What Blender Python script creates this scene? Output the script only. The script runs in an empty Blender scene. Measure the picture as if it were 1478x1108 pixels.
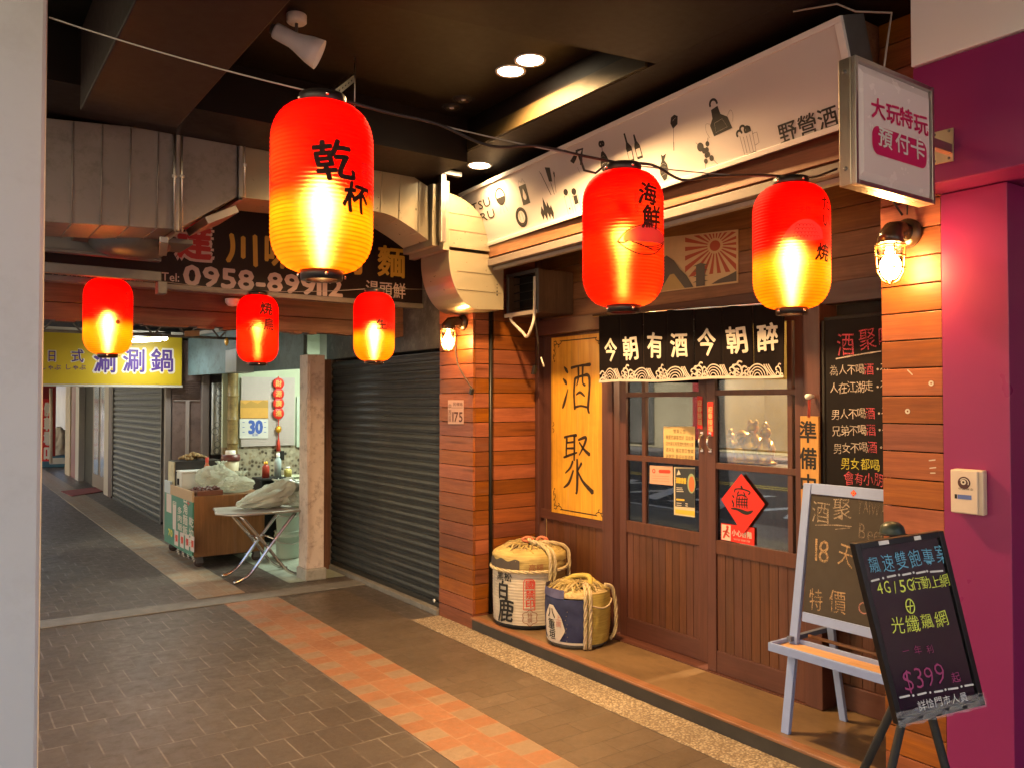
import bpy, bmesh, math, random
from math import sin, cos, pi, radians, sqrt, atan2, atan, asin
from mathutils import Vector, Matrix, noise
random.seed(7)
SC = bpy.context.scene
COL = SC.collection
# ------------------------------------------------------------------ camera
F_PX, HZ, VPX, EYE = 1180.0, 580.0, -95.0, 1.5
YAW = atan((739 - VPX) / F_PX); PIT = atan((HZ - 554) / F_PX)
FW = Vector((sin(YAW) * cos(PIT), cos(YAW) * cos(PIT), sin(PIT)))
RT = Vector((cos(YAW), -sin(YAW), 0)); UP = RT.cross(FW)
CAMP = Vector((0, 0, EYE))
cd = bpy.data.cameras.new('camera'); cam = bpy.data.objects.new('camera', cd); COL.objects.link(cam)
cam.location = CAMP
cam.rotation_euler = Matrix((RT, UP, -FW)).transposed().to_euler()
cd.sensor_fit = 'HORIZONTAL'; cd.sensor_width = 36; cd.lens = 36 * F_PX / 1478
cd.clip_start = 0.02; cd.clip_end = 500
SC.camera = cam
# ------------------------------------------------------------------ world, sun, exposure
W = bpy.data.worlds.new('World'); SC.world = W; W.use_nodes = True
nt = W.node_tree; bg = nt.nodes['Background']
sky = nt.nodes.new('ShaderNodeTexSky'); sky.sky_type = 'NISHITA'; sky.sun_disc = False
SUN_EL, SUN_AZ = radians(48), radians(108)      # azimuth measured clockwise from +Y
sky.sun_elevation = SUN_EL; sky.sun_rotation = SUN_AZ; sky.dust_density = 4; sky.air_density = 1.0
nt.links.new(sky.outputs[0], bg.inputs[0]); bg.inputs[1].default_value = 0.15
sl = bpy.data.lights.new('sun', 'SUN'); sl.energy = 4.2; sl.angle = radians(3); sl.color = (1, .95, .88)
so = bpy.data.objects.new('sun', sl); COL.objects.link(so)
sd = Vector((sin(SUN_AZ) * cos(SUN_EL), cos(SUN_AZ) * cos(SUN_EL), sin(SUN_EL)))
so.rotation_euler = sd.to_track_quat('Z', 'Y').to_euler(); so.location = (12, -6, 16)
SC.view_settings.view_transform = 'Standard'; SC.view_settings.look = 'None'
SC.view_settings.exposure = 2.25; SC.view_settings.gamma = 1; SC.view_settings.use_curve_mapping = False
SC.render.engine = 'CYCLES'
SC.cycles.use_denoising = True
SC.cycles.max_bounces = 8; SC.cycles.diffuse_bounces = 4; SC.cycles.glossy_bounces = 4
SC.cycles.transparent_max_bounces = 12; SC.cycles.sample_clamp_indirect = 4.0
SC.cycles.caustics_reflective = False; SC.cycles.caustics_refractive = False

# ------------------------------------------------------------------ rays of the survey (a photo point met with a known plane)
def ray(px, py): return FW + RT * ((px - 739) / F_PX) + UP * ((554 - py) / F_PX)
def onX(px, py, x): r = ray(px, py); return CAMP + r * (x / r.x)
def onY(px, py, y): r = ray(px, py); return CAMP + r * (y / r.y)
def onZ(px, py, z=0.0): r = ray(px, py); return CAMP + r * ((z - EYE) / r.z)

# ------------------------------------------------------------------ objects
def wloc(o):
    v = Vector((0, 0, 0))
    while o is not None:
        v = v + o.location; o = o.parent
    return v
def tag(o, label=None, cat=None, group=None, kind=None):
    if label: o['label'] = label
    if cat: o['category'] = cat
    if group: o['group'] = group
    if kind: o['kind'] = kind
    return o
def thing(name, loc, label, cat, group=None):
    o = bpy.data.objects.new(name, None); COL.objects.link(o); o.location = Vector(loc)
    o.empty_display_size = .1
    return tag(o, label, cat, group)
def copy_tree(o, parent=None):
    c = o.copy(); COL.objects.link(c)
    if parent is not None: c.parent = parent
    for ch in list(o.children): copy_tree(ch, c)
    return c
class MB:
    def __init__(s): s.v = []; s.f = []; s.sm = []
    def add(s, vs, fs, smooth=False):
        b = len(s.v); s.v += [Vector(p) for p in vs]
        for f in fs: s.f.append([b + i for i in f]); s.sm.append(smooth)
        return s
    def box(s, x0, x1, y0, y1, z0, z1):
        if x0 > x1: x0, x1 = x1, x0
        if y0 > y1: y0, y1 = y1, y0
        if z0 > z1: z0, z1 = z1, z0
        return s.add([(x0,y0,z0),(x1,y0,z0),(x1,y1,z0),(x0,y1,z0),(x0,y0,z1),(x1,y0,z1),(x1,y1,z1),(x0,y1,z1)],
                     [(0,3,2,1),(4,5,6,7),(0,1,5,4),(1,2,6,5),(2,3,7,6),(3,0,4,7)])
    def fbox(s, fr, a0, a1, b0, b1, c0, c1):
        P = [fr(a, b, c) for c in (c0, c1) for (a, b) in ((a0,b0),(a1,b0),(a1,b1),(a0,b1))]
        return s.add(P, [(0,3,2,1),(4,5,6,7),(0,1,5,4),(1,2,6,5),(2,3,7,6),(3,0,4,7)])
    def quad(s, *p): return s.add(p, [tuple(range(len(p)))])
    def prism(s, pts, d):
        n = len(pts); d = Vector(d); pts = [Vector(p) for p in pts]
        s.add(pts + [p + d for p in pts], [tuple(range(n))[::-1], tuple(range(n, 2*n))] + [(i, (i+1) % n, n + (i+1) % n, n + i) for i in range(n)])
        return s
    def tube(s, pts, r, n=8, cap=True, closed=False):
        pts = [Vector(p) for p in pts]; m = len(pts); rs = r if isinstance(r, (list, tuple)) else [r] * m
        vs = []; prev = None
        for i, p in enumerate(pts):
            if closed: t = (pts[(i+1) % m] - pts[i-1])
            else: t = pts[min(i+1, m-1)] - pts[max(i-1, 0)]
            if t.length < 1e-9: t = Vector((0, 0, 1))
            t.normalize()
            if prev is None:
                a = Vector((0,0,1)) if abs(t.z) < .9 else Vector((1,0,0)); u = t.cross(a).normalized()
            else:
                u = prev - t * prev.dot(t)
                u = u.normalized() if u.length > 1e-6 else t.orthogonal().normalized()
            prev = u; w = t.cross(u)
            vs += [p + (u * cos(2*pi*k/n) + w * sin(2*pi*k/n)) * rs[i] for k in range(n)]
        fs = []
        for i in range(m if closed else m - 1):
            j = (i + 1) % m
            fs += [(i*n+k, i*n+(k+1) % n, j*n+(k+1) % n, j*n+k) for k in range(n)]
        s.add(vs, fs, True)
        if cap and not closed:
            b = len(s.v) - len(vs)
            s.f.append([b + k for k in range(n)][::-1]); s.sm.append(False)
            s.f.append([b + (m-1)*n + k for k in range(n)]); s.sm.append(False)
        return s
    def lathe(s, prof, c=(0,0,0), n=32, axis=None, smooth=True):
        c = Vector(c); z = Vector(axis).normalized() if axis else Vector((0,0,1))
        x = z.orthogonal().normalized() if axis else Vector((1,0,0)); y = z.cross(x)
        vs = []
        for r, h in prof:
            vs += [c + z * h + (x * cos(2*pi*k/n) + y * sin(2*pi*k/n)) * max(r, 1e-5) for k in range(n)]
        fs = []
        for i in range(len(prof) - 1):
            fs += [(i*n+k, i*n+(k+1) % n, (i+1)*n+(k+1) % n, (i+1)*n+k) for k in range(n)]
        return s.add(vs, fs, smooth)
    def grid(s, fn, nu, nv, smooth=True):
        vs = [fn(i / nu, j / nv) for j in range(nv + 1) for i in range(nu + 1)]
        return s.add(vs, [(j*(nu+1)+i, j*(nu+1)+i+1, (j+1)*(nu+1)+i+1, (j+1)*(nu+1)+i) for j in range(nv) for i in range(nu)], smooth)
    def build(s, name, mat, parent=None, bevel=0, solid=0, merge=False, local=False):
        me = bpy.data.meshes.new(name); o = bpy.data.objects.new(name, me); COL.objects.link(o)
        if parent is not None:
            off = Vector((0, 0, 0)) if local else wloc(parent); o.parent = parent
        else:
            xs = [p.x for p in s.v]; ys = [p.y for p in s.v]; zs = [p.z for p in s.v]
            off = Vector(((min(xs)+max(xs))/2, (min(ys)+max(ys))/2, min(zs))); o.location = off
        me.from_pydata([tuple(p - off) for p in s.v], [], s.f)
        me.polygons.foreach_set('use_smooth', s.sm)
        bm = bmesh.new(); bm.from_mesh(me)
        if merge: bmesh.ops.remove_doubles(bm, verts=bm.verts, dist=1e-5)
        bmesh.ops.recalc_face_normals(bm, faces=bm.faces)
        bm.to_mesh(me); bm.free(); me.update()
        me.materials.append(mat)
        if solid:
            m = o.modifiers.new('solid', 'SOLIDIFY'); m.thickness = solid; m.offset = 0
        if bevel:
            m = o.modifiers.new('bevel', 'BEVEL'); m.width = bevel; m.segments = 2; m.limit_method = 'ANGLE'; m.angle_limit = radians(50)
        return o
def frame(o, u, v, n=None):
    o = Vector(o); u = Vector(u).normalized(); v = Vector(v).normalized()
    n = Vector(n).normalized() if n is not None else u.cross(v)
    return lambda a, b, c=0.0: o + u * a + v * b + n * c
def quadframe(bl, br, tl, tr):
    bl, br, tl, tr = map(Vector, (bl, br, tl, tr)); n = ((br-bl).cross(tl-bl)).normalized()
    w = ((br-bl).length + (tr-tl).length)/2; h = ((tl-bl).length + (tr-br).length)/2
    return (lambda a, b, c=0.0: bl*(1-a/w)*(1-b/h) + br*(a/w)*(1-b/h) + tl*(1-a/w)*(b/h) + tr*(a/w)*(b/h) + n*c), w, h
# facade frames: right along -Y (as one faces +X), up +Z, normal -X
def face_x(x, y, z=0): return frame((x, y, z), (0,-1,0), (0,0,1), (-1,0,0))
def face_y(x, y, z=0): return frame((x, y, z), (1,0,0), (0,0,1), (0,-1,0))

# ------------------------------------------------------------------ lettering
GL = {}
def glyph(ch, bold=0.0):
    k = (ch, bold)
    if k in GL: return GL[k]
    c = bpy.data.curves.new('g', 'FONT'); c.body = ch; c.size = 1; c.resolution_u = 2; c.offset = bold; c.fill_mode = 'FRONT'
    o = bpy.data.objects.new('g', c); COL.objects.link(o)
    dg = bpy.context.evaluated_depsgraph_get(); dg.update()
    m = bpy.data.meshes.new_from_object(o.evaluated_get(dg))
    vs = [(v.co.x, v.co.y) for v in m.vertices]; fs = [tuple(p.vertices) for p in m.polygons]
    bpy.data.objects.remove(o); bpy.data.curves.remove(c); bpy.data.meshes.remove(m)
    if vs:
        x0 = min(v[0] for v in vs); x1 = max(v[0] for v in vs)
    else: x0, x1 = 0, .3
    GL[k] = (vs, fs, x0, x1); return GL[k]
def wide(ch): return ord(ch) > 0x2e00
def write(mb, fr, s, x, y, size, bold=0.0, align='C', vert=False, pitch=1.02, jit=0.0, sx=1.0, shear=0.0, c=0.0015, sub=0, slope=0.0, mirror=False):
    """print a line of characters; x,y = centre (or left) of the line's middle"""
    rnd = random.Random(hash(s) % 9973 if False else sum(map(ord, s)))
    cells = []; cur = 0
    for ch in s:
        if ch == ' ': cur += (.5 if not vert else .5) * pitch; continue
        vs, fs, x0, x1 = glyph(ch, bold if bold < 0 else 0)
        wch = pitch if (wide(ch) or vert) else (x1 - x0 + .09) * pitch * 1.0
        cells.append((ch, cur, wch)); cur += wch
    tot = cur
    for ch, p, wch in cells:
        vs, fs, x0, x1 = glyph(ch, bold if bold < 0 else 0)
        if not vs: continue
        ys = [v[1] for v in vs]
        gx = (x0 + x1) / 2; gy = .36 if wide(ch) else .35
        rot = rnd.uniform(-1, 1) * jit * 1.2; sc = 1 + rnd.uniform(-1, 1) * jit * 1.6
        dx = rnd.uniform(-1, 1) * jit * .35; dy = rnd.uniform(-1, 1) * jit * .7; ph = rnd.uniform(0, 6)
        if vert: ox, oy = 0, -(p + wch/2) + tot/2
        else: ox, oy = (p + wch/2) - (tot/2 if align == 'C' else 0), 0
        bmv = vs; bmf = fs
        if sub:
            bm = bmesh.new(); lv = [bm.verts.new((v[0], v[1], 0)) for v in vs]
            for f in fs:
                try: bm.faces.new([lv[i] for i in f])
                except ValueError: pass
            bmesh.ops.triangulate(bm, faces=bm.faces)
            for _ in range(3):
                es = [e for e in bm.edges if e.calc_length() > sub]
                if not es: break
                bmesh.ops.subdivide_edges(bm, edges=es, cuts=1)
                bmesh.ops.triangulate(bm, faces=bm.faces)
            bm.verts.index_update()
            bmv = [(v.co.x, v.co.y) for v in bm.verts]; bmf = [tuple(v.index for v in f.verts) for f in bm.faces]; bm.free()
        out = []
        for (a, b) in bmv:
            a -= gx; b -= gy
            if jit:
                a += jit * .5 * sin(b * 5 + ph); b += jit * .5 * sin(a * 4.3 + ph * 1.7)
            a, b = (a * cos(rot) - b * sin(rot)) * sc, (a * sin(rot) + b * cos(rot)) * sc
            a += shear * b
            if mirror: a = -a
            X = (a * sx + (ox + dx) * (sx if not vert else 1)) * size; Y = (b + oy + dy) * size
            out.append((x + X, y + Y + slope * X))
        if bold > .006:                                   # a bolder face: the outline struck several times, each a hair prouder
            for j in range(7):
                dx_, dy_ = (0, 0) if j == 6 else (cos(j*pi/3) * bold * size, sin(j*pi/3) * bold * size)
                mb.add([fr(a + dx_, b + dy_, c + j * .00012) for a, b in out], bmf)
        else: mb.add([fr(a, b, c) for a, b in out], bmf)
    return tot * size
def smooth_pts(pts, n=6):
    if len(pts) < 3: return [tuple(p) for p in pts]
    P = [Vector(p) for p in pts]; out = []
    for i in range(len(P) - 1):
        p0 = P[max(i-1, 0)]; p1 = P[i]; p2 = P[i+1]; p3 = P[min(i+2, len(P)-1)]
        for k in range(n):
            t = k / n
            out.append(tuple(.5 * ((2*p1) + (p2-p0)*t + (2*p0-5*p1+4*p2-p3)*t*t + (3*p1-p0-3*p2+p3)*t*t*t)))
    out.append(tuple(P[-1])); return out
def stroke(mb, fr, pts, w, c=0.0015, sc=1.0, ox=0, oy=0, smooth=True, rough=0.0):
    """brush or chalk line in a 2-D frame; pts (x,y[,width factor])"""
    pts = [(p[0], p[1], p[2] if len(p) > 2 else 1.0) for p in pts]
    q = smooth_pts(pts) if smooth and len(pts) > 2 else pts
    if len(q) == 2:
        q = [tuple(q[0][k] + (q[1][k]-q[0][k])*t/4 for k in range(3)) for t in range(5)]
    n = len(q); L = []; R = []
    for i in range(n):
        a = q[max(i-1, 0)]; b = q[min(i+1, n-1)]
        tx, ty = b[0]-a[0], b[1]-a[1]; l = sqrt(tx*tx+ty*ty) or 1; nx, ny = -ty/l, tx/l
        ww = w * .5 * q[i][2] * (1 + rough * random.uniform(-1, 1))
        L.append((q[i][0] + nx*ww, q[i][1] + ny*ww)); R.append((q[i][0] - nx*ww, q[i][1] - ny*ww))
    tx, ty = q[0][0]-q[1][0], q[0][1]-q[1][1]; l = sqrt(tx*tx+ty*ty) or 1
    e0 = (q[0][0] + tx/l*w*.35*q[0][2], q[0][1] + ty/l*w*.35*q[0][2])
    tx, ty = q[-1][0]-q[-2][0], q[-1][1]-q[-2][1]; l = sqrt(tx*tx+ty*ty) or 1
    e1 = (q[-1][0] + tx/l*w*.35*q[-1][2], q[-1][1] + ty/l*w*.35*q[-1][2])
    V = [fr(ox + p[0]*sc, oy + p[1]*sc, c) for p in L + R + [e0, e1]]
    F = [(i, n+i, n+i+1, i+1) for i in range(n-1)] + [(0, 2*n, n), (n-1, 2*n-1, 2*n+1)]
    mb.add(V, F); return mb
def poly(mb, fr, pts, c=0.0015, sc=1.0, ox=0, oy=0):
    mb.add([fr(ox + p[0]*sc, oy + p[1]*sc, c) for p in pts], [tuple(range(len(pts)))]); return mb
def disc(mb, fr, x, y, r, c=0.0015, n=20, ry=None, a0=0, a1=2*pi):
    ry = ry or r
    full = abs(a1 - a0 - 2*pi) < 1e-6
    P = [(x + r*cos(a0 + (a1-a0)*k/n), y + ry*sin(a0 + (a1-a0)*k/n)) for k in range(n + (0 if full else 1))]
    return poly(mb, fr, P, c)
def ring(mb, fr, x, y, r, w, c=0.0015, n=28, a0=0, a1=2*pi, ry=None):
    k = (ry or r) / r
    P = [(x + r*cos(a0+(a1-a0)*i/n), y + r*k*sin(a0+(a1-a0)*i/n)) for i in range(n+1)]
    return stroke(mb, fr, P, w, c, smooth=False)

# ------------------------------------------------------------------ materials
def mat(name):
    m = bpy.data.materials.new(name); m.use_nodes = True; n = m.node_tree; n.nodes.clear()
    out = n.nodes.new('ShaderNodeOutputMaterial'); p = n.nodes.new('ShaderNodeBsdfPrincipled')
    n.links.new(p.outputs[0], out.inputs[0]); return m, n, p, out
def N(n, t, **kw):
    x = n.nodes.new('ShaderNode' + t)
    for k, v in kw.items(): setattr(x, k, v)
    return x
def pos(n, scale=(1,1,1), src='world', rot=(0,0,0)):
    if src == 'world': s = N(n, 'NewGeometry').outputs['Position']
    else: s = N(n, 'TexCoord').outputs['Object']
    mp = N(n, 'Mapping'); mp.inputs['Scale'].default_value = scale; mp.inputs['Rotation'].default_value = rot
    n.links.new(s, mp.inputs[0]); return mp.outputs[0]
def noise_t(n, vec, scale, detail=4, rough=.55, dist=0.0):
    t = N(n, 'TexNoise'); t.inputs['Scale'].default_value = scale; t.inputs['Detail'].default_value = detail
    t.inputs['Roughness'].default_value = rough; t.inputs['Distortion'].default_value = dist
    n.links.new(vec, t.inputs['Vector']); return t.outputs['Fac']
def ramp(n, fac, stops):
    r = N(n, 'ValToRGB'); e = r.color_ramp.elements
    while len(e) < len(stops): e.new(.5)
    for i, (p, c) in enumerate(stops):
        e[i].position = p; e[i].color = (*c, 1) if len(c) == 3 else c
    n.links.new(fac, r.inputs[0]); return r.outputs[0]
def mrange(n, fac, a, b, c, d):
    r = N(n, 'MapRange'); r.inputs[1].default_value = a; r.inputs[2].default_value = b; r.inputs[3].default_value = c; r.inputs[4].default_value = d
    n.links.new(fac, r.inputs[0]); return r.outputs[0]
def mixc(n, fac, a, b, mode='MIX'):
    m = N(n, 'Mix', data_type='RGBA', blend_type=mode)
    for s, v in ((0, fac), (6, a), (7, b)):
        if isinstance(v, (int, float)): m.inputs[s].default_value = v
        elif isinstance(v, tuple): m.inputs[s].default_value = (*v, 1)
        else: n.links.new(v, m.inputs[s])
    return m.outputs[2]
def bump(n, p, h, strength=.3, dist=.002):
    b = N(n, 'Bump'); b.inputs['Strength'].default_value = strength; b.inputs['Distance'].default_value = dist
    n.links.new(h, b.inputs['Height']); n.links.new(b.outputs[0], p.inputs['Normal'])
def sc3(c, k): return tuple(x * k for x in c)
def paint(name, col, rough=.5, var=.15, scale=6, metal=0.0, bmp=.15, src='world', spec=.5, dirt=None, stretch=(1,1,1)):
    m, n, p, o = mat(name)
    v = pos(n, stretch, src); a = noise_t(n, v, scale, 5, .6); b = noise_t(n, v, scale * 9, 3)
    c = ramp(n, a, [(.25, sc3(col, 1 - var)), (.75, sc3(col, 1 + var * .6))])
    if dirt: c = mixc(n, mrange(n, noise_t(n, v, scale * 2.3, 8, .75), .5, .72, 0, .75), c, dirt)
    n.links.new(c, p.inputs['Base Color'])
    n.links.new(mrange(n, b, .15, .85, max(rough - .05, .03), min(rough + .06, 1)), p.inputs['Roughness'])
    p.inputs['Metallic'].default_value = metal; p.inputs['Specular IOR Level'].default_value = spec
    if bmp: bump(n, p, b, bmp, .001)
    return m
def flat(name, col, rough=.6, metal=0.0):
    return paint(name, col, rough, .06, 20, metal, 0)
def wood(name, dark, light, axis='Y', scale=1.0, rough=.45, isl=.35, rnd=True, fine=1.0):
    m, n, p, o = mat(name)
    st = {'X': (1.2, 22, 22), 'Y': (22, 1.2, 22), 'Z': (22, 22, 1.2)}[axis]
    st = tuple(s * scale for s in st)
    g = N(n, 'NewGeometry'); add = N(n, 'VectorMath', operation='ADD'); mul = N(n, 'VectorMath', operation='SCALE'); mul.inputs['Scale'].default_value = 37.0
    cmb = N(n, 'CombineXYZ')
    for i in range(3): n.links.new(g.outputs['Random Per Island'], cmb.inputs[i])
    n.links.new(cmb.outputs[0], mul.inputs[0])
    n.links.new(g.outputs['Position'], add.inputs[0]); n.links.new(mul.outputs[0], add.inputs[1])
    mp = N(n, 'Mapping'); mp.inputs['Scale'].default_value = st
    n.links.new(add.outputs[0], mp.inputs[0])
    a = noise_t(n, mp.outputs[0], 1.6, 6, .6, .6); b = noise_t(n, mp.outputs[0], 7, 3, .6)
    c = ramp(n, a, [(.28, dark), (.5, tuple((x+y)/2 for x, y in zip(dark, light))), (.72, light)])
    c = mixc(n, mrange(n, b, .35, .65, 0, .35 * fine), c, sc3(dark, .6))
    if rnd:
        hv = mrange(n, g.outputs['Random Per Island'], 0, 1, 1 - isl, 1 + isl * .6)
        hs = N(n, 'HueSaturation'); n.links.new(hv, hs.inputs['Value']); ws = N(n, 'TexWhiteNoise', noise_dimensions='1D'); n.links.new(g.outputs['Random Per Island'], ws.inputs['W']); n.links.new(mrange(n, ws.outputs[0], 0, 1, .488, .508), hs.inputs['Hue']); n.links.new(mrange(n, ws.outputs[0], 0, 1, .86, 1.03), hs.inputs['Saturation']); n.links.new(c, hs.inputs['Color']); c = hs.outputs[0]
    blot = noise_t(n, g.outputs['Position'], 4, 4, .6)
    c = mixc(n, mrange(n, blot, .52, .75, 0, .45), c, sc3(dark, .55))
    wear = noise_t(n, mp.outputs[0], .55, 8, .72); c = mixc(n, mrange(n, wear, .56, .70, 0, .38), c, tuple(.45*x + .55*sum(light)/3 for x in light))
    knot = N(n, 'TexVoronoi'); knot.inputs['Scale'].default_value = .55; n.links.new(mp.outputs[0], knot.inputs['Vector']); c = mixc(n, mrange(n, knot.outputs['Distance'], .05, .16, .7, 0), c, sc3(dark, .35))
    n.links.new(c, p.inputs['Base Color'])
    n.links.new(mrange(n, b, .3, .7, rough - .08, rough + .14), p.inputs['Roughness'])
    bump(n, p, a, .25, .002)
    return m
def chalk(name, col):
    m, n, p, o = mat(name); p.inputs['Base Color'].default_value = (*col, 1); p.inputs['Roughness'].default_value = .9; p.inputs['Specular IOR Level'].default_value = .1
    a = noise_t(n, pos(n), 260, 3, .8); b = noise_t(n, pos(n), 16, 3, .6); mu = N(n, 'Math', operation='ADD'); n.links.new(mrange(n, a, .30, .62, .15, .85), mu.inputs[0]); n.links.new(mrange(n, b, .3, .7, -.22, .2), mu.inputs[1])
    n.links.new(mu.outputs[0], p.inputs['Alpha']); return m
def metal_m(name, col, rough=.35, axis=None, var=.1, dirt=None):
    m = paint(name, col, rough, var * .5, 4, 1.0, .02, dirt=dirt, stretch=(1,1,1))
    return m
def emis(name, col, s):
    m, n, p, o = mat(name); n.nodes.remove(p); e = N(n, 'Emission'); e.inputs[0].default_value = (*col, 1); e.inputs[1].default_value = s
    n.links.new(e.outputs[0], o.inputs[0]); return m
def glass(name, tint=(.9,.93,.9), refl=1.0):
    m, n, p, o = mat(name); n.nodes.remove(p)
    t = N(n, 'BsdfTransparent'); t.inputs[0].default_value = (*tint, 1)
    g = N(n, 'BsdfGlossy'); g.inputs['Roughness'].default_value = .015; g.inputs[0].default_value = (1,1,1,1)
    f = N(n, 'Fresnel'); f.inputs[0].default_value = 1.55
    mx = N(n, 'MixShader'); n.links.new(mrange(n, f.outputs[0], 0, 1, .06 * refl, 1), mx.inputs[0]); n.links.new(t.outputs[0], mx.inputs[1]); n.links.new(g.outputs[0], mx.inputs[2])
    n.links.new(mx.outputs[0], o.inputs[0]); return m
# ------------------------------------------------------------------ the materials of the place
def tile_floor(name, c1, c2, mort, bw, rh, ms=.006, rough=.5, off=.5, bias=0.0, warm=None):
    m, n, p, o = mat(name)
    g = N(n, 'NewGeometry').outputs['Position']
    b = N(n, 'TexBrick'); b.offset = off; b.inputs['Scale'].default_value = 1; b.inputs['Brick Width'].default_value = bw; b.inputs['Row Height'].default_value = rh
    b.inputs['Mortar Size'].default_value = ms; b.inputs['Mortar Smooth'].default_value = .3; b.inputs['Bias'].default_value = bias
    b.inputs['Color1'].default_value = (*c1, 1); b.inputs['Color2'].default_value = (*c2, 1); b.inputs['Mortar'].default_value = (*mort, 1)
    wob = N(n, 'VectorMath', operation='ADD'); nz = N(n, 'TexNoise'); nz.inputs['Scale'].default_value = 3
    sc = N(n, 'VectorMath', operation='SCALE'); sc.inputs['Scale'].default_value = .012
    n.links.new(g, nz.inputs['Vector']); n.links.new(nz.outputs['Color'], sc.inputs[0]); n.links.new(g, wob.inputs[0]); n.links.new(sc.outputs[0], wob.inputs[1])
    n.links.new(wob.outputs[0], b.inputs['Vector'])
    d = noise_t(n, g, 1.1, 6, .65); d2 = noise_t(n, g, 14, 5, .7); d3 = noise_t(n, g, 160, 3, .7)
    jn = noise_t(n, g, 5, 3)
    jm = N(n, 'Math', operation='MULTIPLY'); n.links.new(mrange(n, jn, .42, .60, .0, .85), jm.inputs[0]); n.links.new(b.outputs['Fac'], jm.inputs[1])
    c = mixc(n, jm.outputs[0], b.outputs['Color'], c1)                                  # joints filled with dirt in places
    gum = N(n, 'TexVoronoi'); gum.inputs['Scale'].default_value = 2.3; n.links.new(g, gum.inputs['Vector'])
    c = mixc(n, mrange(n, gum.outputs['Distance'], .035, .05, .55, 0), c, sc3(c1, .4))   # trodden spots
    st2 = noise_t(n, g, .55, 5, .7, 1.0); c = mixc(n, mrange(n, st2, .52, .66, 0, .5), c, sc3(c1, .5))
    c = mixc(n, mrange(n, d, .38, .7, 0, .5), c, sc3(c1, .55))
    c = mixc(n, mrange(n, d2, .5, .75, 0, .35), c, sc3(c1, .6))
    c = mixc(n, mrange(n, d3, .55, .8, 0, .3), c, sc3(mort, 1.0))
    n.links.new(c, p.inputs['Base Color'])
    n.links.new(mrange(n, d2, .3, .7, rough - .12, rough + .12), p.inputs['Roughness'])
    hh = N(n, 'Math', operation='MULTIPLY_ADD'); n.links.new(b.outputs['Fac'], hh.inputs[0]); hh.inputs[1].default_value = -1.0; n.links.new(d3, hh.inputs[2])
    bump(n, p, hh.outputs[0], .35, .002); return m
M = {}
M['tile'] = tile_floor('grey_floor_tile', (.096,.075,.061), (.120,.095,.077), (.25,.21,.175), .137, .24, .0042, .42)
M['tile_cross'] = tile_floor('brown_cross_tile', (.130,.093,.062), (.165,.120,.083), (.082,.060,.043), .27, .125, .0036, .40)
def strip_tile(name, x0, w, warm, warm2, beige, joint, row=.118):
    m, n, p, o = mat(name); g = N(n, 'NewGeometry').outputs['Position']; sp = N(n, 'SeparateXYZ'); n.links.new(g, sp.inputs[0])
    def mt(op, a, b=None, c=None):
        q = N(n, 'Math', operation=op)
        for i, v in enumerate((a, b, c)):
            if v is None: continue
            if isinstance(v, (int, float)): q.inputs[i].default_value = v
            else: n.links.new(v, q.inputs[i])
        return q.outputs[0]
    u = mt('DIVIDE', mt('SUBTRACT', sp.outputs[0], x0), w / 3); ci = mt('FLOOR', u); fu = mt('FRACT', u)
    mid = mt('COMPARE', ci, 1.0, .2)
    v = mt('DIVIDE', sp.outputs[1], mt('ADD', row, mt('MULTIPLY', mid, row * .9))); vi = mt('FLOOR', v); fv = mt('FRACT', v)
    par = mt('MODULO', mt('ADD', vi, mt('MULTIPLY', ci, .5)), 2.0); par = mt('GREATER_THAN', mt('MODULO', mt('ADD', vi, mt('COMPARE', ci, 2.0, .2)), 2.0), .5)
    isb = mt('MULTIPLY', par, mt('SUBTRACT', 1.0, mid))
    cb = N(n, 'CombineXYZ'); n.links.new(ci, cb.inputs[0]); n.links.new(vi, cb.inputs[1]); wn = N(n, 'TexWhiteNoise'); n.links.new(cb.outputs[0], wn.inputs['Vector'])
    c = mixc(n, wn.outputs[0], warm, warm2); c = mixc(n, isb, c, beige)
    c = mixc(n, mrange(n, noise_t(n, g, 24, 5, .75), .40, .70, 0, .45), c, sc3(beige, .75)); c = mixc(n, mrange(n, noise_t(n, g, 1.3, 5, .7), .45, .70, 0, .45), c, sc3(warm, .5))
    j = mt('MAXIMUM', mt('GREATER_THAN', mt('ABSOLUTE', mt('SUBTRACT', fu, .5)), .478), mt('GREATER_THAN', mt('ABSOLUTE', mt('SUBTRACT', fv, .5)), .478))
    c = mixc(n, mt('MULTIPLY', j, mrange(n, noise_t(n, g, 6, 3), .35, .6, .3, .9)), c, joint)
    n.links.new(c, p.inputs['Base Color']); n.links.new(mrange(n, noise_t(n, g, 30, 4), .3, .7, .36, .58), p.inputs['Roughness']); bump(n, p, mt('SUBTRACT', noise_t(n, g, 140, 3), j), .3, .002); return m
M['strip'] = strip_tile('tan_strip_tile', 1.78, .40, (.36,.160,.080), (.31,.132,.064), (.285,.195,.125), (.36,.21,.125))
M['pebble'] = None
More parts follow.
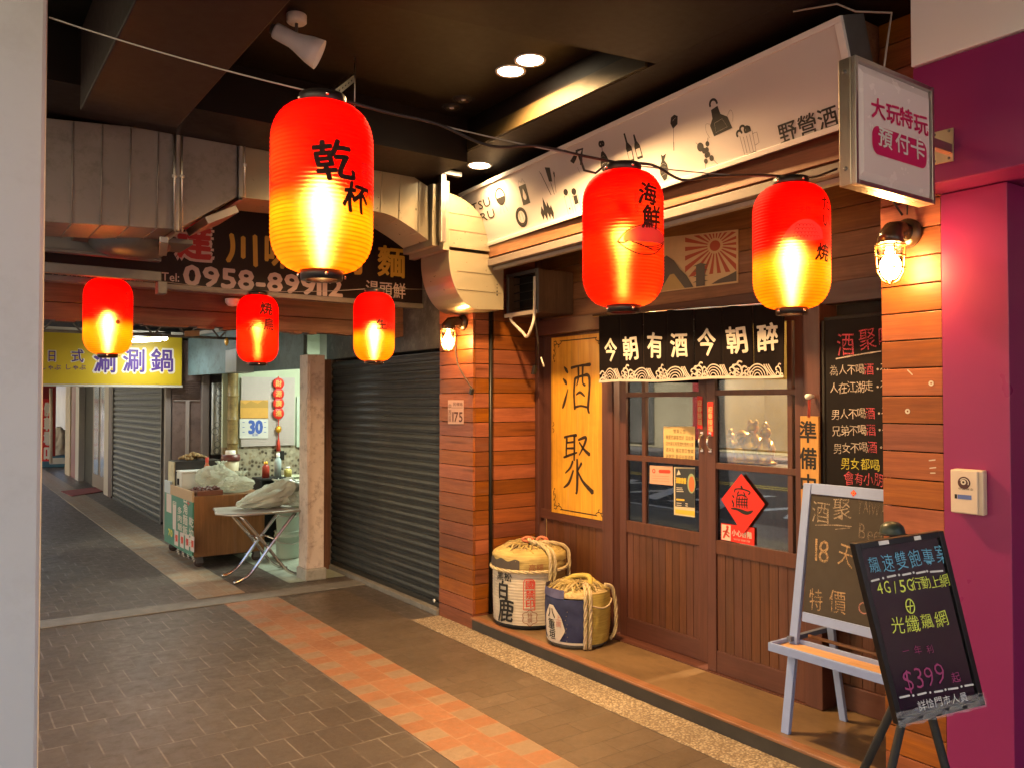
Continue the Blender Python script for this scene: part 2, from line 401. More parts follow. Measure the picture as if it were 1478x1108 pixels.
def pebble():
    m, n, p, o = mat('exposed_pebble'); g = N(n, 'NewGeometry').outputs['Position']
    v = N(n, 'TexVoronoi'); v.inputs['Scale'].default_value = 95; n.links.new(g, v.inputs['Vector'])
    hs = N(n, 'SeparateColor'); n.links.new(v.outputs['Color'], hs.inputs[0])
    c = ramp(n, hs.outputs[0], [(.0, (.22,.15,.085)), (.5, (.42,.32,.20)), (1, (.62,.52,.37))])
    c = mixc(n, mrange(n, v.outputs['Distance'], .35, .7, 0, .8), c, (.14,.10,.07))
    c = mixc(n, mrange(n, noise_t(n, g, 2, 5), .45, .7, 0, .5), c, (.16,.115,.075))
    n.links.new(c, p.inputs['Base Color']); p.inputs['Roughness'].default_value = .7
    inv = N(n, 'Math', operation='SUBTRACT'); inv.inputs[0].default_value = 1; n.links.new(v.outputs['Distance'], inv.inputs[1])
    bump(n, p, inv.outputs[0], .6, .004); return m
M['pebble'] = pebble()
M['concrete'] = paint('grey_concrete', (.32,.31,.29), .75, .25, 5, dirt=(.12,.11,.10))
M['kerb'] = paint('kerb_concrete', (.20,.185,.165), .7, .3, 9, dirt=(.15,.13,.11))
M['asphalt'] = paint('asphalt', (.05,.05,.052), .8, .2, 30, bmp=.4)
M['roadline'] = paint('road_line_paint', (.72,.72,.70), .6, .1, 12)
M['yellowline'] = paint('yellow_line_paint', (.70,.48,.05), .6, .1, 12)
M['column'] = paint('pale_grey_column_paint', (.56,.56,.545), .45, .05, 2.2, bmp=.12, dirt=(.48,.475,.455))
M['ceil'] = paint('dark_brown_ceiling_paint', (.011,.0062,.0046), .5, .03, 3, bmp=.05, spec=.12)
M['ceil_olive'] = paint('dark_coffer_paint', (.014,.0095,.005), .5, .03, 3, bmp=.05, spec=.15)
M['beam'] = paint('brown_beam_paint', (.020,.0108,.0085), .55, .03, 3, bmp=.05, spec=.2)
M['trim_gold'] = paint('bronze_trim_paint', (.030,.020,.008), .6, .1, 4, spec=.12)
M['slab'] = paint('building_render', (.42,.40,.37), .8, .15, 2)
M['board'] = wood('stained_orange_board', (.22,.048,.004), (.40,.105,.007), 'Y', 1.0, .40, .42)
M['boardX'] = wood('stained_orange_board_return', (.19,.043,.005), (.36,.094,.008), 'X', 1.0, .40, .42)
M['gap'] = flat('shadow_gap_batten', (.012,.006,.004), .9)
M['frame'] = wood('reddish_brown_door_frame', (.080,.024,.013), (.130,.042,.021), 'Z', .6, .38, .12, True, .5)
M['plank'] = wood('brown_wainscot_plank', (.090,.028,.012), (.155,.052,.021), 'Z', .8, .42, .22)
M['rail'] = wood('reddish_brown_rail', (.080,.024,.013), (.130,.042,.021), 'Y', .6, .38, .12, True, .5)
M['lintel'] = wood('orange_lintel_board', (.20,.07,.016), (.36,.15,.04), 'Y', .8, .42, .2)
M['platform'] = paint('worn_brown_step_top', (.20,.122,.060), .36, .35, 3.2, bmp=.3, dirt=(.09,.055,.03), stretch=(1,.6,1))
M['nosing'] = wood('orange_step_nosing', (.22,.085,.02), (.40,.17,.045), 'Y', .8, .38, .1)
M['riser'] = paint('dark_grey_riser', (.055,.045,.036), .6, .3, 7)
M['duct'] = paint('galvanised_duct', (.27,.235,.215), .40, .10, 3.5, .45, .1, dirt=(.13,.11,.09))
M['duct_lit'] = paint('lamplit_duct', (.46,.39,.27), .30, .08, 3.5, .6, .1, dirt=(.42,.38,.28))  # bend and elbow copy of the duct colour, warm lamp light painted in
M['steel'] = metal_m('brushed_steel', (.52,.48,.43), .32)
M['steel_dark'] = paint('dull_grey_steel', (.16,.15,.145), .5, .2, 8, .5)
M['chrome'] = metal_m('polished_steel', (.75,.73,.7), .16)
M['black'] = flat('black_plastic', (.016,.015,.014), .4)
M['blackmat'] = flat('matt_black', (.012,.011,.011), .75)
M['ink'] = flat('black_ink', (.012,.010,.010), .7)
M['brownink'] = flat('brown_black_ink', (.03,.014,.008), .7)
M['white'] = flat('white_plastic', (.78,.76,.73), .4)
M['signface'] = paint('white_sign_film', (.57,.505,.49), .36, .04, 2, bmp=.03)
M['signframe'] = paint('white_aluminium_frame', (.74,.69,.66), .35, .05, 4)
M['trunk'] = paint('dusty_trunking', (.17,.13,.11), .6, .2, 6)
M['offwhite'] = flat('off_white_paint', (.62,.56,.48), .5)
M['red'] = flat('bright_red_paper', (.72,.022,.012), .45)
M['redink'] = flat('red_ink', (.62,.055,.03), .6)
M['wind'] = glass('window_glass')
M['jar'] = glass('clear_lamp_glass', (1,.97,.9), .5)
M['rope'] = wood('straw_rope', (.34,.22,.075), (.60,.43,.17), 'X', 2.0, .8, .15)
M['ropel'] = wood('pale_straw_rope', (.50,.38,.19), (.68,.55,.32), 'X', 2.0, .8, .15)
M['cord'] = flat('dark_flex', (.02,.014,.012), .5)
M['cordl'] = flat('grey_flex', (.32,.28,.25), .5)
M['magenta'] = paint('magenta_panel', (.25,.019,.112), .30, .015, .6, bmp=.0)
M['purple'] = paint('deep_purple_panel', (.10,.012,.085), .3, .06, 1.5, bmp=.03)
M['cream_panel'] = paint('cream_white_fascia', (.90,.83,.79), .42, .04, 2, bmp=.03)

# ------------------------------------------------------------------ the setting: ground
def S(name, mb, m, **k):
    o = mb.build(name, m, **k); return tag(o, kind='structure')
S('arcade_floor', MB().box(-.75, 3.7, -6, 24.5, -.3, 0), M['tile'])
S('floor_strip', MB().box(1.78, 2.18, -6, 6.24, .0005, .004), M['strip'])
S('floor_strip', MB().box(1.66, 2.02, 6.50, 24, .0005, .004), strip_tile('daylit_strip_tile', 1.66, .36, (.36,.245,.155), (.31,.22,.145), (.33,.275,.20), (.40,.32,.23)))  # paler copy of the strip colours, with neutral daylight painted in
S('threshold_kerb', MB().prism([(-.6, 6.26, .001), (3.0, 6.20, .001), (3.0, 6.40, .001), (-.6, 6.48, .001)], (0, 0, .009)), M['kerb'], bevel=.003)
S('shop_side_floor', MB().box(2.182, 2.699, -6, 6.15, .0005, .0035), M['tile_cross'])
S('pebble_floor', MB().box(2.70, 2.925, -6, 5.02, .0006, .005), M['pebble'])
RF = thing('restaurant_shopfront', (3.5, 3.15, .0), 'dark reddish brown timber restaurant shopfront with sliding glazed doors, set back above a step', 'shop front')
stp = MB().box(2.915, 3.62, 1.70, 4.58, .0, .072).build('step', M['riser'], RF)
MB().box(2.96, 3.62, 1.70, 4.58, .0725, .085).build('tread', M['platform'], stp, bevel=.002)
MB().box(2.90, 2.959, 1.70, 4.58, .0725, .087).build('nosing', M['nosing'], stp, bevel=.004)
S('road', MB().quad((-1.7,-90,-.16), (-10,-90,-.16), (-10,110,-.16), (-1.7,110,-.16)), M['asphalt'])
S('street_kerb', MB().box(-1.7, -.752, -60, 110, -.3, -.02), M['kerb'], bevel=.02)
S('far_pavement', MB().box(-10, -13, -60, 110, -.3, -.03), M['kerb'], bevel=.02)
S('ground', MB().quad((-200,-200,-.32), (200,-200,-.32), (200,200,-.32), (-200,200,-.32)), M['concrete'])
rl = MB(); yl = MB()
for y in range(-8, 22, 4):
    for k in range(2):
        rl.quad((-2.2-k*.3, y, -.156), (-2.2-k*.3, y+2.6, -.156), (-2.32-k*.3, y+2.6, -.156), (-2.32-k*.3, y, -.156))
for a in range(9):
    rl.quad((-3.2, 1+a*1.5, -.156), (-5.4, 2.2+a*1.5, -.156), (-5.4, 2.5+a*1.5, -.156), (-3.2, 1.35+a*1.5, -.156))
    rl.quad((-5.4, 1.6+a*1.5, -.1555), (-3.2, 2.1+a*1.5, -.1555), (-3.2, 2.3+a*1.5, -.1555), (-5.4, 1.8+a*1.5, -.1555))
yl.quad((-6.3,-30,-.156), (-6.3,50,-.156), (-6.45,50,-.156), (-6.45,-30,-.156)); yl.quad((-6.6,-30,-.156), (-6.6,50,-.156), (-6.75,50,-.156), (-6.75,-30,-.156))
S('road_marking', rl, M['roadline']); S('road_centre_line', yl, M['yellowline'])

# ------------------------------------------------------------------ ceiling of the arcade and the storeys above it
ZC, ZS = 3.12, 2.93
ce = S('arcade_ceiling', MB().box(-.44, 6.4, -2.4, 5.75, ZC, ZC + .1), M['ceil_olive'])
sf = MB().box(2.48, 6.4, -2.4, 5.7, ZS, ZC - .001)                          # lower soffit over the shop front
sf.box(-.44, 2.479, 3.95, 4.4, ZS - .06, ZC - .001).box(-.44, 2.479, 4.4002, 5.7, ZS, ZC - .001)                             # far cross beam
sf.prism([(-.44, -2.4, ZS), (2.479, -2.4, ZS), (2.479, 2.45, ZS), (1.6, 2.60, ZS), (-.44, 2.95, ZS)], (0, 0, ZC - ZS - .001))
sfo = sf.build('soffit', M['ceil'], ce)
MB().box(2.462, 2.479, 2.5, 3.93, ZS + .002, ZS + .085).build('trim_strip', M['trim_gold'], ce)
MB().box(.50, .90, -2.4, 3.948, 2.76, ZC - .002).build('ceiling_beam', M['beam'], ce, bevel=.006)
tag(MB().box(-.45, 7, -2.5, 27, 3.25, 13).build('upper_storeys', M['slab']), 'plain grey rendered storeys of the building above the arcade', 'building')
MB2 = MB().box(-.44, 6.4, 5.76, 26, 2.58, 2.72)
S('low_far_ceiling', MB2, paint('sooty_far_ceiling', (.10,.095,.09), .7, .3, 3))

# ------------------------------------------------------------------ columns on the street side
def column(y0, lab, x1=.228, x0=-.42):
    o = MB().box(x0, x1, y0, y0 + .62, -.0, 3.3).build('concrete_column', M['column'], bevel=.012)
    tag(o, lab, 'column')
column(2.4, 'smooth pale grey column close to the viewer, carrying one end of the lantern wire')

# ------------------------------------------------------------------ lamps in the ceiling
def lamp(name, kind, loc, power, col, parent, size=.1, rot=None, spot=None, blend=.5):
    l = bpy.data.lights.new(name, kind); l.energy = power; l.color = col
    if kind == 'AREA': l.shape = 'DISK'; l.size = size
    elif kind in ('POINT', 'SPOT'): l.shadow_soft_size = size
    if kind == 'SPOT': l.spot_size = spot; l.spot_blend = blend
    o = bpy.data.objects.new(name, l); COL.objects.link(o); o.parent = parent; o.location = Vector(loc) - wloc(parent)
    if rot: o.rotation_euler = rot
    return o
WARM = (1, .61, .25)
M['lampdisc'] = emis('lit_downlight', (1, .80, .50), 12)
M['reflector'] = metal_m('lamp_reflector', (.8,.75,.65), .25)
def downlight(x, y, z, lab, lit=True, r=.062, power=6.5):
    t = thing('ceiling_downlight', (x, y, z), lab, 'ceiling light', 'recessed round lights in the dark ceiling')
    MB().lathe([(r, -.001), (r + .012, -.006), (r + .014, 0), (r + .014, .001)], (x, y, z), 32).build('trim_ring', M['white'] if lit else M['blackmat'], t)
    if lit:
        MB().lathe([(0, -.007), (r*.6, -.006), (r - .001, -.003)], (x, y, z), 28).build('lit_lens', M['lampdisc'], t)
        lamp('lamp', 'SPOT', (x, y, z - .012), power * 13, WARM, t, r * .8, spot=radians(150), blend=.6)
    else:
        MB().lathe([(0, -.002), (r*.5, -.002), (r*.7, -.012), (r*.8, -.012), (r, -.003)], (x, y, z), 28).build('dark_lens', M['black'], t)
        MB().lathe([(0, -.010), (r*.28, -.008), (r*.3, -.001)], (x, y, z), 20).build('bulb_face', M['white'], t)
p = onZ(765, 87, ZC); downlight(p.x, p.y, ZC, 'lit downlight in the dark coffer, nearer the white sign than its twin')
p = onZ(737, 103, ZC); downlight(p.x, p.y, ZC, 'lit downlight in the dark coffer, farther from the white sign than its twin')
p = onZ(692, 239, ZS); downlight(p.x, p.y, ZS, 'lit downlight alone on the soffit above the duct elbow and sign end', power=1.3)
p = onZ(669, 143, ZC); downlight(p.x, p.y, ZC, 'small unlit downlight, the one of the dead pair nearer the lit pair', False, .045)
p = onZ(652, 155, ZC); downlight(p.x, p.y, ZC, 'small unlit downlight, the one of the dead pair nearer the duct', False, .045)

# spot lamp on the coffer
p = onZ(428, 22, ZC)
t = thing('ceiling_spotlight', (p.x, p.y, ZC), 'white cone shaped spot lamp on a round ceiling base beside the beam', 'spotlight')
MB().lathe([(0, 0), (.042, 0), (.042, -.03), (.036, -.036), (0, -.036)], p, 24).build('ceiling_base', M['white'], t, bevel=.002)
hd = p + Vector((0, 0, -.115)); ax = (RT * .86 - UP * .42 + FW * .2).normalized()
MB().tube([p + Vector((0,0,-.036)), p + Vector((0,0,-.085)), hd], .007).build('stem', M['steel_dark'], t)
MB().lathe([(0, -.10), (.030, -.098), (.034, -.09), (.034, -.02), (.038, 0), (.056, .06), (.064, .105), (.060, .105), (.052, .055), (.03, 0)], hd, 28, ax).build('cone_shade', M['white'], t)
MB().lathe([(0, -.115), (.02, -.113), (.024, -.099)], hd, 16, ax).build('rear_cap', M['steel_dark'], t)
MB().lathe([(0, .03), (.035, .03), (.04, .02)], hd, 16, ax).build('bulb', M['offwhite'], t)

# slotted hanger iron
a = onZ(512, 113, 3.02); b = onZ(466, 150, 2.80)
t = thing('slotted_hanger_iron', b, 'slotted steel angle iron hanging below the ceiling above the big lantern', 'bracket')
d = (b - a).normalized(); sdv = d.cross(Vector((0,0,1))).normalized(); fr = frame(a, d, Vector((0,0,1)) , sdv)
L = (b - a).length
hb = MB().fbox(fr, 0, L, -.018, .018, 0, .003).fbox(fr, 0, L, .015, .018, .003, .03); hb.build('angle_bar', M['steel'], t)
sl_ = MB()
for k in range(9): disc(sl_, fr, .04 + k * (L - .08) / 8, 0, .009, -.0012, 8, .004)
sl_.build('slots', M['blackmat'], t)
MB().tube([a + Vector((0,0,.10)), a + Vector((0,0,-.14))], .003, 6).build('drop_rod', M['steel'], t)
# ------------------------------------------------------------------ planes that carry writing
class Plane:
    def __init__(s, o, u, v, skew=False):
        s.o = Vector(o); s.u = Vector(u).normalized(); v = Vector(v); s.v = v.normalized() if skew else (v - s.u * v.dot(s.u)).normalized(); s.n = s.u.cross(s.v).normalized()
    def __call__(s, a, b, c=0.0): return s.o + s.u * a + s.v * b + s.n * c
    def px(s, px, py):
        r = ray(px, py); t = (s.o - CAMP).dot(s.n) / r.dot(s.n); q = CAMP + r * t - s.o
        k = s.u.dot(s.v); a, b = q.dot(s.u), q.dot(s.v)
        return (a - k*b)/(1 - k*k), (b - k*a)/(1 - k*k)
def plX(x): return Plane((x, 0, 0), (0, -1, 0), (0, 0, 1))
def plY(y): return Plane((0, y, 0), (1, 0, 0), (0, 0, 1))
def wpx(mb, pl, s, cx, cy, h, w=None, bold=0.0, vert=False, jit=0.0, c=.0015, shear=0, pitch=1.02, slope=0.0, mirror=False):
    a, b = pl.px(cx, cy)
    cjk = any(wide(ch) for ch in s)
    if vert:
        _, b1 = pl.px(cx, cy - h/2); _, b0 = pl.px(cx, cy + h/2); n = len(s.replace(' ', '')) or 1
        size = (b1 - b0) / (len(s) * pitch - .08); sx = 1
        if w: a0, _ = pl.px(cx - w/2, cy); a1, _ = pl.px(cx + w/2, cy); sx = (a1 - a0) / (size * .92)
    else:
        _, b1 = pl.px(cx, cy - h/2); _, b0 = pl.px(cx, cy + h/2); size = (b1 - b0) / (.9 if cjk else .70); sx = 1
        if w:
            a0, _ = pl.px(cx - w/2, cy); a1, _ = pl.px(cx + w/2, cy)
            t = MB(); nat = write(t, pl, s, 0, 0, size, bold, pitch=pitch) - (pitch - .92) * size * .5
            sx = (a1 - a0) / max(nat, 1e-4)
    write(mb, pl, s, a, b, size, bold, 'C', vert, pitch, jit, sx, shear, c, slope=slope, mirror=mirror)
def lpx(mb, pl, pts, w, c=.0015, smooth=True, rough=0.0):
    """a line through photo points on a plane, w metres wide"""
    stroke(mb, pl, [(*pl.px(p[0], p[1]), p[2] if len(p) > 2 else 1.0) for p in pts], w, c, smooth=smooth, rough=rough)

# ------------------------------------------------------------------ timber clad pillars either side of the restaurant
def clad(name, lab, y0, y1, x1, ztop, bh, left):
    t = thing(name, (2.92, (y0+y1)/2, 0), lab, 'pillar')
    MB().box(2.94, x1, y0 + .02, y1 - .02, 0, ztop).build('dark_core', M['gap'], t)
    b = MB(); z = .0; k = 0
    while z < ztop - .02:
        e = random.uniform(-.0012, .0012)
        b.box(2.92 + e, 2.939, y0 + (.0 if left else .0), y1, z + .002, min(z + bh - .0025, ztop)); z += bh
    b.build('front_boards', M['board'], t, bevel=.0015)
    return t
tl = clad('timber_pillar', 'boarded timber pillar carrying the house number, between the roller shutter and the barrels', 4.58, 5.02, 3.5, 2.93, .0975, True)
b = MB(); z = 0
while z < 2.9:
    b.box(2.9405, 3.045, 4.579, 4.598, z + .002, z + .095)
    b.box(3.085, 3.43, 4.572, 4.592, z + .002, z + .095); z += .0975
b.build('return_boards', M['boardX'], tl, bevel=.0015)
MB().box(3.432, 3.50, 4.535, 4.599, .0, 2.93).build('corner_post', M['frame'], tl, bevel=.003)
MB().tube([(3.063, 4.585, .09), (3.063, 4.585, 2.05)], .0105, 12).build('conduit_pipe', M['black'], tl)
tr = clad('timber_pillar', 'boarded timber pillar beside the magenta wall, behind the two chalkboards', 1.486, 1.712, 3.5, 2.93, .1015, False)
b = MB(); z = 0
while z < 2.9:
    b.box(2.9405, 3.5, 1.695, 1.711, z + .002, z + .099); z += .1015
b.build('side_boards', M['boardX'], tr, bevel=.0015)
fr_ = plX(2.9185); sp = MB()
for (x, y, r) in ((1344, 553, .0065), (1310, 593, .0065)): a, b_ = fr_.px(x, y); ring(sp, fr_, a, b_, r, .006, .0005)
for q in (((1310, 534), (1317, 541)), ((1341, 664), (1350, 663)), ((1342, 675), (1351, 674)), ((1343, 682), (1350, 682))): lpx(sp, fr_, q, .004, .0005)
sp.build('sticker_scraps', M['offwhite'], tr)

# ------------------------------------------------------------------ restaurant front
b = MB(); z = 2.062
while z < 2.9:
    b.box(3.46, 3.478, 1.712, 4.534, z, min(z + .112, 2.929)); z += .1155
b.build('upper_boards', M['lintel'], RF, bevel=.0015)
MB().box(3.40, 3.5, 1.713, 4.534, 1.955, 2.058).build('header_rail', M['rail'], RF, bevel=.003)
MB().box(3.479, 3.50, 1.713, 4.534, 2.058, 2.929).build('backing', M['gap'], RF)
def planks(mb, x, ya, yb, z0, z1, pitch=.062):
    n = max(1, round((ya - yb) / pitch)); w = (ya - yb) / n
    for k in range(n): mb.box(x, x + .012, yb + k*w + .0015, yb + (k+1)*w - .0015, z0, z1)
    mb.box(x + .0122, x + .016, yb, ya, z0, z1)
# panel bay (left of the doors)
yL, yR = 4.535, 3.845
pb = MB(); planks(pb, 3.462, yL - .05, yR, .20, .70); pb.build('wainscot', M['plank'], RF, bevel=.0012)
MB().box(3.448, 3.49, yR, yL, .70, .765).build('wainscot_rail', M['rail'], RF, bevel=.003); MB().box(3.45, 3.49, yR, yL, .086, .198).build('skirting', M['rail'], RF, bevel=.003)
MB().box(3.475, 3.492, yR, yL, .7655, 1.954).build('panel_backing', M['frame'], RF)
MB().box(3.40, 3.49, 3.745, 3.842, .086, 1.954).build('door_jamb', M['frame'], RF, bevel=.004)
MB().box(3.34, 3.49, 2.262, 2.352, .086, 1.954).build('door_jamb', M['frame'], RF, bevel=.004)
rb = MB(); planks(rb, 3.462, 2.26, 1.712, .20, .72); rb.build('wainscot', M['plank'], RF, bevel=.0012)
MB().box(3.448, 3.49, 1.713, 2.26, .72, .765).build('wainscot_rail', M['rail'], RF, bevel=.003); MB().box(3.45, 3.49, 1.713, 2.26, .086, .198).build('skirting', M['rail'], RF, bevel=.003)
MB().box(3.475, 3.492, 1.713, 2.26, .7655, 1.954).build('window_backing', M['blackmat'], RF)
MB().box(3.34, 3.5, 2.353, 3.744, .073, .0905).build('door_track', M['rail'], RF)
def sliding_door(xf, ya, yb, cuts, zg, zm, zt, mx, ztop=1.953, right=False, st=.058):
    """ya>yb; mx = y of the upright glazing bar"""
    x0, x1 = xf, xf + .036
    d = MB().box(x0, x1, ya - st, ya, .092, ztop).box(x0, x1, yb, yb + st, .092, ztop)
    A, B = ya - st, yb + st
    d.box(x0 + .002, x1 - .002, B, A, zg - .07, zg); d.box(x0 + .002, x1 - .002, B, A, zm - .016, zm + .016); d.box(x0 + .002, x1 - .002, B, A, zt - .014, zt + .014)
    d.box(x0 + .002, x1 - .002, B, A, ztop - .06, ztop)
    for (p, q) in ((zg, zm - .016), (zm + .016, zt - .014), (zt + .014, ztop - .06)): d.box(x0 + .005, x1 - .005, mx - .014, mx + .014, p, q)
    o = d.build('sliding_door', M['frame'], RF, bevel=.002)
    pk = MB(); planks(pk, x0 + .010, A, B, .205, zg - .07, .052); pk.build('plank_panel', M['plank'], o, bevel=.001)
    MB().box(x0 + .003, x1 - .003, B, A, .092, .2045).build('kick_board', M['rail'], o, bevel=.002)
    MB().box(x0 + .018, x0 + .021, B + .0005, A - .0005, zg + .0005, ztop - .0605).build('glass_pane', M['wind'], o)
    hy = yb + st/2 if not right else ya - st/2
    h0 = onX(1015, 648, xf).z; h1 = onX(1015, 626, xf).z
    hd = MB().tube([(x0, hy, h0), (x0 - .012, hy, h0), (x0 - .026, hy, h0 + .022), (x0 - .030, hy, (h0+h1)/2), (x0 - .026, hy, h1 - .022), (x0 - .012, hy, h1), (x0, hy, h1)], .0052, 10)
    hd.box(x0 - .008, x0 - .0005, hy - .010, hy + .010, h0 - .012, h0 + .010).box(x0 - .008, x0 - .0005, hy - .010, hy + .010, h1 - .010, h1 + .012)
    hd.build('handle', M['chrome'], o)
    return o
XL, XR = 3.43, 3.352
def yx(px, x): return onX(px, 640, x).y
zg = onX(960, 760, XL).z; zm = onX(960, 664, XL).z; zt = onX(960, 569, XL).z
sliding_door(XL, yx(894, XL), yx(1016, XL) - .02, None, zg, zm, zt, yx(928, XL), 1.952)
zg2 = onX(1085, 790, XR).z; zm2 = onX(1085, 676, XR).z; zt2 = onX(1085, 569, XR).z
zg2, zm2, zt2 = zg + .0, zm + .0, zt + .005
sliding_door(XR, yx(1020, XR), yx(1163, XR), None, onX(1085, 788, XR).z, onX(1085, 676, XR).z, zt2, yx(1139, XR), 1.951, True)
# dim room behind the glass
rm = MB().quad((3.7,1.3,.08),(6.0,1.3,.08),(6.0,4.8,.08),(3.7,4.8,.08)).quad((6.0,1.3,.08),(6.0,4.8,.08),(6.0,4.8,2.8),(6.0,1.3,2.8))
rm.quad((3.5,4.62,.08),(6.0,4.62,.08),(6.0,4.62,2.8),(3.5,4.62,2.8)).quad((3.5,1.3,.08),(6.0,1.3,.08),(6.0,1.3,2.8),(3.5,1.3,2.8)).quad((3.5,1.3,2.8),(6.0,1.3,2.8),(6.0,4.8,2.8),(3.5,4.8,2.8))
rm.build('inner_room', paint('ochre_inner_wall', (.40,.27,.085), .6, .25, 2), RF)
MB().box(4.3, 4.9, 2.0, 4.2, .081, 1.05).box(4.25, 4.95, 1.95, 4.25, 1.052, 1.10).build('inner_counter', M['plank'], RF, bevel=.004)
zsh = onX(1085, 668, 3.60).z
MB().box(3.51, 3.70, 2.30, 3.0, zsh - .025, zsh).box(3.702, 3.72, 2.30, 3.0, zsh - .3, zsh + .02).build('display_shelf', M['frame'], RF)
lp = thing('added_pendant', (4.6, 3.0, 2.2), 'unseen lit pendant lamp added to the room behind the restaurant door glass', 'lamp')  # unseen lamp, added to brighten the room and shelf figures
MB().lathe([(.012, .5), (.014, .12), (.06, .10), (.13, 0), (.125, 0), (.055, .09), (.0, .10)], (4.6, 3.0, 2.2), 24).build('shade', M['black'], lp)
MB().lathe([(0, -.02), (.03, .0), (.04, .04), (.02, .09)], (4.6, 3.0, 2.2), 16).build('bulb', emis('added_pendant_bulb', (1,.75,.4), 8), lp)
lamp('lamp', 'POINT', (4.6, 3.0, 2.12), 60, (1,.74,.42), lp, .06)

# lintel under the sign
LT = thing('sign_lintel', (2.95, 3.1, 2.36), 'orange brown timber lintel with a pale cable trunking under the white restaurant sign', 'lintel')
def tilt(x0, x1, y0, y1, z0, z1, name, m, dx=.10, bev=.002):
    """a bar running along the front, its near end drawn forward by dx"""
    MB().add([(x0-dx,y0,z0),(x1-dx,y0,z0),(x1,y1,z0),(x0,y1,z0),(x0-dx,y0,z1),(x1-dx,y0,z1),(x1,y1,z1),(x0,y1,z1)],
             [(0,3,2,1),(4,5,6,7),(0,1,5,4),(1,2,6,5),(2,3,7,6),(3,0,4,7)]).build(name, m, LT, bevel=bev)
tilt(2.93, 3.05, 1.715, 4.55, 2.415, 2.93, 'lintel_board', M['lintel'])
tilt(2.905, 2.928, 1.715, 4.56, 2.425, 2.50, 'front_batten', M['lintel'])
tilt(2.895, 2.99, 1.715, 4.5, 2.368, 2.412, 'cable_trunking', M['trunk'], bev=.004)
tilt(2.935, 2.97, 1.715, 4.5, 2.345, 2.366, 'cable_pipe', M['cordl'], bev=.003)

# ------------------------------------------------------------------ the white sign over the front
tlp = Vector((2.80, 4.55, 2.865)); trp = Vector((2.655, 1.67, 2.872)); blp = Vector((2.915, 4.55, 2.50)); brp = Vector((2.745, 1.67, 2.515))
SP = Plane(blp, brp - blp, tlp - blp); SW = (brp - blp).length; SH = (tlp - blp).length
SG = thing('restaurant_sign', (2.85, 3.1, 2.5), 'long white sign box with black barbecue icons tilted over the restaurant front', 'sign')
MB().fbox(SP, .0, SW, 0, SH, -.13, -.004).build('box', M['steel_dark'], SG, bevel=.002)
MB().fbox(SP, .018, SW - .03, .022, SH - .022, -.0035, .0).build('face', M['signface'], SG)
fm = MB()
fm.fbox(SP, 0, SW, SH - .022, SH, -.003, .012).fbox(SP, 0, SW, 0, .022, -.003, .012).fbox(SP, 0, .018, .0222, SH - .0222, -.003, .012).fbox(SP, SW - .03, SW, .0222, SH - .0222, -.003, .012)
fm.build('frame', M['signframe'], SG, bevel=.002)
ICONS = []
ic = MB()
def at(px, py): return SP.px(px, py)
def IC(px, py, h, name=None):
    global ic
    if name: ic = MB(); ICONS.append((name, ic))
    h *= 1.12; a, b = at(px, py); _, b1 = at(px, py - h/2); _, b0 = at(px, py + h/2); return a, b, (b1 - b0)
def P_(pts, q): poly(ic, SP, pts, .001, q[2], q[0], q[1])
def L_(pts, q, w=.05, sm=False): stroke(ic, SP, pts, w * 2.3 * q[2], .001, q[2], q[0], q[1], smooth=sm)
def R_(x, y, r, q, w=.05, a0=0, a1=2*pi): ring(ic, SP, q[0] + x*q[2], q[1] + y*q[2], r*q[2], w*2.3*q[2], .001, 22, a0, a1)
def D_(x, y, r, q, ry=None): disc(ic, SP, q[0] + x*q[2], q[1] + y*q[2], r*q[2], .001, 18, (ry or r)*q[2])
q = IC(723, 287, 40, 'grill_icon')                     # grill
P_([(-.32,.02)] + [(.32*cos(a), .02 - .26*sin(a)) for a in [pi + pi*k/10 for k in range(11)]][::1] if False else [(.30*cos(pi + pi*k/12), .05 + .28*sin(pi + pi*k/12)) for k in range(13)], q)
R_(0, .06, .29, q, .03, 0, pi); L_([(-.12,-.22),(-.24,-.5)], q, .03); L_([(.12,-.22),(.24,-.5)], q, .03); L_([(0,-.22),(0,-.5)], q, .03); L_([(-.08,.4),(-.04,.48),(-.1,.56)], q, .025, True); L_([(.06,.4),(.1,.48),(.04,.56)], q, .025, True)
q = IC(756, 278, 34, 'sauce_icon'); P_([(-.26,-.5),(.28,-.5),(.28,.3),(-.26,.3)], q); L_([(-.26,.34),(-.14,.52),(0,.40),(.12,.55),(.26,.34)], q, .05)
q0 = q
q = IC(792, 262, 40, 'knife_icon')                     # knives
P_([(-.02,.5),(.26,.42),(.20,-.06),(.02,-.02)], q); L_([(.1,-.06),(.14,-.5)], q, .08); L_([(-.34,.38),(-.05,-.48)], q, .09); L_([(-.4,.46),(-.26,.18)], q, .05); L_([(.40,.25),(.26,-.46)], q, .06); P_([(.36,.2),(.46,.22),(.40,.0)], q)
q = IC(753, 314, 26, 'plate_icon'); R_(0, 0, .46, q, .07); R_(0, .02, .36, q, .03); L_([(-.14,.24),(-.14,-.26)], q, .08); L_([(.10,.24),(.16,-.24)], q, .08); L_([(-.2,.2),(-.08,.2)], q, .05)
q = IC(789, 303, 36, 'flame_icon')                     # flame
P_([(-.34,-.35),(-.42,-.05),(-.26,.2),(-.2,.0),(-.06,.5),(.06,.1),(.14,.3),(.24,.02),(.34,.12),(.40,-.2),(.30,-.46),(.2,-.2),(.10,-.4),(.02,-.12),(-.10,-.42),(-.2,-.15)], q)
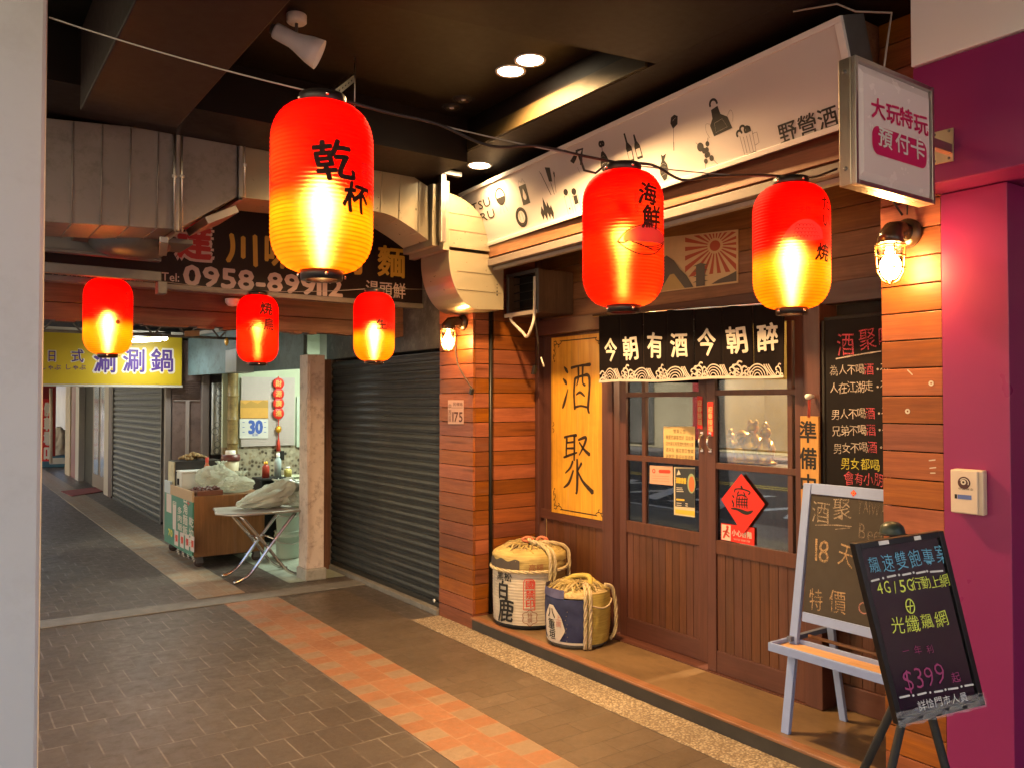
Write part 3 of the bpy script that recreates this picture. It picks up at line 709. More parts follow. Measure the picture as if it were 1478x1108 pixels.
for dx in (820, 832):                    # shakers
    q = IC(dx, 291, 34 if dx < 825 else 36, 'shaker_icon'); D_(0, .38, .15, q, .13); L_([(-.16,.24),(-.18,-.5),(.18,-.5),(.16,.24),(-.16,.24)], q, .05)
    if dx > 825: P_([(-.13,-.1),(.12,-.1),(.12,.22),(-.11,.22)], q)
    else: D_(0, -.3, .05, q)
q = IC(831, 233, 30, 'leaf_icon'); P_([(-.4,.1),(-.05,.28),(.4,.5),(.22,.2),(.05,.05),(-.18,-.08)], q); L_([(.02,-.3),(.12,-.62)], q, .05)
q = IC(871, 227, 40, 'drumstick_icon')   # drumstick
P_([(-.2,-.5),(.18,-.48),(.25,-.2),(.16,.05),(.06,.2),(-.06,.18),(-.18,-.05),(-.26,-.28)], q); L_([(.02,.2),(.06,.38)], q, .08); R_(.02, .45, .07, q, .04); R_(.13, .44, .06, q, .04)
q = IC(914, 211, 42, 'bottle_icon')      # bottles
P_([(-.32,.5),(-.24,.5),(-.22,.18),(-.08,.0),(-.10,-.48),(-.34,-.48),(-.37,0),(-.31,.18)], q); P_([(.12,.34),(.19,.34),(.22,.1),(.32,-.05),(.34,-.48),(.06,-.48),(.04,-.05),(.11,.1)], q)
q = IC(973, 192, 46, 'spatula_icon')     # spatula
P_([(.0,.12),(.22,.2),(.30,.42),(.18,.5),(.02,.46),(-.06,.3)], q); L_([(.02,.12),(-.12,-.3)], q, .045); L_([(-.10,-.26),(-.17,-.5)], q, .075)
q = IC(958, 242, 36, 'fish_icon')        # fish
P_([(-.14,-.5),(.02,-.46),(.2,-.2),(.22,.08),(.12,.24),(.30,.46),(.10,.42),(.02,.5),(-.02,.26),(-.2,.05),(-.26,-.2)], q)
q = IC(1021, 227, 48, 'skewer_icon')     # skewers
L_([(-.30,.5),(.36,-.34)], q, .04); L_([(.18,.5),(-.26,-.5)], q, .04)
for t_ in (.2, .36, .52, .68): D_(-.30 + .66*t_, .5 - .84*t_, .085 if t_ > .25 else .13, q)
for t_ in (.15, .3, .45, .6): D_(.18 - .44*t_, .5 - t_, .075, q)
R_(.30, -.38, .08, q, .04, pi, 2.2*pi); R_(-.20, -.5, .07, q, .04, pi, 2.2*pi)
q = IC(1035, 168, 50, 'apron_icon')      # apron
P_([(-.16,.22),(.10,.26),(.14,.02),(.36,-.12),(.44,-.46),(-.26,-.5),(-.32,-.18),(-.18,-.02)], q); R_(-.03, .34, .13, q, .03, -.1, 3.3); L_([(.36,-.1),(.5,.02),(.56,-.1),(.5,-.3)], q, .025, True); L_([(-.3,-.14),(-.46,-.1),(-.5,-.3),(-.42,-.5)], q, .025, True)
q = IC(1079, 203, 40, 'beer_mug_icon')   # beer mug
L_([(-.28,.22),(-.24,-.5),(.26,-.46),(.28,.24)], q, .06)
for x in (-.14, 0, .14): L_([(x,.16),(x+.01,-.42)], q, .06)
L_([(.28,.16),(.46,.16),(.46,-.2),(.28,-.24)], q, .06); L_([(-.26,-.47),(.26,-.44)], q, .09)
for x, y in ((-.28,.3),(-.1,.42),(.08,.34)): R_(x, y, .11, q, .035, 0, pi*1.2)
P_([(.0,.24),(.24,.26),(.22,.44),(.04,.42)], q)
IO = {nm_: m_.build(nm_, M['ink'], SG) for nm_, m_ in ICONS}
wi = MB()
q = q0; P_([(-.19,-.42),(.21,-.42),(.21,.16),(-.19,.16)], q) if False else None
for q, z_ in ((q0, 0),): disc(wi, SP, q[0] + .01*q[2], q[1] - .18*q[2], .12*q[2], .002, 14, .14*q[2]); poly(wi, SP, [(-.10,-.12),(.12,-.12),(.01,.16)], .002, q[2], q[0], q[1])
wi.build('highlight', M['signface'], IO['sauce_icon']); wi = MB()
q = IC(1035, 168, 50); stroke(wi, SP, [(-.14,-.16),(.16,-.12),(.28,-.38),(-.16,-.42),(-.14,-.16)], .03*q[2], .002, q[2], q[0], q[1], smooth=False)
wi.build('highlight', M['signface'], IO['apron_icon']); wi = MB()
q = IC(871, 227, 40)
for k in range(4): stroke(wi, SP, [(-.22+.02*k, -.36+.12*k), (.0, -.32+.12*k), (.18-.03*k, -.38+.12*k)], .035*q[2], .002, q[2], q[0], q[1])
wi.build('highlight', M['signface'], IO['drumstick_icon']); wi = MB()
q = IC(958, 242, 36)
for k in range(4): stroke(wi, SP, [(-.2+.02*k, -.3+.13*k), (.0, -.25+.13*k), (.18, -.32+.13*k)], .04*q[2], .002, q[2], q[0], q[1])
wi.build('highlight', M['signface'], IO['fish_icon']); wi = MB()
q = IC(914, 211, 42); poly(wi, SP, [(-.32,-.4),(-.13,-.4),(-.12,-.12),(-.33,-.12)], .002, q[2], q[0], q[1]); poly(wi, SP, [(.09,-.4),(.30,-.4),(.29,-.14),(.09,-.14)], .002, q[2], q[0], q[1])
wi.build('highlight', M['signface'], IO['bottle_icon']); wi = MB()
q = IC(973, 192, 46); stroke(wi, SP, [(.06,.34),(.2,.4)], .05*q[2], .002, q[2], q[0], q[1])
wi.build('highlight', M['signface'], IO['spatula_icon'])
tx = MB(); wpx(tx, SP, '野營酒場', 1180, 177, 33, None, .012); tx.build('shop_name_lettering', M['ink'], SG); tx = MB(); wpx(tx, SP, 'TSU', 694, 296, 13, 30, .01); tx.build('upper_lettering', M['ink'], SG); tx = MB(); wpx(tx, SP, 'RU', 704, 311, 13, 22, .01)
tx.build('lettering', M['ink'], SG)

# ------------------------------------------------------------------ golden panel with brush writing
GP = thing('wooden_name_panel', (3.46, 4.14, .77), 'tall golden wooden panel with large black brush characters and scrolled corners beside the doors', 'sign')
PP = plX(3.445)
aL, bB = PP.px(796, 737); aR, _ = PP.px(875, 700); _, bT = PP.px(796, 488); bB -= .005
aR = PP.px(877, 700)[0]
MB().fbox(PP, aL, aR, bB, bT, -.028, 0).build('board', wood('golden_panel_wood', (.62,.27,.022), (.84,.45,.045), 'Z', .8, .42, .1, False, .5), GP, bevel=.002)
MB().fbox(PP, aL - .018, aL - .003, bB, bT, -.03, -.006).build('side_rod', M['frame'], GP)
ik = MB()
def brush(strokes, x0, y0, w, h, bw):
    for s_ in strokes: stroke(ik, PP, [(x0 + p[0]*w, y0 + p[1]*h, p[2] if len(p) > 2 else 1) for p in s_], bw, .001, rough=.06)
JIU = [[(.04,.95,.5),(.12,.88,1.2),(.17,.82,.7)], [(.0,.70,.5),(.09,.63,1.2),(.13,.58,.6)], [(-.02,.08,.7),(.05,.2,1.2),(.18,.48,.4)],
       [(.30,.92,.9),(.6,.955,.7),(.98,.97,1.2)], [(.44,.70,1),(.40,.4,.9),(.43,.06,.9)], [(.44,.70,.9),(.7,.745,.8),(.92,.74,1.2),(.95,.5,1),(.90,.10,1.1),(.94,-.02,.6)],
       [(.56,.94,1),(.56,.72,.8),(.50,.55,.5)], [(.72,.95,.9),(.71,.62,.7),(.80,.55,.9)], [(.48,.36,.5),(.62,.41,.9),(.78,.33,.6)], [(.43,.10,.8),(.65,.13,.7),(.88,.10,.7)]]
JU = [[(.02,.93,.8),(.25,.965,.7),(.48,.98,1)], [(.12,.92,.9),(.10,.78,.8),(.09,.60,.6)], [(.40,.97,1),(.40,.75,.9),(.39,.54,.8)], [(.13,.84,.6),(.36,.86,.7)], [(.13,.74,.6),(.36,.75,.7)], [(.0,.575,.7),(.25,.63,.8),(.50,.68,.5)],
      [(.55,.90,.7),(.82,.95,1),(.76,.82,.9),(.58,.64,.5)], [(.58,.86,.6),(.76,.74,.9),(.95,.66,1.2)],
      [(.50,.56,.8),(.51,.3,1.1),(.49,.0,.9),(.44,-.03,.4)], [(.34,.52,.9),(.24,.40,.8),(.06,.30,.5)], [(.36,.36,.7),(.2,.14,1),(.0,.04,.5)], [(.66,.50,1),(.58,.42,.7),(.52,.36,.5)], [(.54,.34,.6),(.72,.18,1),(1.06,.02,1.5)]]
a0, b0 = PP.px(813, 594); a1, b1 = PP.px(853, 524); brush(JIU, a0, b0, a1 - a0, b1 - b0, .021)
a0, b0 = PP.px(814, 706); a1, b1 = PP.px(853, 627); brush(JU, a0, b0, a1 - a0, b1 - b0, .022)
ik.build('brush_writing', M['brownink'], GP)
orn = MB(); mrg = .03
for sx_ in (0, 1):
    for sy_ in (0, 1):
        ox = aL + mrg if not sx_ else aR - mrg; oy = bB + mrg if not sy_ else bT - mrg; ux = 1 if not sx_ else -1; uy = 1 if not sy_ else -1
        def Q(pts): return [(ox + ux*p[0], oy + uy*p[1], p[2] if len(p) > 2 else 1) for p in pts]
        for pts in ([(.0,.0),(.02,-.004),(.03,.012),(.014,.022),(.0,.012)], [(.03,.012),(.05,.02),(.075,.012),(.08,.0),(.068,-.004)], [(.0,.022),(.012,.04),(.004,.06),(-.006,.052)], [(.004,.06),(.014,.08),(.006,.10)], [(.05,.02),(.056,.032),(.046,.038)], [(.0,.085),(-.008,.10),(.0,.118)]):
            stroke(orn, PP, Q(pts), .0062, .001)
        disc(orn, PP, ox + ux*.006, oy + uy*.130, .006, .001, 10)
for oy in (bB + mrg - .002, bT - mrg + .002): stroke(orn, PP, [(aL + .11, oy), (aR - .11, oy)], .0075, .001)
for ox in (aL + .012, aR - .012): stroke(orn, PP, [(ox, bB + .16), (ox, bT - .16)], .003, .001)
for ox, u_ in ((aL + .016, 1), (aR - .016, -1)):
    for k in (-1, 1): stroke(orn, PP, [(ox, 1.33 + k*.006), (ox + u_*.014, 1.33 + k*.02), (ox + u_*.004, 1.33 + k*.035)], .005, .001)
orn.build('scroll_ornament', M['brownink'], GP)

# ------------------------------------------------------------------ door curtain
NX = 3.27
NP0 = plX(NX)
na0, _ = NP0.px(864, 500); na1, _ = NP0.px(1134, 500); nzT = onX(866, 455, NX).z; nzB = onX(862, 553, NX).z
nzT2 = onX(1134, 436, NX).z; nzB2 = onX(1134, 545, NX).z
NW = na1 - na0
def cloth(a, b, c=0.0):
    """a along the curtain, b 0 (hem) .. 1 (rod)"""
    t = a / NW; zt = nzT + (nzT2 - nzT)*t; zb = nzB + (nzB2 - nzB)*t + .004*sin(a*9)
    wv = (.010*sin(a*17 + .6) + .006*sin(a*41)) * (1 - .8*b)
    return Vector((NX - c + wv, -(na0 + a), zb + (zt - zb)*b))
NC = thing('door_curtain', (NX, -(na0+na1)/2, nzB), 'black split door curtain with pale brush characters and a wave border, hanging over the doors', 'curtain')
cm = MB(); npan = 7
for k in range(npan):
    a_0 = NW*k/npan + .0015; a_1 = NW*(k+1)/npan - .0015
    cm.grid(lambda u, v, a_0=a_0, a_1=a_1, k=k: cloth(a_0 + (a_1-a_0)*u, v, .0012*(k % 2)), 14, 10)
def cl_mat():
    m, n, p, o = mat('black_curtain_cloth'); v = pos(n); p.inputs['Base Color'].default_value = (.009,.006,.006,1); p.inputs['Roughness'].default_value = .9; p.inputs['Specular IOR Level'].default_value = .08
    bump(n, p, noise_t(n, v, 300, 2), .3, .001); return m
cm.build('cloth', cl_mat(), NC, solid=.0016)
tw = MB(); hN = .5*((nzT-nzB)+(nzT2-nzB2))
def clf(a, b, c=0.0): return cloth(a, b / hN, .0045 + c)
for ch, px, py, hp in (('今',882,506,29),('朝',911,504,30),('有',946,499,35),('酒',982,498,33),('今',1021,495,37),('朝',1064,492,37),('醉',1109,487,42)):
    a, b = NP0.px(px, py); t = (a - na0)/NW; zb = nzB + (nzB2-nzB)*t
    hm = onX(px, py - hp/2, NX).z - onX(px, py + hp/2, NX).z
    write(tw, clf, ch, a - na0, (b - zb) * hN / ((nzT-nzB) + ((nzT2-nzB2)-(nzT-nzB))*t), hm/.9, .022, jit=.035, sx=.88, sub=.3, shear=-.06)
tw.build('lettering', M['offwhite'], NC)
wv = MB(); cyc = 5; cw = NW / cyc
stepn = 60
for i in range(stepn):
    a_0, a_1 = NW*i/stepn, NW*(i+1)/stepn
    wv.add([clf(a_0, .002), clf(a_1, .002), clf(a_1, .016), clf(a_0, .016)], [(0,1,2,3)])
for k in range(cyc + 1):
    x = k * cw + .10
    for r_ in (.062, .048, .034, .020):
        pts = [(x + r_*cos(a_), .012 + r_*1.05*sin(a_)) for a_ in [pi*.04 + pi*.92*j/14 for j in range(15)]]
        pts = [p for p in pts if 0 < p[0] < NW - .002]
        if len(pts) > 3: stroke(wv, clf, pts, .0065 if r_ > .05 else .0048, .0, smooth=False)
    pts = [(x + .062 + .05*t_, .062*(1-t_)**1.5 + .012) for t_ in (0, .25, .5, .75, 1)]
    for off in (0, .012, .024):
        pp = [(p[0] + off - .02, p[1]) for p in pts if 0 < p[0] + off - .02 < NW - .002]
        if len(pp) > 2: stroke(wv, clf, pp, .006, 0)
    for dx, s_ in ((-.10, 1.0), (-.055, .62), (.135, .8)):
        for cv in ([(0,.012),(.012,.035),(.008,.06),(-.01,.075),(-.028,.07),(-.03,.056),(-.02,.052)], [(.008,.05),(.022,.066),(.036,.06)], [(0,.03),(-.014,.042),(-.028,.036),(-.026,.027)], [(.004,.012),(.02,.03),(.032,.026)], [(-.012,.076),(-.002,.092),(.012,.088)]):
            pp = [(x + dx + p[0]*s_, p[1]*s_) for p in cv]
            if all(.003 < p[0] < NW - .003 for p in pp): stroke(wv, clf, pp, .0085*s_, 0)
wv.build('wave_border', flat('pale_wave_print', (.54,.46,.41), .8), NC)
MB().tube([cloth(-.05, 1.0) + Vector((.006, 0, 0)), cloth(NW + .02, 1.0) + Vector((.006, 0, 0))], .008, 10).build('rod', M['chrome'], NC)

# ------------------------------------------------------------------ papers on the doors
def paper(name, lab, cat, x, pts, m, thick=.0012, ret=False):
    pl_ = plX(x); q = [pl_.px(*p) for p in pts]
    t = thing(name, pl_(sum(p[0] for p in q)/len(q), min(p[1] for p in q)), lab, cat)
    MB().prism([pl_(a, b, 0) for a, b in q], (-thick, 0, 0)).build('sheet', m, t)
    return t, pl_
GX = XL + .0165; GXR = XR + .0165
t, q = paper('notice_paper', 'cream notice paper with small printed lines stuck to a door pane above the pink card', 'notice', GX, [(958,615),(1003,615),(1003,667),(958,664)], flat('cream_paper', (.66,.47,.21), .6))
w_ = MB()
for k, s_ in enumerate(('營業公告', '親愛的顧客您好 因疫情', '店內座位有限請先預約入座', '週末及 國定假日營業', '謝謝您 歡迎光臨酒聚')): wpx(w_, q, s_, 981, 622 + k*9.2, 6, 18 if k == 0 else 40, .0, c=.002)
w_.build('lettering', flat('grey_ink', (.20,.13,.05), .7), t)
t, q = paper('notice_card', 'small pink rectangular card with a red banner on the door glass', 'notice', GX, [(938,671),(971,672),(971,700),(938,697)], flat('pink_card', (.66,.37,.27), .6))
w_ = MB(); lpx(w_, q, [(952,679.5),(967,680)], .02, .002, False); ring(w_, q, *q.px(944, 679), .010, .006, .002); w_.build('printed_banner', M['redink'], t)
w_ = MB()
for k in range(3): lpx(w_, q, [(942, 686+k*3.5), (966, 687+k*3.5)], .002, .002, False)
w_.build('printed_lines', flat('pale_ink', (.42,.22,.15), .7), t)
t, q = paper('menu_poster', 'dark menu poster with yellow headings and a food bowl on the door glass', 'poster', GX, [(973,673),(1003,674),(1003,746),(973,742)], flat('poster_paper', (.62,.52,.35), .5))
w_ = MB(); poly(w_, q, [q.px(*p) for p in ((975,675),(1003,676),(1003,732),(975,730))], .002); w_.build('dark_print', flat('dark_poster_ink', (.03,.035,.045), .5), t)
w_ = MB(); poly(w_, q, [q.px(*p) for p in ((975,734),(1003,737),(1003,744),(975,740))], .002); wpx(w_, q, '酒聚套餐', 983.5, 693, 8, 15, .05, c=.003)
lpx(w_, q, [(977,720),(988,721)], .010, .003, False); w_.build('yellow_print', flat('yellow_print', (.68,.46,.05), .5), t)
w_ = MB(); disc(w_, q, *q.px(998.5, 697), .030, .0032, 18, .055); w_.build('bowl_rim', flat('pale_green_print', (.32,.40,.22), .5), t)
w_ = MB(); disc(w_, q, *q.px(999, 698), .022, .0042, 18, .044); w_.build('soup_print', flat('orange_print', (.55,.16,.05), .5), t)
w_ = MB()
for k in range(3): lpx(w_, q, [(977, 703+k*2.6), (985+k, 703.5+k*2.6)], .004, .003, False)
for k in range(2): lpx(w_, q, [(977, 725+k*3), (984, 725.7+k*3)], .004, .003, False); lpx(w_, q, [(990, 726+k*3), (993, 726.5+k*3)], .005, .003, False)
poly(w_, q, [q.px(*p) for p in ((977,685),(980,677),(983,684))], .003); w_.build('white_print', M['offwhite'], t)
# red diamond with black writing
t, q = paper('red_diamond_paper', 'large red diamond paper with a black brush character on the door glass', 'decoration', GXR - .012, [(1041,720),(1070,683),(1104,727),(1073,770)], M['red'])
w_ = MB(); ca, cb = q.px(1071, 722)
def bs(pts, w=.008): stroke(w_, q, [(ca + p[0], cb + p[1], p[2] if len(p) > 2 else 1) for p in pts], w, .002, rough=.1)
bs([(-.004,.075),(.004,.06)], .012); bs([(-.045,.040),(-.04,.055),(.0,.06),(.05,.05),(.042,.036)]); bs([(-.02,.045),(-.028,.03)]); bs([(.012,.045),(.02,.03)]); bs([(-.03,.022),(.0,.030),(.03,.022)], .007)
for x in (-.03, -.014, .004, .020, .034): bs([(x,.018),(x-.004,-.012),(x-.001,-.035)], .0065)
for y in (.006,-.008,-.022): bs([(-.032,y),(.036,y+.004)], .0055)
bs([(-.058,.022),(-.05,.012)], .01); bs([(-.062,-.004),(-.052,-.022),(-.056,-.034)], .009); bs([(-.068,-.046,.5),(-.03,-.046,.9),(.03,-.058,1.4),(.068,-.044,.5)], .015)
w_.build('brush_writing', M['ink'], t)
t, q = paper('warning_sticker', 'red mind-the-step sticker with a running figure, below the red diamond paper', 'sticker', GXR - .006, [(1041,754),(1089,761),(1089,787),(1041,778)], M['red'])
w_ = MB(); poly(w_, q, [q.px(*p) for p in ((1042,755.5),(1055,757.5),(1055,780),(1042,777.5))], .002); wpx(w_, q, '小心台階', 1071, 770, 9, 29, .02, c=.002); wpx(w_, q, 'WATCH YOUR STEP', 1071, 779, 2.6, 24, .0, c=.002); w_.build('white_print', M['offwhite'], t)
w_ = MB(); lpx(w_, q, [(1045,775),(1048,768),(1051,762)], .012, .003); lpx(w_, q, [(1044,766),(1049,766),(1053,769)], .008, .003); lpx(w_, q, [(1048,769),(1053,774)], .009, .003); disc(w_, q, *q.px(1050.5, 760), .009, .003, 10); w_.build('running_figure', M['redink'], t)
# red couplet strips on the meeting stiles
for x, pts, lab in ((XL, [(1006.5,571),(1014,572),(1014,619),(1006.5,617)], 'narrow red luck strip over the handle of the door with the notices'), (XR, [(1021.5,580),(1029.5,580),(1029.5,629),(1021.5,628)], 'narrow red luck strip over the handle of the door with the red diamond')):
    t, q = paper('red_paper_strip', lab, 'decoration', x - .0025, pts, M['red']); tag(t, group='red strips on the door stiles')
    w_ = MB(); wpx(w_, q, '迎春接福', (pts[0][0]+pts[1][0])/2, (pts[0][1]+pts[2][1])/2, 36, None, .02, True, c=.002); w_.build('lettering', flat('gold_ink', (.75,.42,.2), .5), t)
# hanging wooden notice
t = thing('hanging_wood_notice', onX(1167, 720, 3.30), 'narrow hanging wooden notice with black characters beside the tall chalkboard', 'sign')
q = plX(3.30); a0, b1 = q.px(1155, 600); a1, _ = q.px(1181, 600); _, b0 = q.px(1167, 745)
MB().fbox(q, a0, a1, b0, b1, -.014, 0).build('board', wood('light_orange_wood', (.52,.24,.05), (.66,.36,.10), 'Z', 1, .45, .1, False), t, bevel=.001)
w_ = MB(); wpx(w_, q, '準備中', 1166.5, 661.5, 112, 24, .02, True, c=.001, pitch=1.15); w_.build('lettering', M['ink'], t)
hk = q(*q.px(1168, 572)); MB().tube([q((a0+a1)/2 - .004, b1 - .006, .002), hk + Vector((.0,.004,-.01)), hk, hk + Vector((0,-.004,-.01)), q((a0+a1)/2 + .004, b1 - .006, .002)], .0022, 6).build('string', M['redink'], t)
MB().lathe([(0,.02),(.012,.018),(.014,0),(.008,-.03),(0,-.034)], hk, 12, (-1,0,0)).build('hook', M['white'], t)
# brass figures on the shelf
brass = paint('polished_brass', (.90,.48,.05), .30, .1, 8, .6, .02, dirt=(.12,.07,.03))
def figurine(px, h, lab, kind):
    x = 3.60; t = thing('brass_figurine', (x, onX(px, 640, x).y, zsh + .0005), lab, 'figurine', 'brass figures on the shelf behind the door glass')
    t.scale = (h, h, h)
    MB().lathe([(0,0),(.24,0),(.25,.04),(.20,.06),(.16,.10),(.2,.22),(.22,.36),(.17,.5),(.10,.58),(.07,.62)], (0,0,0), 20).build('body', brass, t, local=True)
    bd = MB(); bd.lathe([(0,-.13),(.09,-.09),(.13,0),(.10,.09),(0,.13)], (0,0,.72), 16)
    if kind == 0: bd.lathe([(.06,0),(.035,.06),(0,.09)], (.0,.08,.82), 8).lathe([(.06,0),(.035,.06),(0,.09)], (.0,-.08,.82), 8)
    elif kind == 1: bd.lathe([(.22,0),(.20,.02),(.05,.10),(0,.11)], (0,0,.78), 18)
    else: bd.lathe([(.07,0),(.09,.06),(.03,.14),(0,.15)], (0,0,.82), 10)
    bd.build('head', brass, t, local=True)
    MB().tube([(-.02,.16,.5),(-.12,.26,.42),(-.2,.22,.55+.1*kind)], [.06,.05,.04], 8).tube([(-.02,-.16,.5),(-.14,-.24,.36),(-.22,-.14,.3)], [.06,.05,.04], 8).build('arms', brass, t, local=True)
for a_ in ((1054, .19, 'bald brass figure on the shelf behind the door glass', 2), (1070, .20, 'brass figure in a wide hat on the shelf behind the door glass', 1), (1087, .26, 'tall cat eared brass figure on the shelf behind the door glass', 0), (1105, .23, 'brass figure with a topknot on the shelf behind the door glass', 2)):
    figurine(*a_)
# ------------------------------------------------------------------ red lanterns
LH, LR = .43, .13
def lprof(h):
    """radius at height h above the bottom ring"""
    e = min(h, LH - h)
    if e < 0: return .055
    if e < .105:
        t = e / .105; return .058 + (LR - .058) * (1 - (1 - t)**2.3)**.55
    return LR
def lantern_mat(name, zb, k_dn, k_up, base=(.62, .0, .0)):
    """lit paper: brightness falls off with the distance from the bulb, which shines down and sideways"""
    m, n, p, o = mat(name)
    tc = N(n, 'TexCoord').outputs['Object']; sep = N(n, 'SeparateXYZ'); n.links.new(tc, sep.inputs[0])
    d = N(n, 'VectorMath', operation='DISTANCE'); d.inputs[1].default_value = (0, 0, zb); n.links.new(tc, d.inputs[0])
    dz = N(n, 'Math', operation='SUBTRACT'); dz.inputs[0].default_value = zb; n.links.new(sep.outputs[2], dz.inputs[1])
    cs = N(n, 'Math', operation='DIVIDE'); n.links.new(dz.outputs[0], cs.inputs[0]); n.links.new(d.outputs[1] if d.outputs[1].enabled else d.outputs[0], cs.inputs[1])
    lobe = N(n, 'MapRange', interpolation_type='SMOOTHSTEP'); lobe.inputs[1].default_value = -.28; lobe.inputs[2].default_value = .30; lobe.inputs[3].default_value = k_up; lobe.inputs[4].default_value = k_dn
    n.links.new(cs.outputs[0], lobe.inputs[0])
    d2 = N(n, 'Math', operation='MULTIPLY'); n.links.new(d.outputs['Value'], d2.inputs[0]); n.links.new(d.outputs['Value'], d2.inputs[1])
    it = N(n, 'Math', operation='DIVIDE'); n.links.new(lobe.outputs[0], it.inputs[0]); n.links.new(d2.outputs[0], it.inputs[1])
    rib = N(n, 'Math', operation='SINE'); rm_ = N(n, 'Math', operation='MULTIPLY'); rm_.inputs[1].default_value = 2*pi/.0105; n.links.new(sep.outputs[2], rm_.inputs[0]); n.links.new(rm_.outputs[0], rib.inputs[0])
    ng = noise_t(n, tc, 9, 3, .6); rbx = N(n, 'Math', operation='MULTIPLY'); n.links.new(mrange(n, rib.outputs[0], .3, 1, 1.0, .50), rbx.inputs[0]); n.links.new(mrange(n, ng, .3, .7, .68, 1.28), rbx.inputs[1]); rb_ = rbx.outputs[0]
    it2 = N(n, 'Math', operation='MULTIPLY'); n.links.new(it.outputs[0], it2.inputs[0]); n.links.new(rb_, it2.inputs[1])
    col = N(n, 'VectorMath', operation='SCALE'); col.inputs[0].default_value = (.0060, .0030, .00001); n.links.new(it2.outputs[0], col.inputs['Scale'])
    bs_ = N(n, 'VectorMath', operation='SCALE'); bs_.inputs[0].default_value = base; n.links.new(rb_, bs_.inputs['Scale'])
    ad = N(n, 'VectorMath', operation='ADD'); n.links.new(bs_.outputs[0], ad.inputs[0]); n.links.new(col.outputs[0], ad.inputs[1])
    em = N(n, 'Emission'); n.links.new(ad.outputs[0], em.inputs[0]); em.inputs[1].default_value = 1.0
    p.inputs['Base Color'].default_value = (.16,.002,.001,1); p.inputs['Roughness'].default_value = .7; p.inputs['Specular IOR Level'].default_value = .06
    s1 = N(n, 'AddShader'); n.links.new(p.outputs[0], s1.inputs[0]); n.links.new(em.outputs[0], s1.inputs[1])
    rf = N(n, 'BsdfRefraction'); rf.inputs['IOR'].default_value = 1.30; rf.inputs['Roughness'].default_value = .70; rf.inputs[0].default_value = (1, .62, .22, 1)
    mx = N(n, 'MixShader'); mx.inputs[0].default_value = .26; n.links.new(s1.outputs[0], mx.inputs[1]); n.links.new(rf.outputs[0], mx.inputs[2])
    n.links.new(mx.outputs[0], o.inputs[0]); return m
LM_hot = lantern_mat('lit_red_paper_bright', .17, 1.0, .0)
LM_dim = lantern_mat('lit_red_paper_dim', .22, .035, .0)
bulbm = emis('lantern_bulb_and_streak', (1, .60, .20), 34); bulbd = emis('lantern_bulb_and_streak_small', (1, .55, .15), 14)
capm = flat('black_lantern_ring', (.014,.010,.009), .4)
pinm = metal_m('bright_rivet', (.8,.65,.5), .25)
LGROUP = 'red paper lanterns on strings'
def lantern_body(c, hot):
    t = thing('red_lantern', c, 'x', 'lantern', LGROUP)
    prof = [(lprof(LH*i/164.0) + .0012*cos(2*pi*(LH*i/164.0)/.0105), LH*i/164.0) for i in range(165)]
    MB().lathe(prof, (0,0,0), 40).build('paper_shell', LM_hot if hot else LM_dim, t, local=True)
    MB().lathe([(.042,-.022),(.053,-.022),(.055,.004),(.042,.004),(.042,-.022)], (0,0,0), 32).build('bottom_ring', capm, t, local=True)
    MB().lathe([(.044,.426),(.060,.426),(.060,.456),(.050,.458),(.0,.459)], (0,0,0), 32).build('top_ring', capm, t, local=True)
    rv = MB()
    for z in (-.012, .444):
        for k in range(4):
            a = pi/4 + k*pi/2 + .6; rv.lathe([(0,.004),(.004,.003),(.005,0)], (.0595*cos(a), .0595*sin(a), z), 8, (cos(a), sin(a), 0))
    rv.build('rivets', pinm, t, local=True)
    zb = .17 if hot else .22
    b = MB().lathe([(0,-.150),(.003,-.146),(.010,-.09),(.017,-.045),(.023,-.008),(.021,.02),(.011,.05),(.0,.075)], (0,0,zb), 20) if hot else MB().lathe([(0,-.18),(.002,-.176),(.003,-.09),(.010,-.03),(.020,0),(.015,.020),(0,.032)], (0,0,zb), 16)  # bulb drawn out into a tail that imitates the reflected light streak
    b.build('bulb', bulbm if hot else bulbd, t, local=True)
    MB().lathe([(.016,.06),(.016,.11),(.0,.11)], (0,0,zb + .002), 12).tube([(0,0,zb+.10),(0,0,.425)], .003, 6).build('socket', capm, t, local=True)
    return t
def lfr(c, px_c):
    """wraps a print round the lantern; a = arc to the right of the side facing the visitor"""
    dv = Vector((-c.x, -c.y, 0)).normalized(); rg = Vector((0,0,1)).cross(dv); rg = -rg if rg.dot(RT) < 0 else rg
    def f(a, b, cc=0.0):
        r = lprof(b) + .0022 + cc; th = a / LR
        return dv * (r*cos(th)) + rg * (r*sin(th)) + Vector((0,0,b))
    return f
def lpos(px, py, w): return CAMP + ray(px, py) * (F_PX * .26 / w) + Vector((0, 0, -LH/2))
proto = {True: None, False: None}; MADE = {}
def place_lantern(px, py, w, hot, lab, dist=None):
    if (px, py) in MADE: t, c = MADE[(px, py)]; t['label'] = lab; return t, c
    c = lpos(px, py, w if dist is None else F_PX*.26/dist)
    if proto[hot] is None: proto[hot] = t = lantern_body(c, hot)
    else: t = copy_tree(proto[hot]); t.location = c
    t['label'] = lab
    return t, c
def lit_ink(name, thru, col, k):
    m, n, p, o = mat(name); p.inputs['Base Color'].default_value = (*col, 1); p.inputs['Roughness'].default_value = .8
    t = N(n, 'BsdfTransparent'); t.inputs[0].default_value = (*thru, 1); mx = N(n, 'MixShader'); mx.inputs[0].default_value = k
    n.links.new(p.outputs[0], mx.inputs[1]); n.links.new(t.outputs[0], mx.inputs[2]); n.links.new(mx.outputs[0], o.inputs[0]); return m
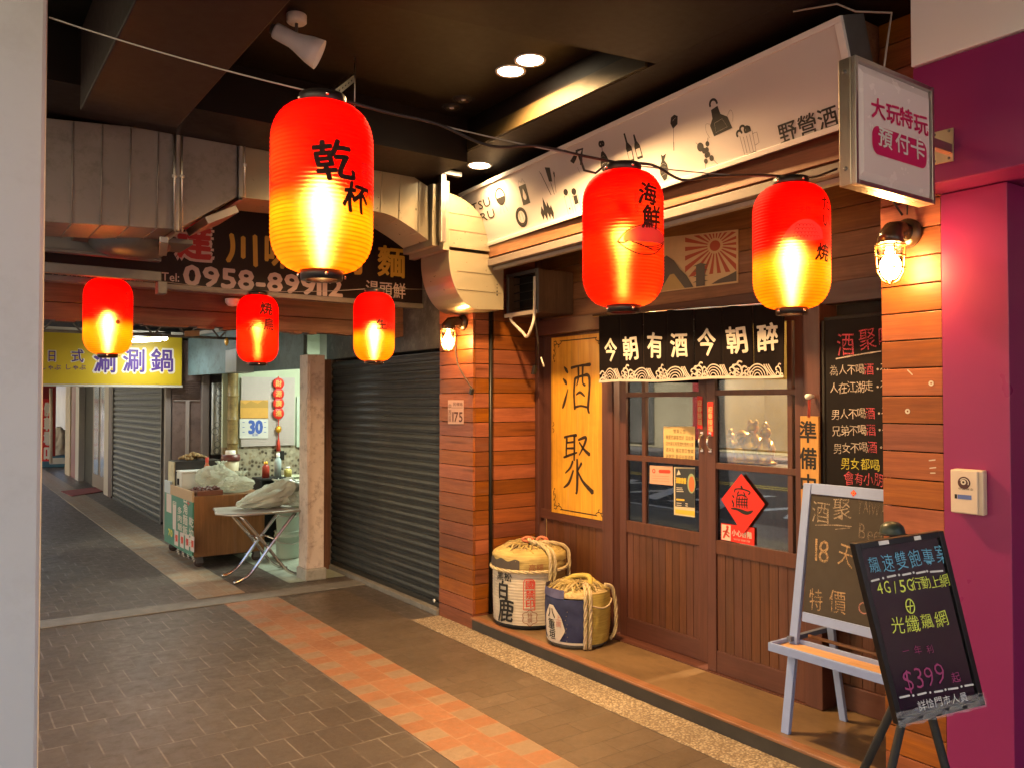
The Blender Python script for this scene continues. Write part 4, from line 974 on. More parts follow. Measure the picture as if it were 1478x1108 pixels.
darkprint = lit_ink('dark_ink_on_lit_paper', (.16,.10,.07), (.05,.02,.012), .5); greyprint = lit_ink('grey_ink_on_lit_paper', (.42,.22,.2), (.32,.17,.20), .6)
LANT = []
MADE = {}
for a_ in ((465,273,145,True,None),(899,346,116,False,None),(1142,357,107,True,None),(156,457,65,True,None),(372,475,57,False,5.30),(540,472,55,True,5.22)): MADE[a_[:2]] = place_lantern(*a_[:4], 'x', a_[4])
# nearest
t1, c1 = place_lantern(465, 273, 145, True, 'largest looking red lantern, glowing yellow below, in front of the duct'); LANT.append((t1, c1))
f = lfr(c1, 465); m_ = MB()
write(m_, f, '乾', .03, .255, .098, .03, jit=.07, sub=.22, c=.001, shear=-.12); write(m_, f, '杯', .092, .165, .085, .03, jit=.07, sub=.22, c=.001, shear=.1)
m_.build('brush_print', darkprint, t1, local=True)
m_ = MB(); write(m_, f, '歡飲', .125, .22, .045, .0, vert=True, jit=.05, sub=.3, c=.001); m_.build('faint_print', flat('faint_red_print', (.40,.01,.005), .8), t1, local=True)
# middle one of the right hand string
t2, c2 = place_lantern(899, 346, 116, False, 'red lantern printed with a grey fish and two seafood characters'); LANT.append((t2, c2))
f = lfr(c2, 899); m_ = MB()
write(m_, f, '海', .085, .335, .072, .032, jit=.06, sub=.22, c=.001, shear=.15); write(m_, f, '鮮', .098, .262, .072, .032, jit=.06, sub=.22, c=.001, shear=.1); write(m_, f, '新鮮直送', .042, .30, .016, .0, vert=True, sub=.4, c=.001); write(m_, f, '產地', .054, .31, .014, .0, vert=True, sub=.4, c=.001)
FX, FZ = .072, .195
bk = [(-.088,-.012),(-.06,.02),(-.02,.038),(.02,.044),(.06,.034),(.10,.020)]; bl_ = [(-.088,-.012),(-.06,-.034),(-.02,-.050),(.03,-.046),(.07,-.022),(.10,.004)]
for c_ in (bk, bl_): stroke(m_, f, [(FX+p[0], FZ+p[1]) for p in c_], .004, .0012)
stroke(m_, f, [(FX-.088,FZ-.012),(FX-.07,FZ-.016),(FX-.058,FZ-.010)], .004, .0012)
for k in range(3): stroke(m_, f, [(FX-.045+.012*k,FZ-.012-.003*k),(FX-.0+.01*k,FZ-.025-.004*k),(FX+.05,FZ-.018-.006*k),(FX+.085,FZ-.002-.006*k)], .0035, .0012)
m_.build('brush_print', darkprint, t2, local=True)
m_ = MB(); N_ = 22
def curve_at(c_, x):
    for i in range(len(c_)-1):
        if c_[i][0] <= x <= c_[i+1][0]:
            t = (x-c_[i][0])/(c_[i+1][0]-c_[i][0]); return c_[i][1]+(c_[i+1][1]-c_[i][1])*t
    return c_[-1][1]
for k in range(N_):
    x0_, x1_ = -.07+.168*k/N_, -.07+.168*(k+1)/N_
    m_.add([f(FX+x0_, FZ+curve_at(bk,x0_)-.002, .0006), f(FX+x1_, FZ+curve_at(bk,x1_)-.002, .0006), f(FX+x1_, FZ-.012+.02*(x1_+.07), .0006), f(FX+x0_, FZ-.012+.02*(x0_+.07), .0006)], [(0,1,2,3)])
stroke(m_, f, [(FX+.0,FZ+.045),(FX+.015,FZ+.058),(FX+.03,FZ+.046)], .012, .0006)
m_.build('fish_back_print', greyprint, t2, local=True)
# right
t3, c3 = place_lantern(1142, 357, 107, True, 'red lantern printed with a scaly fish shaped cake, beside the protruding sign'); LANT.append((t3, c3))
f = lfr(c3, 1142); m_ = MB()
write(m_, f, 'たい', .135, .315, .055, .02, vert=True, sub=.25, c=.001, jit=.04); write(m_, f, '焼', .112, .175, .062, .03, sub=.22, c=.001, jit=.06, shear=.1); m_.build('upper_print', darkprint, t3, local=True); m_ = MB(); write(m_, f, '手作', .045, .318, .02, 0, sub=.4, c=.001); m_.build('small_print', darkprint, t3, local=True); m_ = MB()
for r_ in range(4):
    for k in range(8 - r_):
        x, z = .012 + k*.0115 + r_*.003, .225 + r_*.0125
        ring(m_, f, x, z, .006, .0017, .001, 8, -.3, pi + .3)
m_.build('brush_print', darkprint, t3, local=True)
m_ = MB()
pts = [(-.028,.222),(-.005,.262),(.03,.283),(.065,.284),(.10,.268),(.118,.262),(.112,.24),(.118,.215),(.09,.222),(.05,.213),(.01,.210)]
n_ = 16
for k in range(n_):
    a_, b_ = -.028 + .14*k/n_, -.028 + .14*(k+1)/n_
    up = lambda x: .222 + .062*sin(pi*min(max((x+.028)/.155, 0), 1))**.7; dn = lambda x: .222 - .010*sin(pi*min(max((x+.028)/.15, 0), 1))
    m_.add([f(a_, dn(a_), .0005), f(b_, dn(b_), .0005), f(b_, up(b_), .0005), f(a_, up(a_), .0005)], [(0,1,2,3)])
m_.build('fish_print', lit_ink('salmon_ink_on_lit_paper', (.9,.5,.4), (.6,.25,.2), .6), t3, local=True)
# far three
t4, c4 = place_lantern(156, 457, 65, True, 'small red lantern glowing orange below, hanging before the yellow hotpot sign'); LANT.append((t4, c4))
f = lfr(c4, 156); m_ = MB(); write(m_, f, '食飲處', .115, .28, .05, .0, vert=True, sub=.3, c=.001, jit=.05); ring(m_, f, .058, .255, .036, .0025, .001, 18); disc(m_, f, .05, .175, .013, .001, 10); m_.build('brush_print', darkprint, t4, local=True)
t5, c5 = place_lantern(372, 475, 57, False, 'small red lantern with black grill characters, hanging before the noodle stall', 5.30); LANT.append((t5, c5))
f = lfr(c5, 372); m_ = MB(); write(m_, f, '焼', .052, .335, .085, .03, sub=.22, c=.001, jit=.05); write(m_, f, '鳥', .072, .235, .075, .03, sub=.22, c=.001, jit=.05)
for k in range(3): stroke(m_, f, [(-.06+.01*k,.20+.012*k),(-.02,.225+.01*k),(.03,.21+.012*k)], .005, .001)
m_.build('brush_print', darkprint, t5, local=True)
t6, c6 = place_lantern(540, 472, 55, True, 'small red lantern glowing orange below, before the stained roller shutter header', 5.22); LANT.append((t6, c6))
f = lfr(c6, 540); m_ = MB(); write(m_, f, '生', .05, .225, .075, .03, sub=.22, c=.001, jit=.05); write(m_, f, '啤', .11, .215, .05, .01, sub=.25, c=.001, jit=.05); m_.build('brush_print', darkprint, t6, local=True)
for m_ in (bulbm, bulbd): m_.cycles.emission_sampling = 'NONE'

# strings
def sag(a, b, s, n=10): return [a + (b-a)*(i/n) + Vector((0,0,-4*s*(i/n)*(1-i/n))) for i in range(n+1)]
top = Vector((0,0,.462))
P1, P2, P3 = c1 + top, c2 + top, c3 + top
pc = Vector((.232, 2.41, onX(73, 20, .232).z))
t = thing('lantern_string', P1, 'pale wire and dark flex carrying the three big lanterns past the restaurant sign', 'cable')
e3 = onX(1262, 190, 2.60)
MB().tube(sag(pc, P1, .01) + sag(P1, P2, .012)[1:] + sag(P2, P3, .01)[1:] + [P3 + Vector((.18, -.02, .03))], .0022, 6).build('wire', M['cordl'], t)
wob = []
for a, b, k in ((P1, P2, 6), (P2, P3, 6)):
    for i in range(k + 1): wob.append(a + (b-a)*(i/k) + Vector((0, 0, -.02*sin(pi*i/k) + random.uniform(-.022, .022)*(0 < i < k))))
q = Plane(P2, (P2-P1), Vector((0,0,1)))
sm = [Vector(p) for p in smooth_pts([tuple(p) for p in wob], 5)]
MB().tube(sm + [P3 + Vector((.05,-.01,-.005)), P3 + Vector((.11,-.03,.012)), P3 + Vector((.2,-.05,.05))], .0045, 7).build('flex', M['cord'], t)
kn = wob[5]
MB().tube([kn + Vector((-.01,0,0)), kn + Vector((.012,.0,-.045)), kn + Vector((.05,-.01,-.05)), kn + Vector((.09,-.02,-.015))], .004, 6).tube([kn + Vector((-.02,0,.01)), kn + Vector((.005,0,.022)), kn, kn + Vector((.0,0,-.03))], .004, 6).build('loose_knot', M['cord'], t)
P4, P5, P6 = c4 + top, c5 + top, c6 + top
t = thing('lantern_string', P5, 'thin wire carrying the three far lanterns under the noodle sign', 'cable')
e0 = Vector((.25, 5.1, P4.z + .03)); e1 = onY(613, 418, 5.05)
MB().tube(sag(e0, P4, .005) + sag(P4, P5, .012)[1:] + sag(P5, P6, .012)[1:] + [e1], .0022, 6).build('wire', M['cordl'], t)

# ------------------------------------------------------------------ bulkhead wall lamps
lampjar = M['jar']; bulbw = emis('warm_bulb', (1, .54, .18), 60)
lampbrown = paint('glossy_brown_enamel', (.055,.030,.016), .22, .2, 12)
ambcage = metal_m('brass_cage', (.62,.42,.16), .3)
def wall_lamp(y, z, lab, power):
    x = 2.9185; t = thing('bulkhead_wall_lamp', (x, y, z), lab, 'wall lamp', 'bulkhead lamps on the timber pillars')
    MB().lathe([(0,0),(.055,0),(.055,.012),(.046,.026),(0,.030)], (x, y, z), 28, (-1,0,0)).build('back_plate', lampbrown, t)
    MB().tube([(x-.01,y,z), (x-.06,y,z+.004), (x-.10,y,z-.006), (x-.118,y,z-.03), (x-.120,y,z-.052)], [.034,.036,.040,.046,.048], 20).build('elbow_housing', lampbrown, t)
    cx, cz = x - .120, z - .052
    MB().lathe([(.040,0),(.040,-.05),(.038,-.09),(.030,-.118),(.012,-.132),(0,-.134)], (cx, y, cz), 24).build('glass_jar', lampjar, t)
    MB().lathe([(0,-.122),(.018,-.117),(.031,-.100),(.036,-.080),(.032,-.060),(.018,-.040),(.014,-.012),(0,-.012)], (cx, y, cz), 20).build('bulb', bulbw, t)
    cg = MB()
    for hh, r_ in ((-.006,.050),(-.044,.0485),(-.088,.0465)): cg.tube([(cx + r_*cos(2*pi*k/24), y + r_*sin(2*pi*k/24), cz + hh) for k in range(24)], .0032, 6, closed=True)
    for k in range(4):
        a = pi/4 + k*pi/2; cg.tube([(cx + r_*cos(a), y + r_*sin(a), cz + hh) for hh, r_ in ((-.004,.05),(-.06,.048),(-.10,.044),(-.13,.028),(-.142,.008))], .003, 6)
    cg.build('cage', ambcage, t)
    return t
wl2 = wall_lamp(1.605, onX(1310, 338, 2.92).z, 'brown bulkhead lamp with a lit caged bulb under the protruding sign', 9)
MB().tube([(2.90,1.615,2.185),(2.88,1.64,2.24),(2.875,1.66,2.31)], .004, 6).tube([(2.905,1.60,2.185),(2.91,1.60,2.25),(2.912,1.595,2.33)], .003, 6).build('feed_cable', M['cord'], wl2)
wl1 = wall_lamp(4.70, onX(683, 462, 2.92).z - .01, 'brown bulkhead lamp with a lit caged bulb below the duct elbow', 8)
# plug on a cord
t = thing('plug_cord', (2.9, 4.60, 1.55), 'dark cord with a black plug dangling below the duct elbow lamp', 'cable')
a = onX(657, 480, 2.88); pts = [Vector((2.83, 4.68, 1.98)), onX(656, 487, 2.89), onX(659, 520, 2.905), onX(668, 540, 2.905), onX(681, 560, 2.895)]
MB().tube([Vector(p) for p in smooth_pts([tuple(p) for p in pts], 5)], .0042, 7).build('cord', M['cord'], t)
e = pts[-1]; MB().fbox(frame(e, (0,-1,-.3), (0,.3,-1)), -.012, .016, 0, .042, -.012, .012).build('plug_body', M['black'], t, bevel=.004)
# house number
t = thing('house_number_plate', onX(657, 612, 2.917), 'small pinkish house number plate reading 175 on the boarded pillar', 'plate')
q = plX(2.9165); MB().prism([q(*q.px(*p)) for p in ((646.5,577),(669,577),(669,611.5),(646.5,611.5))], (.002,0,0)).build('plate', flat('pinkish_plate', (.58,.36,.29), .45), t, bevel=.0008)
w_ = MB(); wpx(w_, q, '175', 660.5, 601, 14, 15, .015, c=.001); wpx(w_, q, '民權路', 661, 583, 5, 14, 0, c=.001); lpx(w_, q, [(651.5,588),(668,588)], .0022, .001, False); wpx(w_, q, '中西區', 649.5, 595, 26, None, 0, True, c=.001)
w_.build('numerals', flat('dark_red_ink', (.10,.03,.025), .6), t)

# ------------------------------------------------------------------ chalkboard fixed beside the door
t = thing('window_chalkboard', onX(1225, 705, 3.33), 'tall black chalkboard with pink, white and yellow lines of handwriting, fixed behind the boarded pillar', 'chalkboard')
q = plX(3.325); a0, bt = q.px(1190, 463); a1 = q.px(1300, 463)[0] + .12; bb = q.px(1200, 720)[1]
MB().fbox(q, a0, a1, bb, bt, -.02, -.002).build('board', paint('black_chalkboard', (.012,.009,.009), .6, .3, 5, spec=.15), t)
bt2 = q.px(1200, 470)[1]
MB().fbox(q, a0 - .014, a0 - .001, bb, bt, -.022, .004).fbox(q, a0 - .0008, a1, bt - .0, bt + .014, -.022, .004).build('frame', M['blackmat'], t, bevel=.002)
pk, wh, ye = chalk('pink_chalk', (.78,.13,.18)), chalk('white_chalk', (.76,.66,.58)), chalk('yellow_chalk', (.80,.72,.10))
mp, mw, my = MB(), MB(), MB()
wpx(mp, q, '酒', 1221, 497, 32, 25, -.004, jit=.06, slope=.0); wpx(mp, q, '聚', 1252, 490, 30, 24, -.004, jit=.06); wpx(mp, q, '嘛', 1280, 486, 30, 24, -.004, jit=.06)
lpx(mw, q, [(1207,518),(1240,512),(1272,507)], .0055, .0015, rough=.3)
mw.build('underline', wh, t); mw = MB(); mp.build('pink_title', pk, t); mp = MB()
for s_, s2, y, dy, jx in (('為人不喝','酒', 534, 0, 1197), ('人在江湖走','', 559, 0, 1197), ('男人不喝','酒', 597, 0, 1199), ('兄弟不喝','酒', 621, 0, 1200), ('男女不喝','酒', 646, 0, 1202)):
    n_ = len(s_)
    for k, ch in enumerate(s_): wpx(mw, q, ch, jx + 7 + k*12.6, y + 1.0 - k*.6, 15, 13, -.004, jit=.06)
    if s2: wpx(mp, q, s2, jx + 7 + n_*12.6, y + 1 - n_*.6, 16, 14, -.004, jit=.06)
    disc(mw, q, *q.px(jx + 70, y - 1), .005, .0015, 8)
    for k, ch in enumerate('不能忘'): wpx(mw, q, ch, jx + 80 + k*12.6, y - 2.5 - k*.6, 15, 13, -.004, jit=.06)
    mw.build('white_line', wh, t); mw = MB()
    if s2: mp.build('pink_character', pk, t); mp = MB()
for k, ch in enumerate('男女都喝'): wpx(my, q, ch, 1220 + k*14.5, 668.5 + k*.9, 17, 14, .002, jit=.06)
for k, ch in enumerate('會有小朋友'): wpx(mp, q, ch, 1226 + k*14, 690 + k*.8, 18, 14, -.004, jit=.06)
mp.build('pink_line', pk, t); my.build('yellow_line', ye, t)
# picture (a plain generic stand-in)
t = thing('wall_picture', onX(1010, 412, 3.45), 'landscape print with a dark red rayed sun over plain grey hills above the door curtain', 'picture')
q = plX(3.452); c4_ = [(940,345),(1065,331.5),(1065,408),(940,424)]
q4 = [q.px(*p) for p in c4_]; MB().prism([q(*p) for p in q4], (.006,0,0)).build('backing_board', flat('tan_print_paper', (.66,.44,.23), .6), t)
def inq(u, v):
    a = [Vector((*q4[3], 0)), Vector((*q4[2], 0)), Vector((*q4[1], 0)), Vector((*q4[0], 0))]
    r = (a[0]*(1-u) + a[1]*u)*(1-v) + (a[3]*(1-u) + a[2]*u)*v; return (r.x, r.y)
w_ = MB(); cu, cv = .76, .74
poly(w_, q, [inq(cu + .058*cos(2*pi*k/20), cv + .10*sin(2*pi*k/20)) for k in range(20)], .0022)
for k in range(22):
    a0_, a1_ = 2*pi*(k-.24)/22, 2*pi*(k+.24)/22; r_ = .26 if cos(2*pi*k/22) > -.2 or True else .3
    mx_ = 1.0
    def lim(a):
        r = .45
        for u0, dn in (((.985-cu), cos(a)), ((cu-.42), -cos(a)), ((.97-cv)/1.72, sin(a)), ((cv-.22)/1.72, -sin(a))):
            if dn > 1e-3: r = min(r, u0/dn)
        return r
    R0, R1 = lim(a0_), lim(a1_); i0 = .085
    if min(R0, R1) > i0: poly(w_, q, [inq(cu + i0*cos(a0_), cv + i0*1.72*sin(a0_)), inq(cu + R0*cos(a0_), cv + R0*1.72*sin(a0_)), inq(cu + R1*cos(a1_), cv + R1*1.72*sin(a1_)), inq(cu + i0*cos(a1_), cv + i0*1.72*sin(a1_))], .0012)
w_.build('sun_print', flat('brick_red_print', (.45,.085,.04), .7), t)
w_ = MB()
poly(w_, q, [inq(*p) for p in ((.01,.02),(.02,.42),(.10,.58),(.20,.66),(.29,.55),(.36,.38),(.44,.25),(.52,.02))], .0032); poly(w_, q, [inq(*p) for p in ((.99,.03),(.99,.22),(.90,.15),(.80,.10),(.72,.03))], .0032)
poly(w_, q, [inq(*p) for p in ((.55,.02),(.55,.40),(.60,.44),(.65,.40),(.65,.02))], .0034)
for k in range(4): poly(w_, q, [inq(*p) for p in ((.51,.10+.1*k),(.60,.15+.1*k),(.69,.10+.1*k))], .0040)
w_.build('hill_print', flat('grey_brown_print', (.12,.095,.075), .7), t)
w_ = MB(); poly(w_, q, [inq(*p) for p in ((.12,.02),(.24,.30),(.29,.31),(.42,.02))], .0042); w_.build('peak_print', flat('golden_print', (.52,.33,.12), .7), t)
# vent unit high in the recess
t = thing('air_vent_unit', (3.3, 4.25, 2.07), 'brown boxed ventilation unit with a white drain hose, high above the golden panel', 'ventilator')
q0_ = onX(778, 450, 3.17); ya = q0_.y
yb = onX(733, 450, 3.17).y; zb_ = q0_.z; zt_ = onX(778, 388, 3.17).z
MB().box(3.17, 3.455, ya, ya + .012, zb_, zt_).box(3.17, 3.455, yb - .012, yb, zb_, zt_).box(3.17, 3.455, ya + .0125, yb - .0125, zt_ - .012, zt_ + .0).box(3.17, 3.455, ya + .0125, yb - .0125, zb_, zb_ + .012).build('casing', wood('brown_unit_laminate', (.10,.055,.03), (.17,.10,.055), 'Z', 1, .4, .1, False), t, bevel=.002)
MB().box(3.26, 3.27, ya + .013, yb - .013, zb_ + .013, zt_ - .013).build('dark_inside', M['blackmat'], t)
gf = MB()
for k in range(5): gf.box(3.20, 3.206, ya + .03, yb - .03, zb_ + .04 + k*.055, zb_ + .046 + k*.055)
gf.build('grille', M['black'], t)
fm = MB().box(3.158, 3.1695, ya - .003, ya + .03, zb_ - .01, zt_ + .004).box(3.158, 3.1695, yb - .02, yb + .003, zb_ - .01, zt_ + .004).box(3.158, 3.1695, ya + .0302, yb - .0202, zt_ - .02, zt_ + .004).box(3.158, 3.1695, ya + .0302, yb - .0202, zb_ - .012, zb_ + .022)
fm.build('front_frame', M['steel_dark'], t, bevel=.002)
MB().box(3.14, 3.157, ya, yb, zb_ - .012, zb_ + .012).build('drip_edge', M['offwhite'], t, bevel=.002)
hz = [Vector((3.15, ya + .02, zt_ - .05)), Vector((3.145, ya + .015, zb_ + .02)), Vector((3.14, ya + .02, zb_ - .06)), Vector((3.14, ya + .06, zb_ - .13)), Vector((3.15, ya + .11, zb_ - .155)), Vector((3.16, ya + .17, zb_ - .12)), Vector((3.16, yb - .06, zb_ - .04)), Vector((3.16, yb - .05, zb_ - .01))]
MB().tube([Vector(p) for p in smooth_pts([tuple(p) for p in hz], 5)], .0095, 9).build('drain_hose', M['offwhite'], t)
cz_ = [Vector((3.15, ya + .02, zb_ - .03)), onX(777, 500, 3.2), onX(772, 530, 3.3)]
MB().tube([Vector(p) for p in smooth_pts([tuple(p) for p in cz_], 5)], .004, 6).build('cord', M['cord'], t)
e = cz_[-1]; MB().fbox(frame(e, (0,-1,0), (0,.3,-1)), -.014, .014, -.01, .05, -.014, .014).build('plug_body', M['black'], t, bevel=.004)
e = onX(781, 516, 3.25); MB().tube([e, e + Vector((0,-.03,-.06))], .006, 6).build('zip_tie', M['offwhite'], t)
# ------------------------------------------------------------------ chalk easel on the step
ebl = flat('pale_blue_easel_paint', (.27,.35,.64), .5)
t = thing('chalk_easel', (3.1, 2.0, .085), 'pale blue easel with a handwritten chalkboard and tray, standing on the step', 'easel')
fx, fy = 2.985, 2.20
f0 = onZ(1132, 1058, .0855); ft = onX(1165, 697, 3.125)
wE = .52
def lean(h): return f0.x + (ft.x - f0.x) * (h - .085) / (ft.z - .085)
def leg(yb, yt, name='front_leg'):
    MB().add([(f0.x, yb-.019, .0855), (f0.x, yb+.019, .0855), (f0.x+.022, yb+.019, .0855), (f0.x+.022, yb-.019, .0855),
              (ft.x, yt-.019, ft.z), (ft.x, yt+.019, ft.z), (ft.x+.022, yt+.019, ft.z), (ft.x+.022, yt-.019, ft.z)],
             [(0,1,2,3),(4,7,6,5),(0,4,5,1),(1,5,6,2),(2,6,7,3),(3,7,4,0)]).build(name, ebl, t, bevel=.002)
leg(f0.y, ft.y); leg(f0.y - wE - .03, ft.y - wE + .03)
EPn = Plane((f0.x, ft.y, .0855), (0,-1,0), (ft.x - f0.x, 0, ft.z - .0855))
def ehz(py): return EPn.px(1200, py)[1]
zb0 = EPn.px(1150, 880)[1]; zt0 = EPn.px(1168, 700)[1]
a_l = EPn.px(1166, 760)[0]
MB().fbox(EPn, .021, wE - .03, zt0 - .035, zt0 + .012, -.020, -.001).build('top_rail', ebl, t, bevel=.002)
MB().fbox(EPn, .021, wE - .03, zb0 - .04, zb0, -.020, -.001).build('bottom_rail', ebl, t, bevel=.002)
MB().fbox(EPn, .021, wE - .03, zb0 + .0005, zt0 - .0355, -.016, -.006).build('board', paint('dusty_chalkboard', (.045,.034,.026), .75, .35, 3), t)
w_ = MB()
for s_, x, y, h_, w2 in (('酒',1184,738,30,26),('聚',1214,734,30,26)): wpx(w_, EPn, s_, x, y, h_, w2, -.006, jit=.06, c=-.004)
lpx(w_, EPn, [(1176,757),(1204,757),(1228,759)], .004, -.004, rough=.5); lpx(w_, EPn, [(1205,763),(1226,761)], .003, -.004, rough=.5)
w_.build('chalk_title', chalk('dim_chalk', (.46,.36,.27)), t)
w_ = MB(); wpx(w_, EPn, '18', 1186, 795, 34, 23, -.004, jit=.05, c=-.004); wpx(w_, EPn, '天', 1220, 800, 32, 22, -.004, jit=.06, c=-.004)
w_.build('chalk_price', chalk('orange_chalk', (.52,.34,.19)), t); w_ = MB()
for s_, x, y, h_, w2 in (('特',1177,866,34,22),('價',1208,868,34,26)): wpx(w_, EPn, s_, x, y, h_, w2, -.006, jit=.06, c=-.004)
w_.build('chalk_offer', bpy.data.materials['orange_chalk'], t)
w_ = MB(); ring(w_, EPn, *EPn.px(1246, 877), .021, .005, -.004, 16, .9, 5.6); w_.build('pink_chalk_mark', chalk('pink_chalk_dull', (.6,.28,.24)), t)
w_ = MB(); wpx(w_, EPn, 'TAIWAN', 1262, 733, 20, 52, -.008, jit=.05, c=-.004); fcm = chalk('faint_chalk', (.22,.17,.13)); w_.build('faint_heading', fcm, t); w_ = MB(); wpx(w_, EPn, 'Beer', 1258, 768, 24, 40, -.010, jit=.05, c=-.004); w_.build('faint_chalk', fcm, t)
w_ = MB(); a, b = EPn.px(1232, 711); poly(w_, EPn, [(a-.014,b),(a,b-.014),(a+.014,b),(a,b+.014)], .0005); w_.build('red_sticker', M['red'], t)
w_ = MB(); ring(w_, EPn, a, b, .006, .002, .0012, 10); w_.build('sticker_mark', flat('gold_mark', (.7,.42,.12), .5), t)
# tray
zt1 = onX(1140, 935, f0.x - .05).z
tx0, tx1 = f0.x - .055, f0.x + .075; ty0, ty1 = f0.y - wE - .05, f0.y + .03
MB().box(tx0, tx1, ty0, ty1, zt1 - .018, zt1 - .012).build('tray_floor', wood('peach_tray_wood', (.55,.29,.13), (.66,.40,.20), 'Y', 1, .5, .1, False), t)
MB().box(tx0 - .012, tx0 - .0003, ty0, ty1, zt1 - .03, zt1 + .006).box(tx1 + .0003, tx1 + .012, ty0, ty1, zt1 - .03, zt1 + .006).box(tx0 + .0002, tx1 - .0002, ty1 - .012, ty1, zt1 - .0115, zt1 + .006).box(tx0 + .0002, tx1 - .0002, ty0, ty0 + .012, zt1 - .0115, zt1 + .006).build('tray_rim', ebl, t, bevel=.002)
MB().tube([(tx1 + .06, ty1 - .06, zt1 + .012), (tx1 + .06, ty0, zt1 + .012)], .008, 8).build('dowel', M['nosing'], t)
# back legs
bl0 = onZ(1216, 1040, .0855)
for dy in (0, -.40):
    y0 = bl0.y + dy * .9; x0 = bl0.x
    MB().add([(x0, y0-.016, .0855), (x0, y0+.016, .0855), (x0+.02, y0+.016, .0855), (x0+.02, y0-.016, .0855), (ft.x+.03, y0+.03-.016, ft.z-.12), (ft.x+.03, y0+.03+.016, ft.z-.12), (ft.x+.05, y0+.03+.016, ft.z-.12), (ft.x+.05, y0+.03-.016, ft.z-.12)],
             [(0,1,2,3),(4,7,6,5),(0,4,5,1),(1,5,6,2),(2,6,7,3),(3,7,4,0)]).build('rear_leg', ebl, t, bevel=.002)
MB().box(f0.x + .03, bl0.x - .02, bl0.y + .05, bl0.y + .07, zt1 - .0, zt1 + .02).build('side_stay', flat('dark_blue_stay', (.12,.14,.22), .5), t)

# ------------------------------------------------------------------ tilted black marker board on a tripod
t = thing('tripod_marker_board', (2.1, 1.15, 0), 'tilted glossy black marker board with blue, yellow and pink handwriting on a tripod', 'marker board')
kB = 2.0; pbl, pbr, ptr, ptl = (CAMP + ray(*p) * (kB*d_) for p, d_ in (((1296,1046),1.0), ((1421,1016),1.044), ((1360,765),1.042), ((1232,784),.998)))
BP = Plane(pbl, pbr - pbl, ptl - pbl, True)
wB = .5*((pbr-pbl).length + (ptr-ptl).length); hB = .5*((ptl-pbl).length + (ptr-pbr).length)
o0, _ = BP.px(1296, 1046)
glossy, n_, p_, out_ = mat('glossy_black_board'); p_.inputs['Base Color'].default_value = (.010,.009,.011,1); p_.inputs['Roughness'].default_value = .06; p_.inputs['Coat Weight'].default_value = 1.0; p_.inputs['Coat Roughness'].default_value = .04; p_.inputs['Specular IOR Level'].default_value = .9
v_ = pos(n_); n_.links.new(mrange(n_, noise_t(n_, v_, 9, 5), .35, .7, .04, .18), p_.inputs['Roughness'])
MB().fbox(BP, .016, wB - .016, .016, hB - .016, -.012, -.002).build('panel', glossy, t)
alu = metal_m('black_anodised_frame', (.05,.05,.052), .35)
MB().fbox(BP, 0, .0158, 0, hB, -.016, .004).fbox(BP, wB - .0158, wB, 0, hB, -.016, .004).fbox(BP, .016, wB - .016, 0, .0158, -.016, .004).fbox(BP, .016, wB - .016, hB - .0158, hB, -.016, .004).build('frame', alu, t, bevel=.0015)
MB().fbox(BP, .07, .10, hB - .012, hB - .002, .0045, .006).build('clip_mark', M['white'], t); MB().fbox(BP, .18, .20, hB - .013, hB - .003, .0045, .006).build('clip_mark', M['white'], t)
wr = MB(); f3 = lambda a, b, c=0: BP(a, b, c)
for k, ch in enumerate('飆速雙飽專案'): wpx(wr, BP, ch, 1262 + k*19.5, 815 - k*3.0, 25, 17, -.004, jit=.05, c=-.0005)
wr.build('blue_writing', flat('blue_marker', (.14,.42,.62), .6), t)
wr = MB()
for k, ch in enumerate('4G/5G'): wpx(wr, BP, ch, 1270 + k*11, 848 - k*1.0, 18, 9 if ch != '/' else 5, .0, jit=.04, c=-.0005)
for k, ch in enumerate('行動上網'): wpx(wr, BP, ch, 1323 + k*13.5, 842 - k*1.5, 18, 14, -.002, jit=.05, c=-.0005)
ylm = flat('lime_marker', (.70,.80,.12), .6); wr.build('upper_yellow_writing', ylm, t); wr = MB(); a, b = BP.px(1314, 874); ring(wr, BP, a, b, .0125, .0035, -.0005, 20, ry=.018); lpx(wr, BP, [(1314,866),(1314,882)], .003, -.0005, False); lpx(wr, BP, [(1309,875),(1319,873)], .003, -.0005, False)
wr.build('plus_mark', ylm, t); wr = MB()
for k, ch in enumerate('光纖飆網'): wpx(wr, BP, ch, 1296 + k*21, 902 - k*3.0, 23, 19, -.002, jit=.05, c=-.0005)
wr.build('lower_yellow_writing', ylm, t)
wr = MB()
for k, ch in enumerate('一年利'): wpx(wr, BP, ch, 1308 + k*17, 939 - k*1.5, 13, 11, -.01, jit=.05, c=-.0005)
pkmk = flat('pink_marker', (.36,.05,.17), .6); wr.build('faint_pink_writing', pkmk, t); wr = MB(); wpx(wr, BP, '$399', 1334, 976, 32, 62, -.012, jit=.05, c=-.0005, slope=.0); wpx(wr, BP, '起', 1380, 977, 15, 13, .0, jit=.03, c=-.0005)
wr.build('pink_price', pkmk, t)
wr = MB()
for x, y in ((1275,833.5),(1298,829),(1319,825.5),(1338.5,823.5)): disc(wr, BP, *BP.px(x, y), .0032, -.0005, 10)
for x0, x1, y0, y1 in ((1258,1269,838,835),(1281,1293,832,829.5),(1303,1315,829,826.5),(1323,1336,826.5,824),(1343,1361,824.5,823),(1299,1313,1006,1003),(1325,1337,1002,999),(1349,1361,998,996),(1369,1383,994,992),(1393,1405,989,987)):
    if x0 == 1299: wmk = flat('white_marker', (.72,.72,.70), .6); wr.build('dashed_line', wmk, t); wr = MB()
    lpx(wr, BP, [(x0,y0),(x1,y1)], .005, -.0005, False)
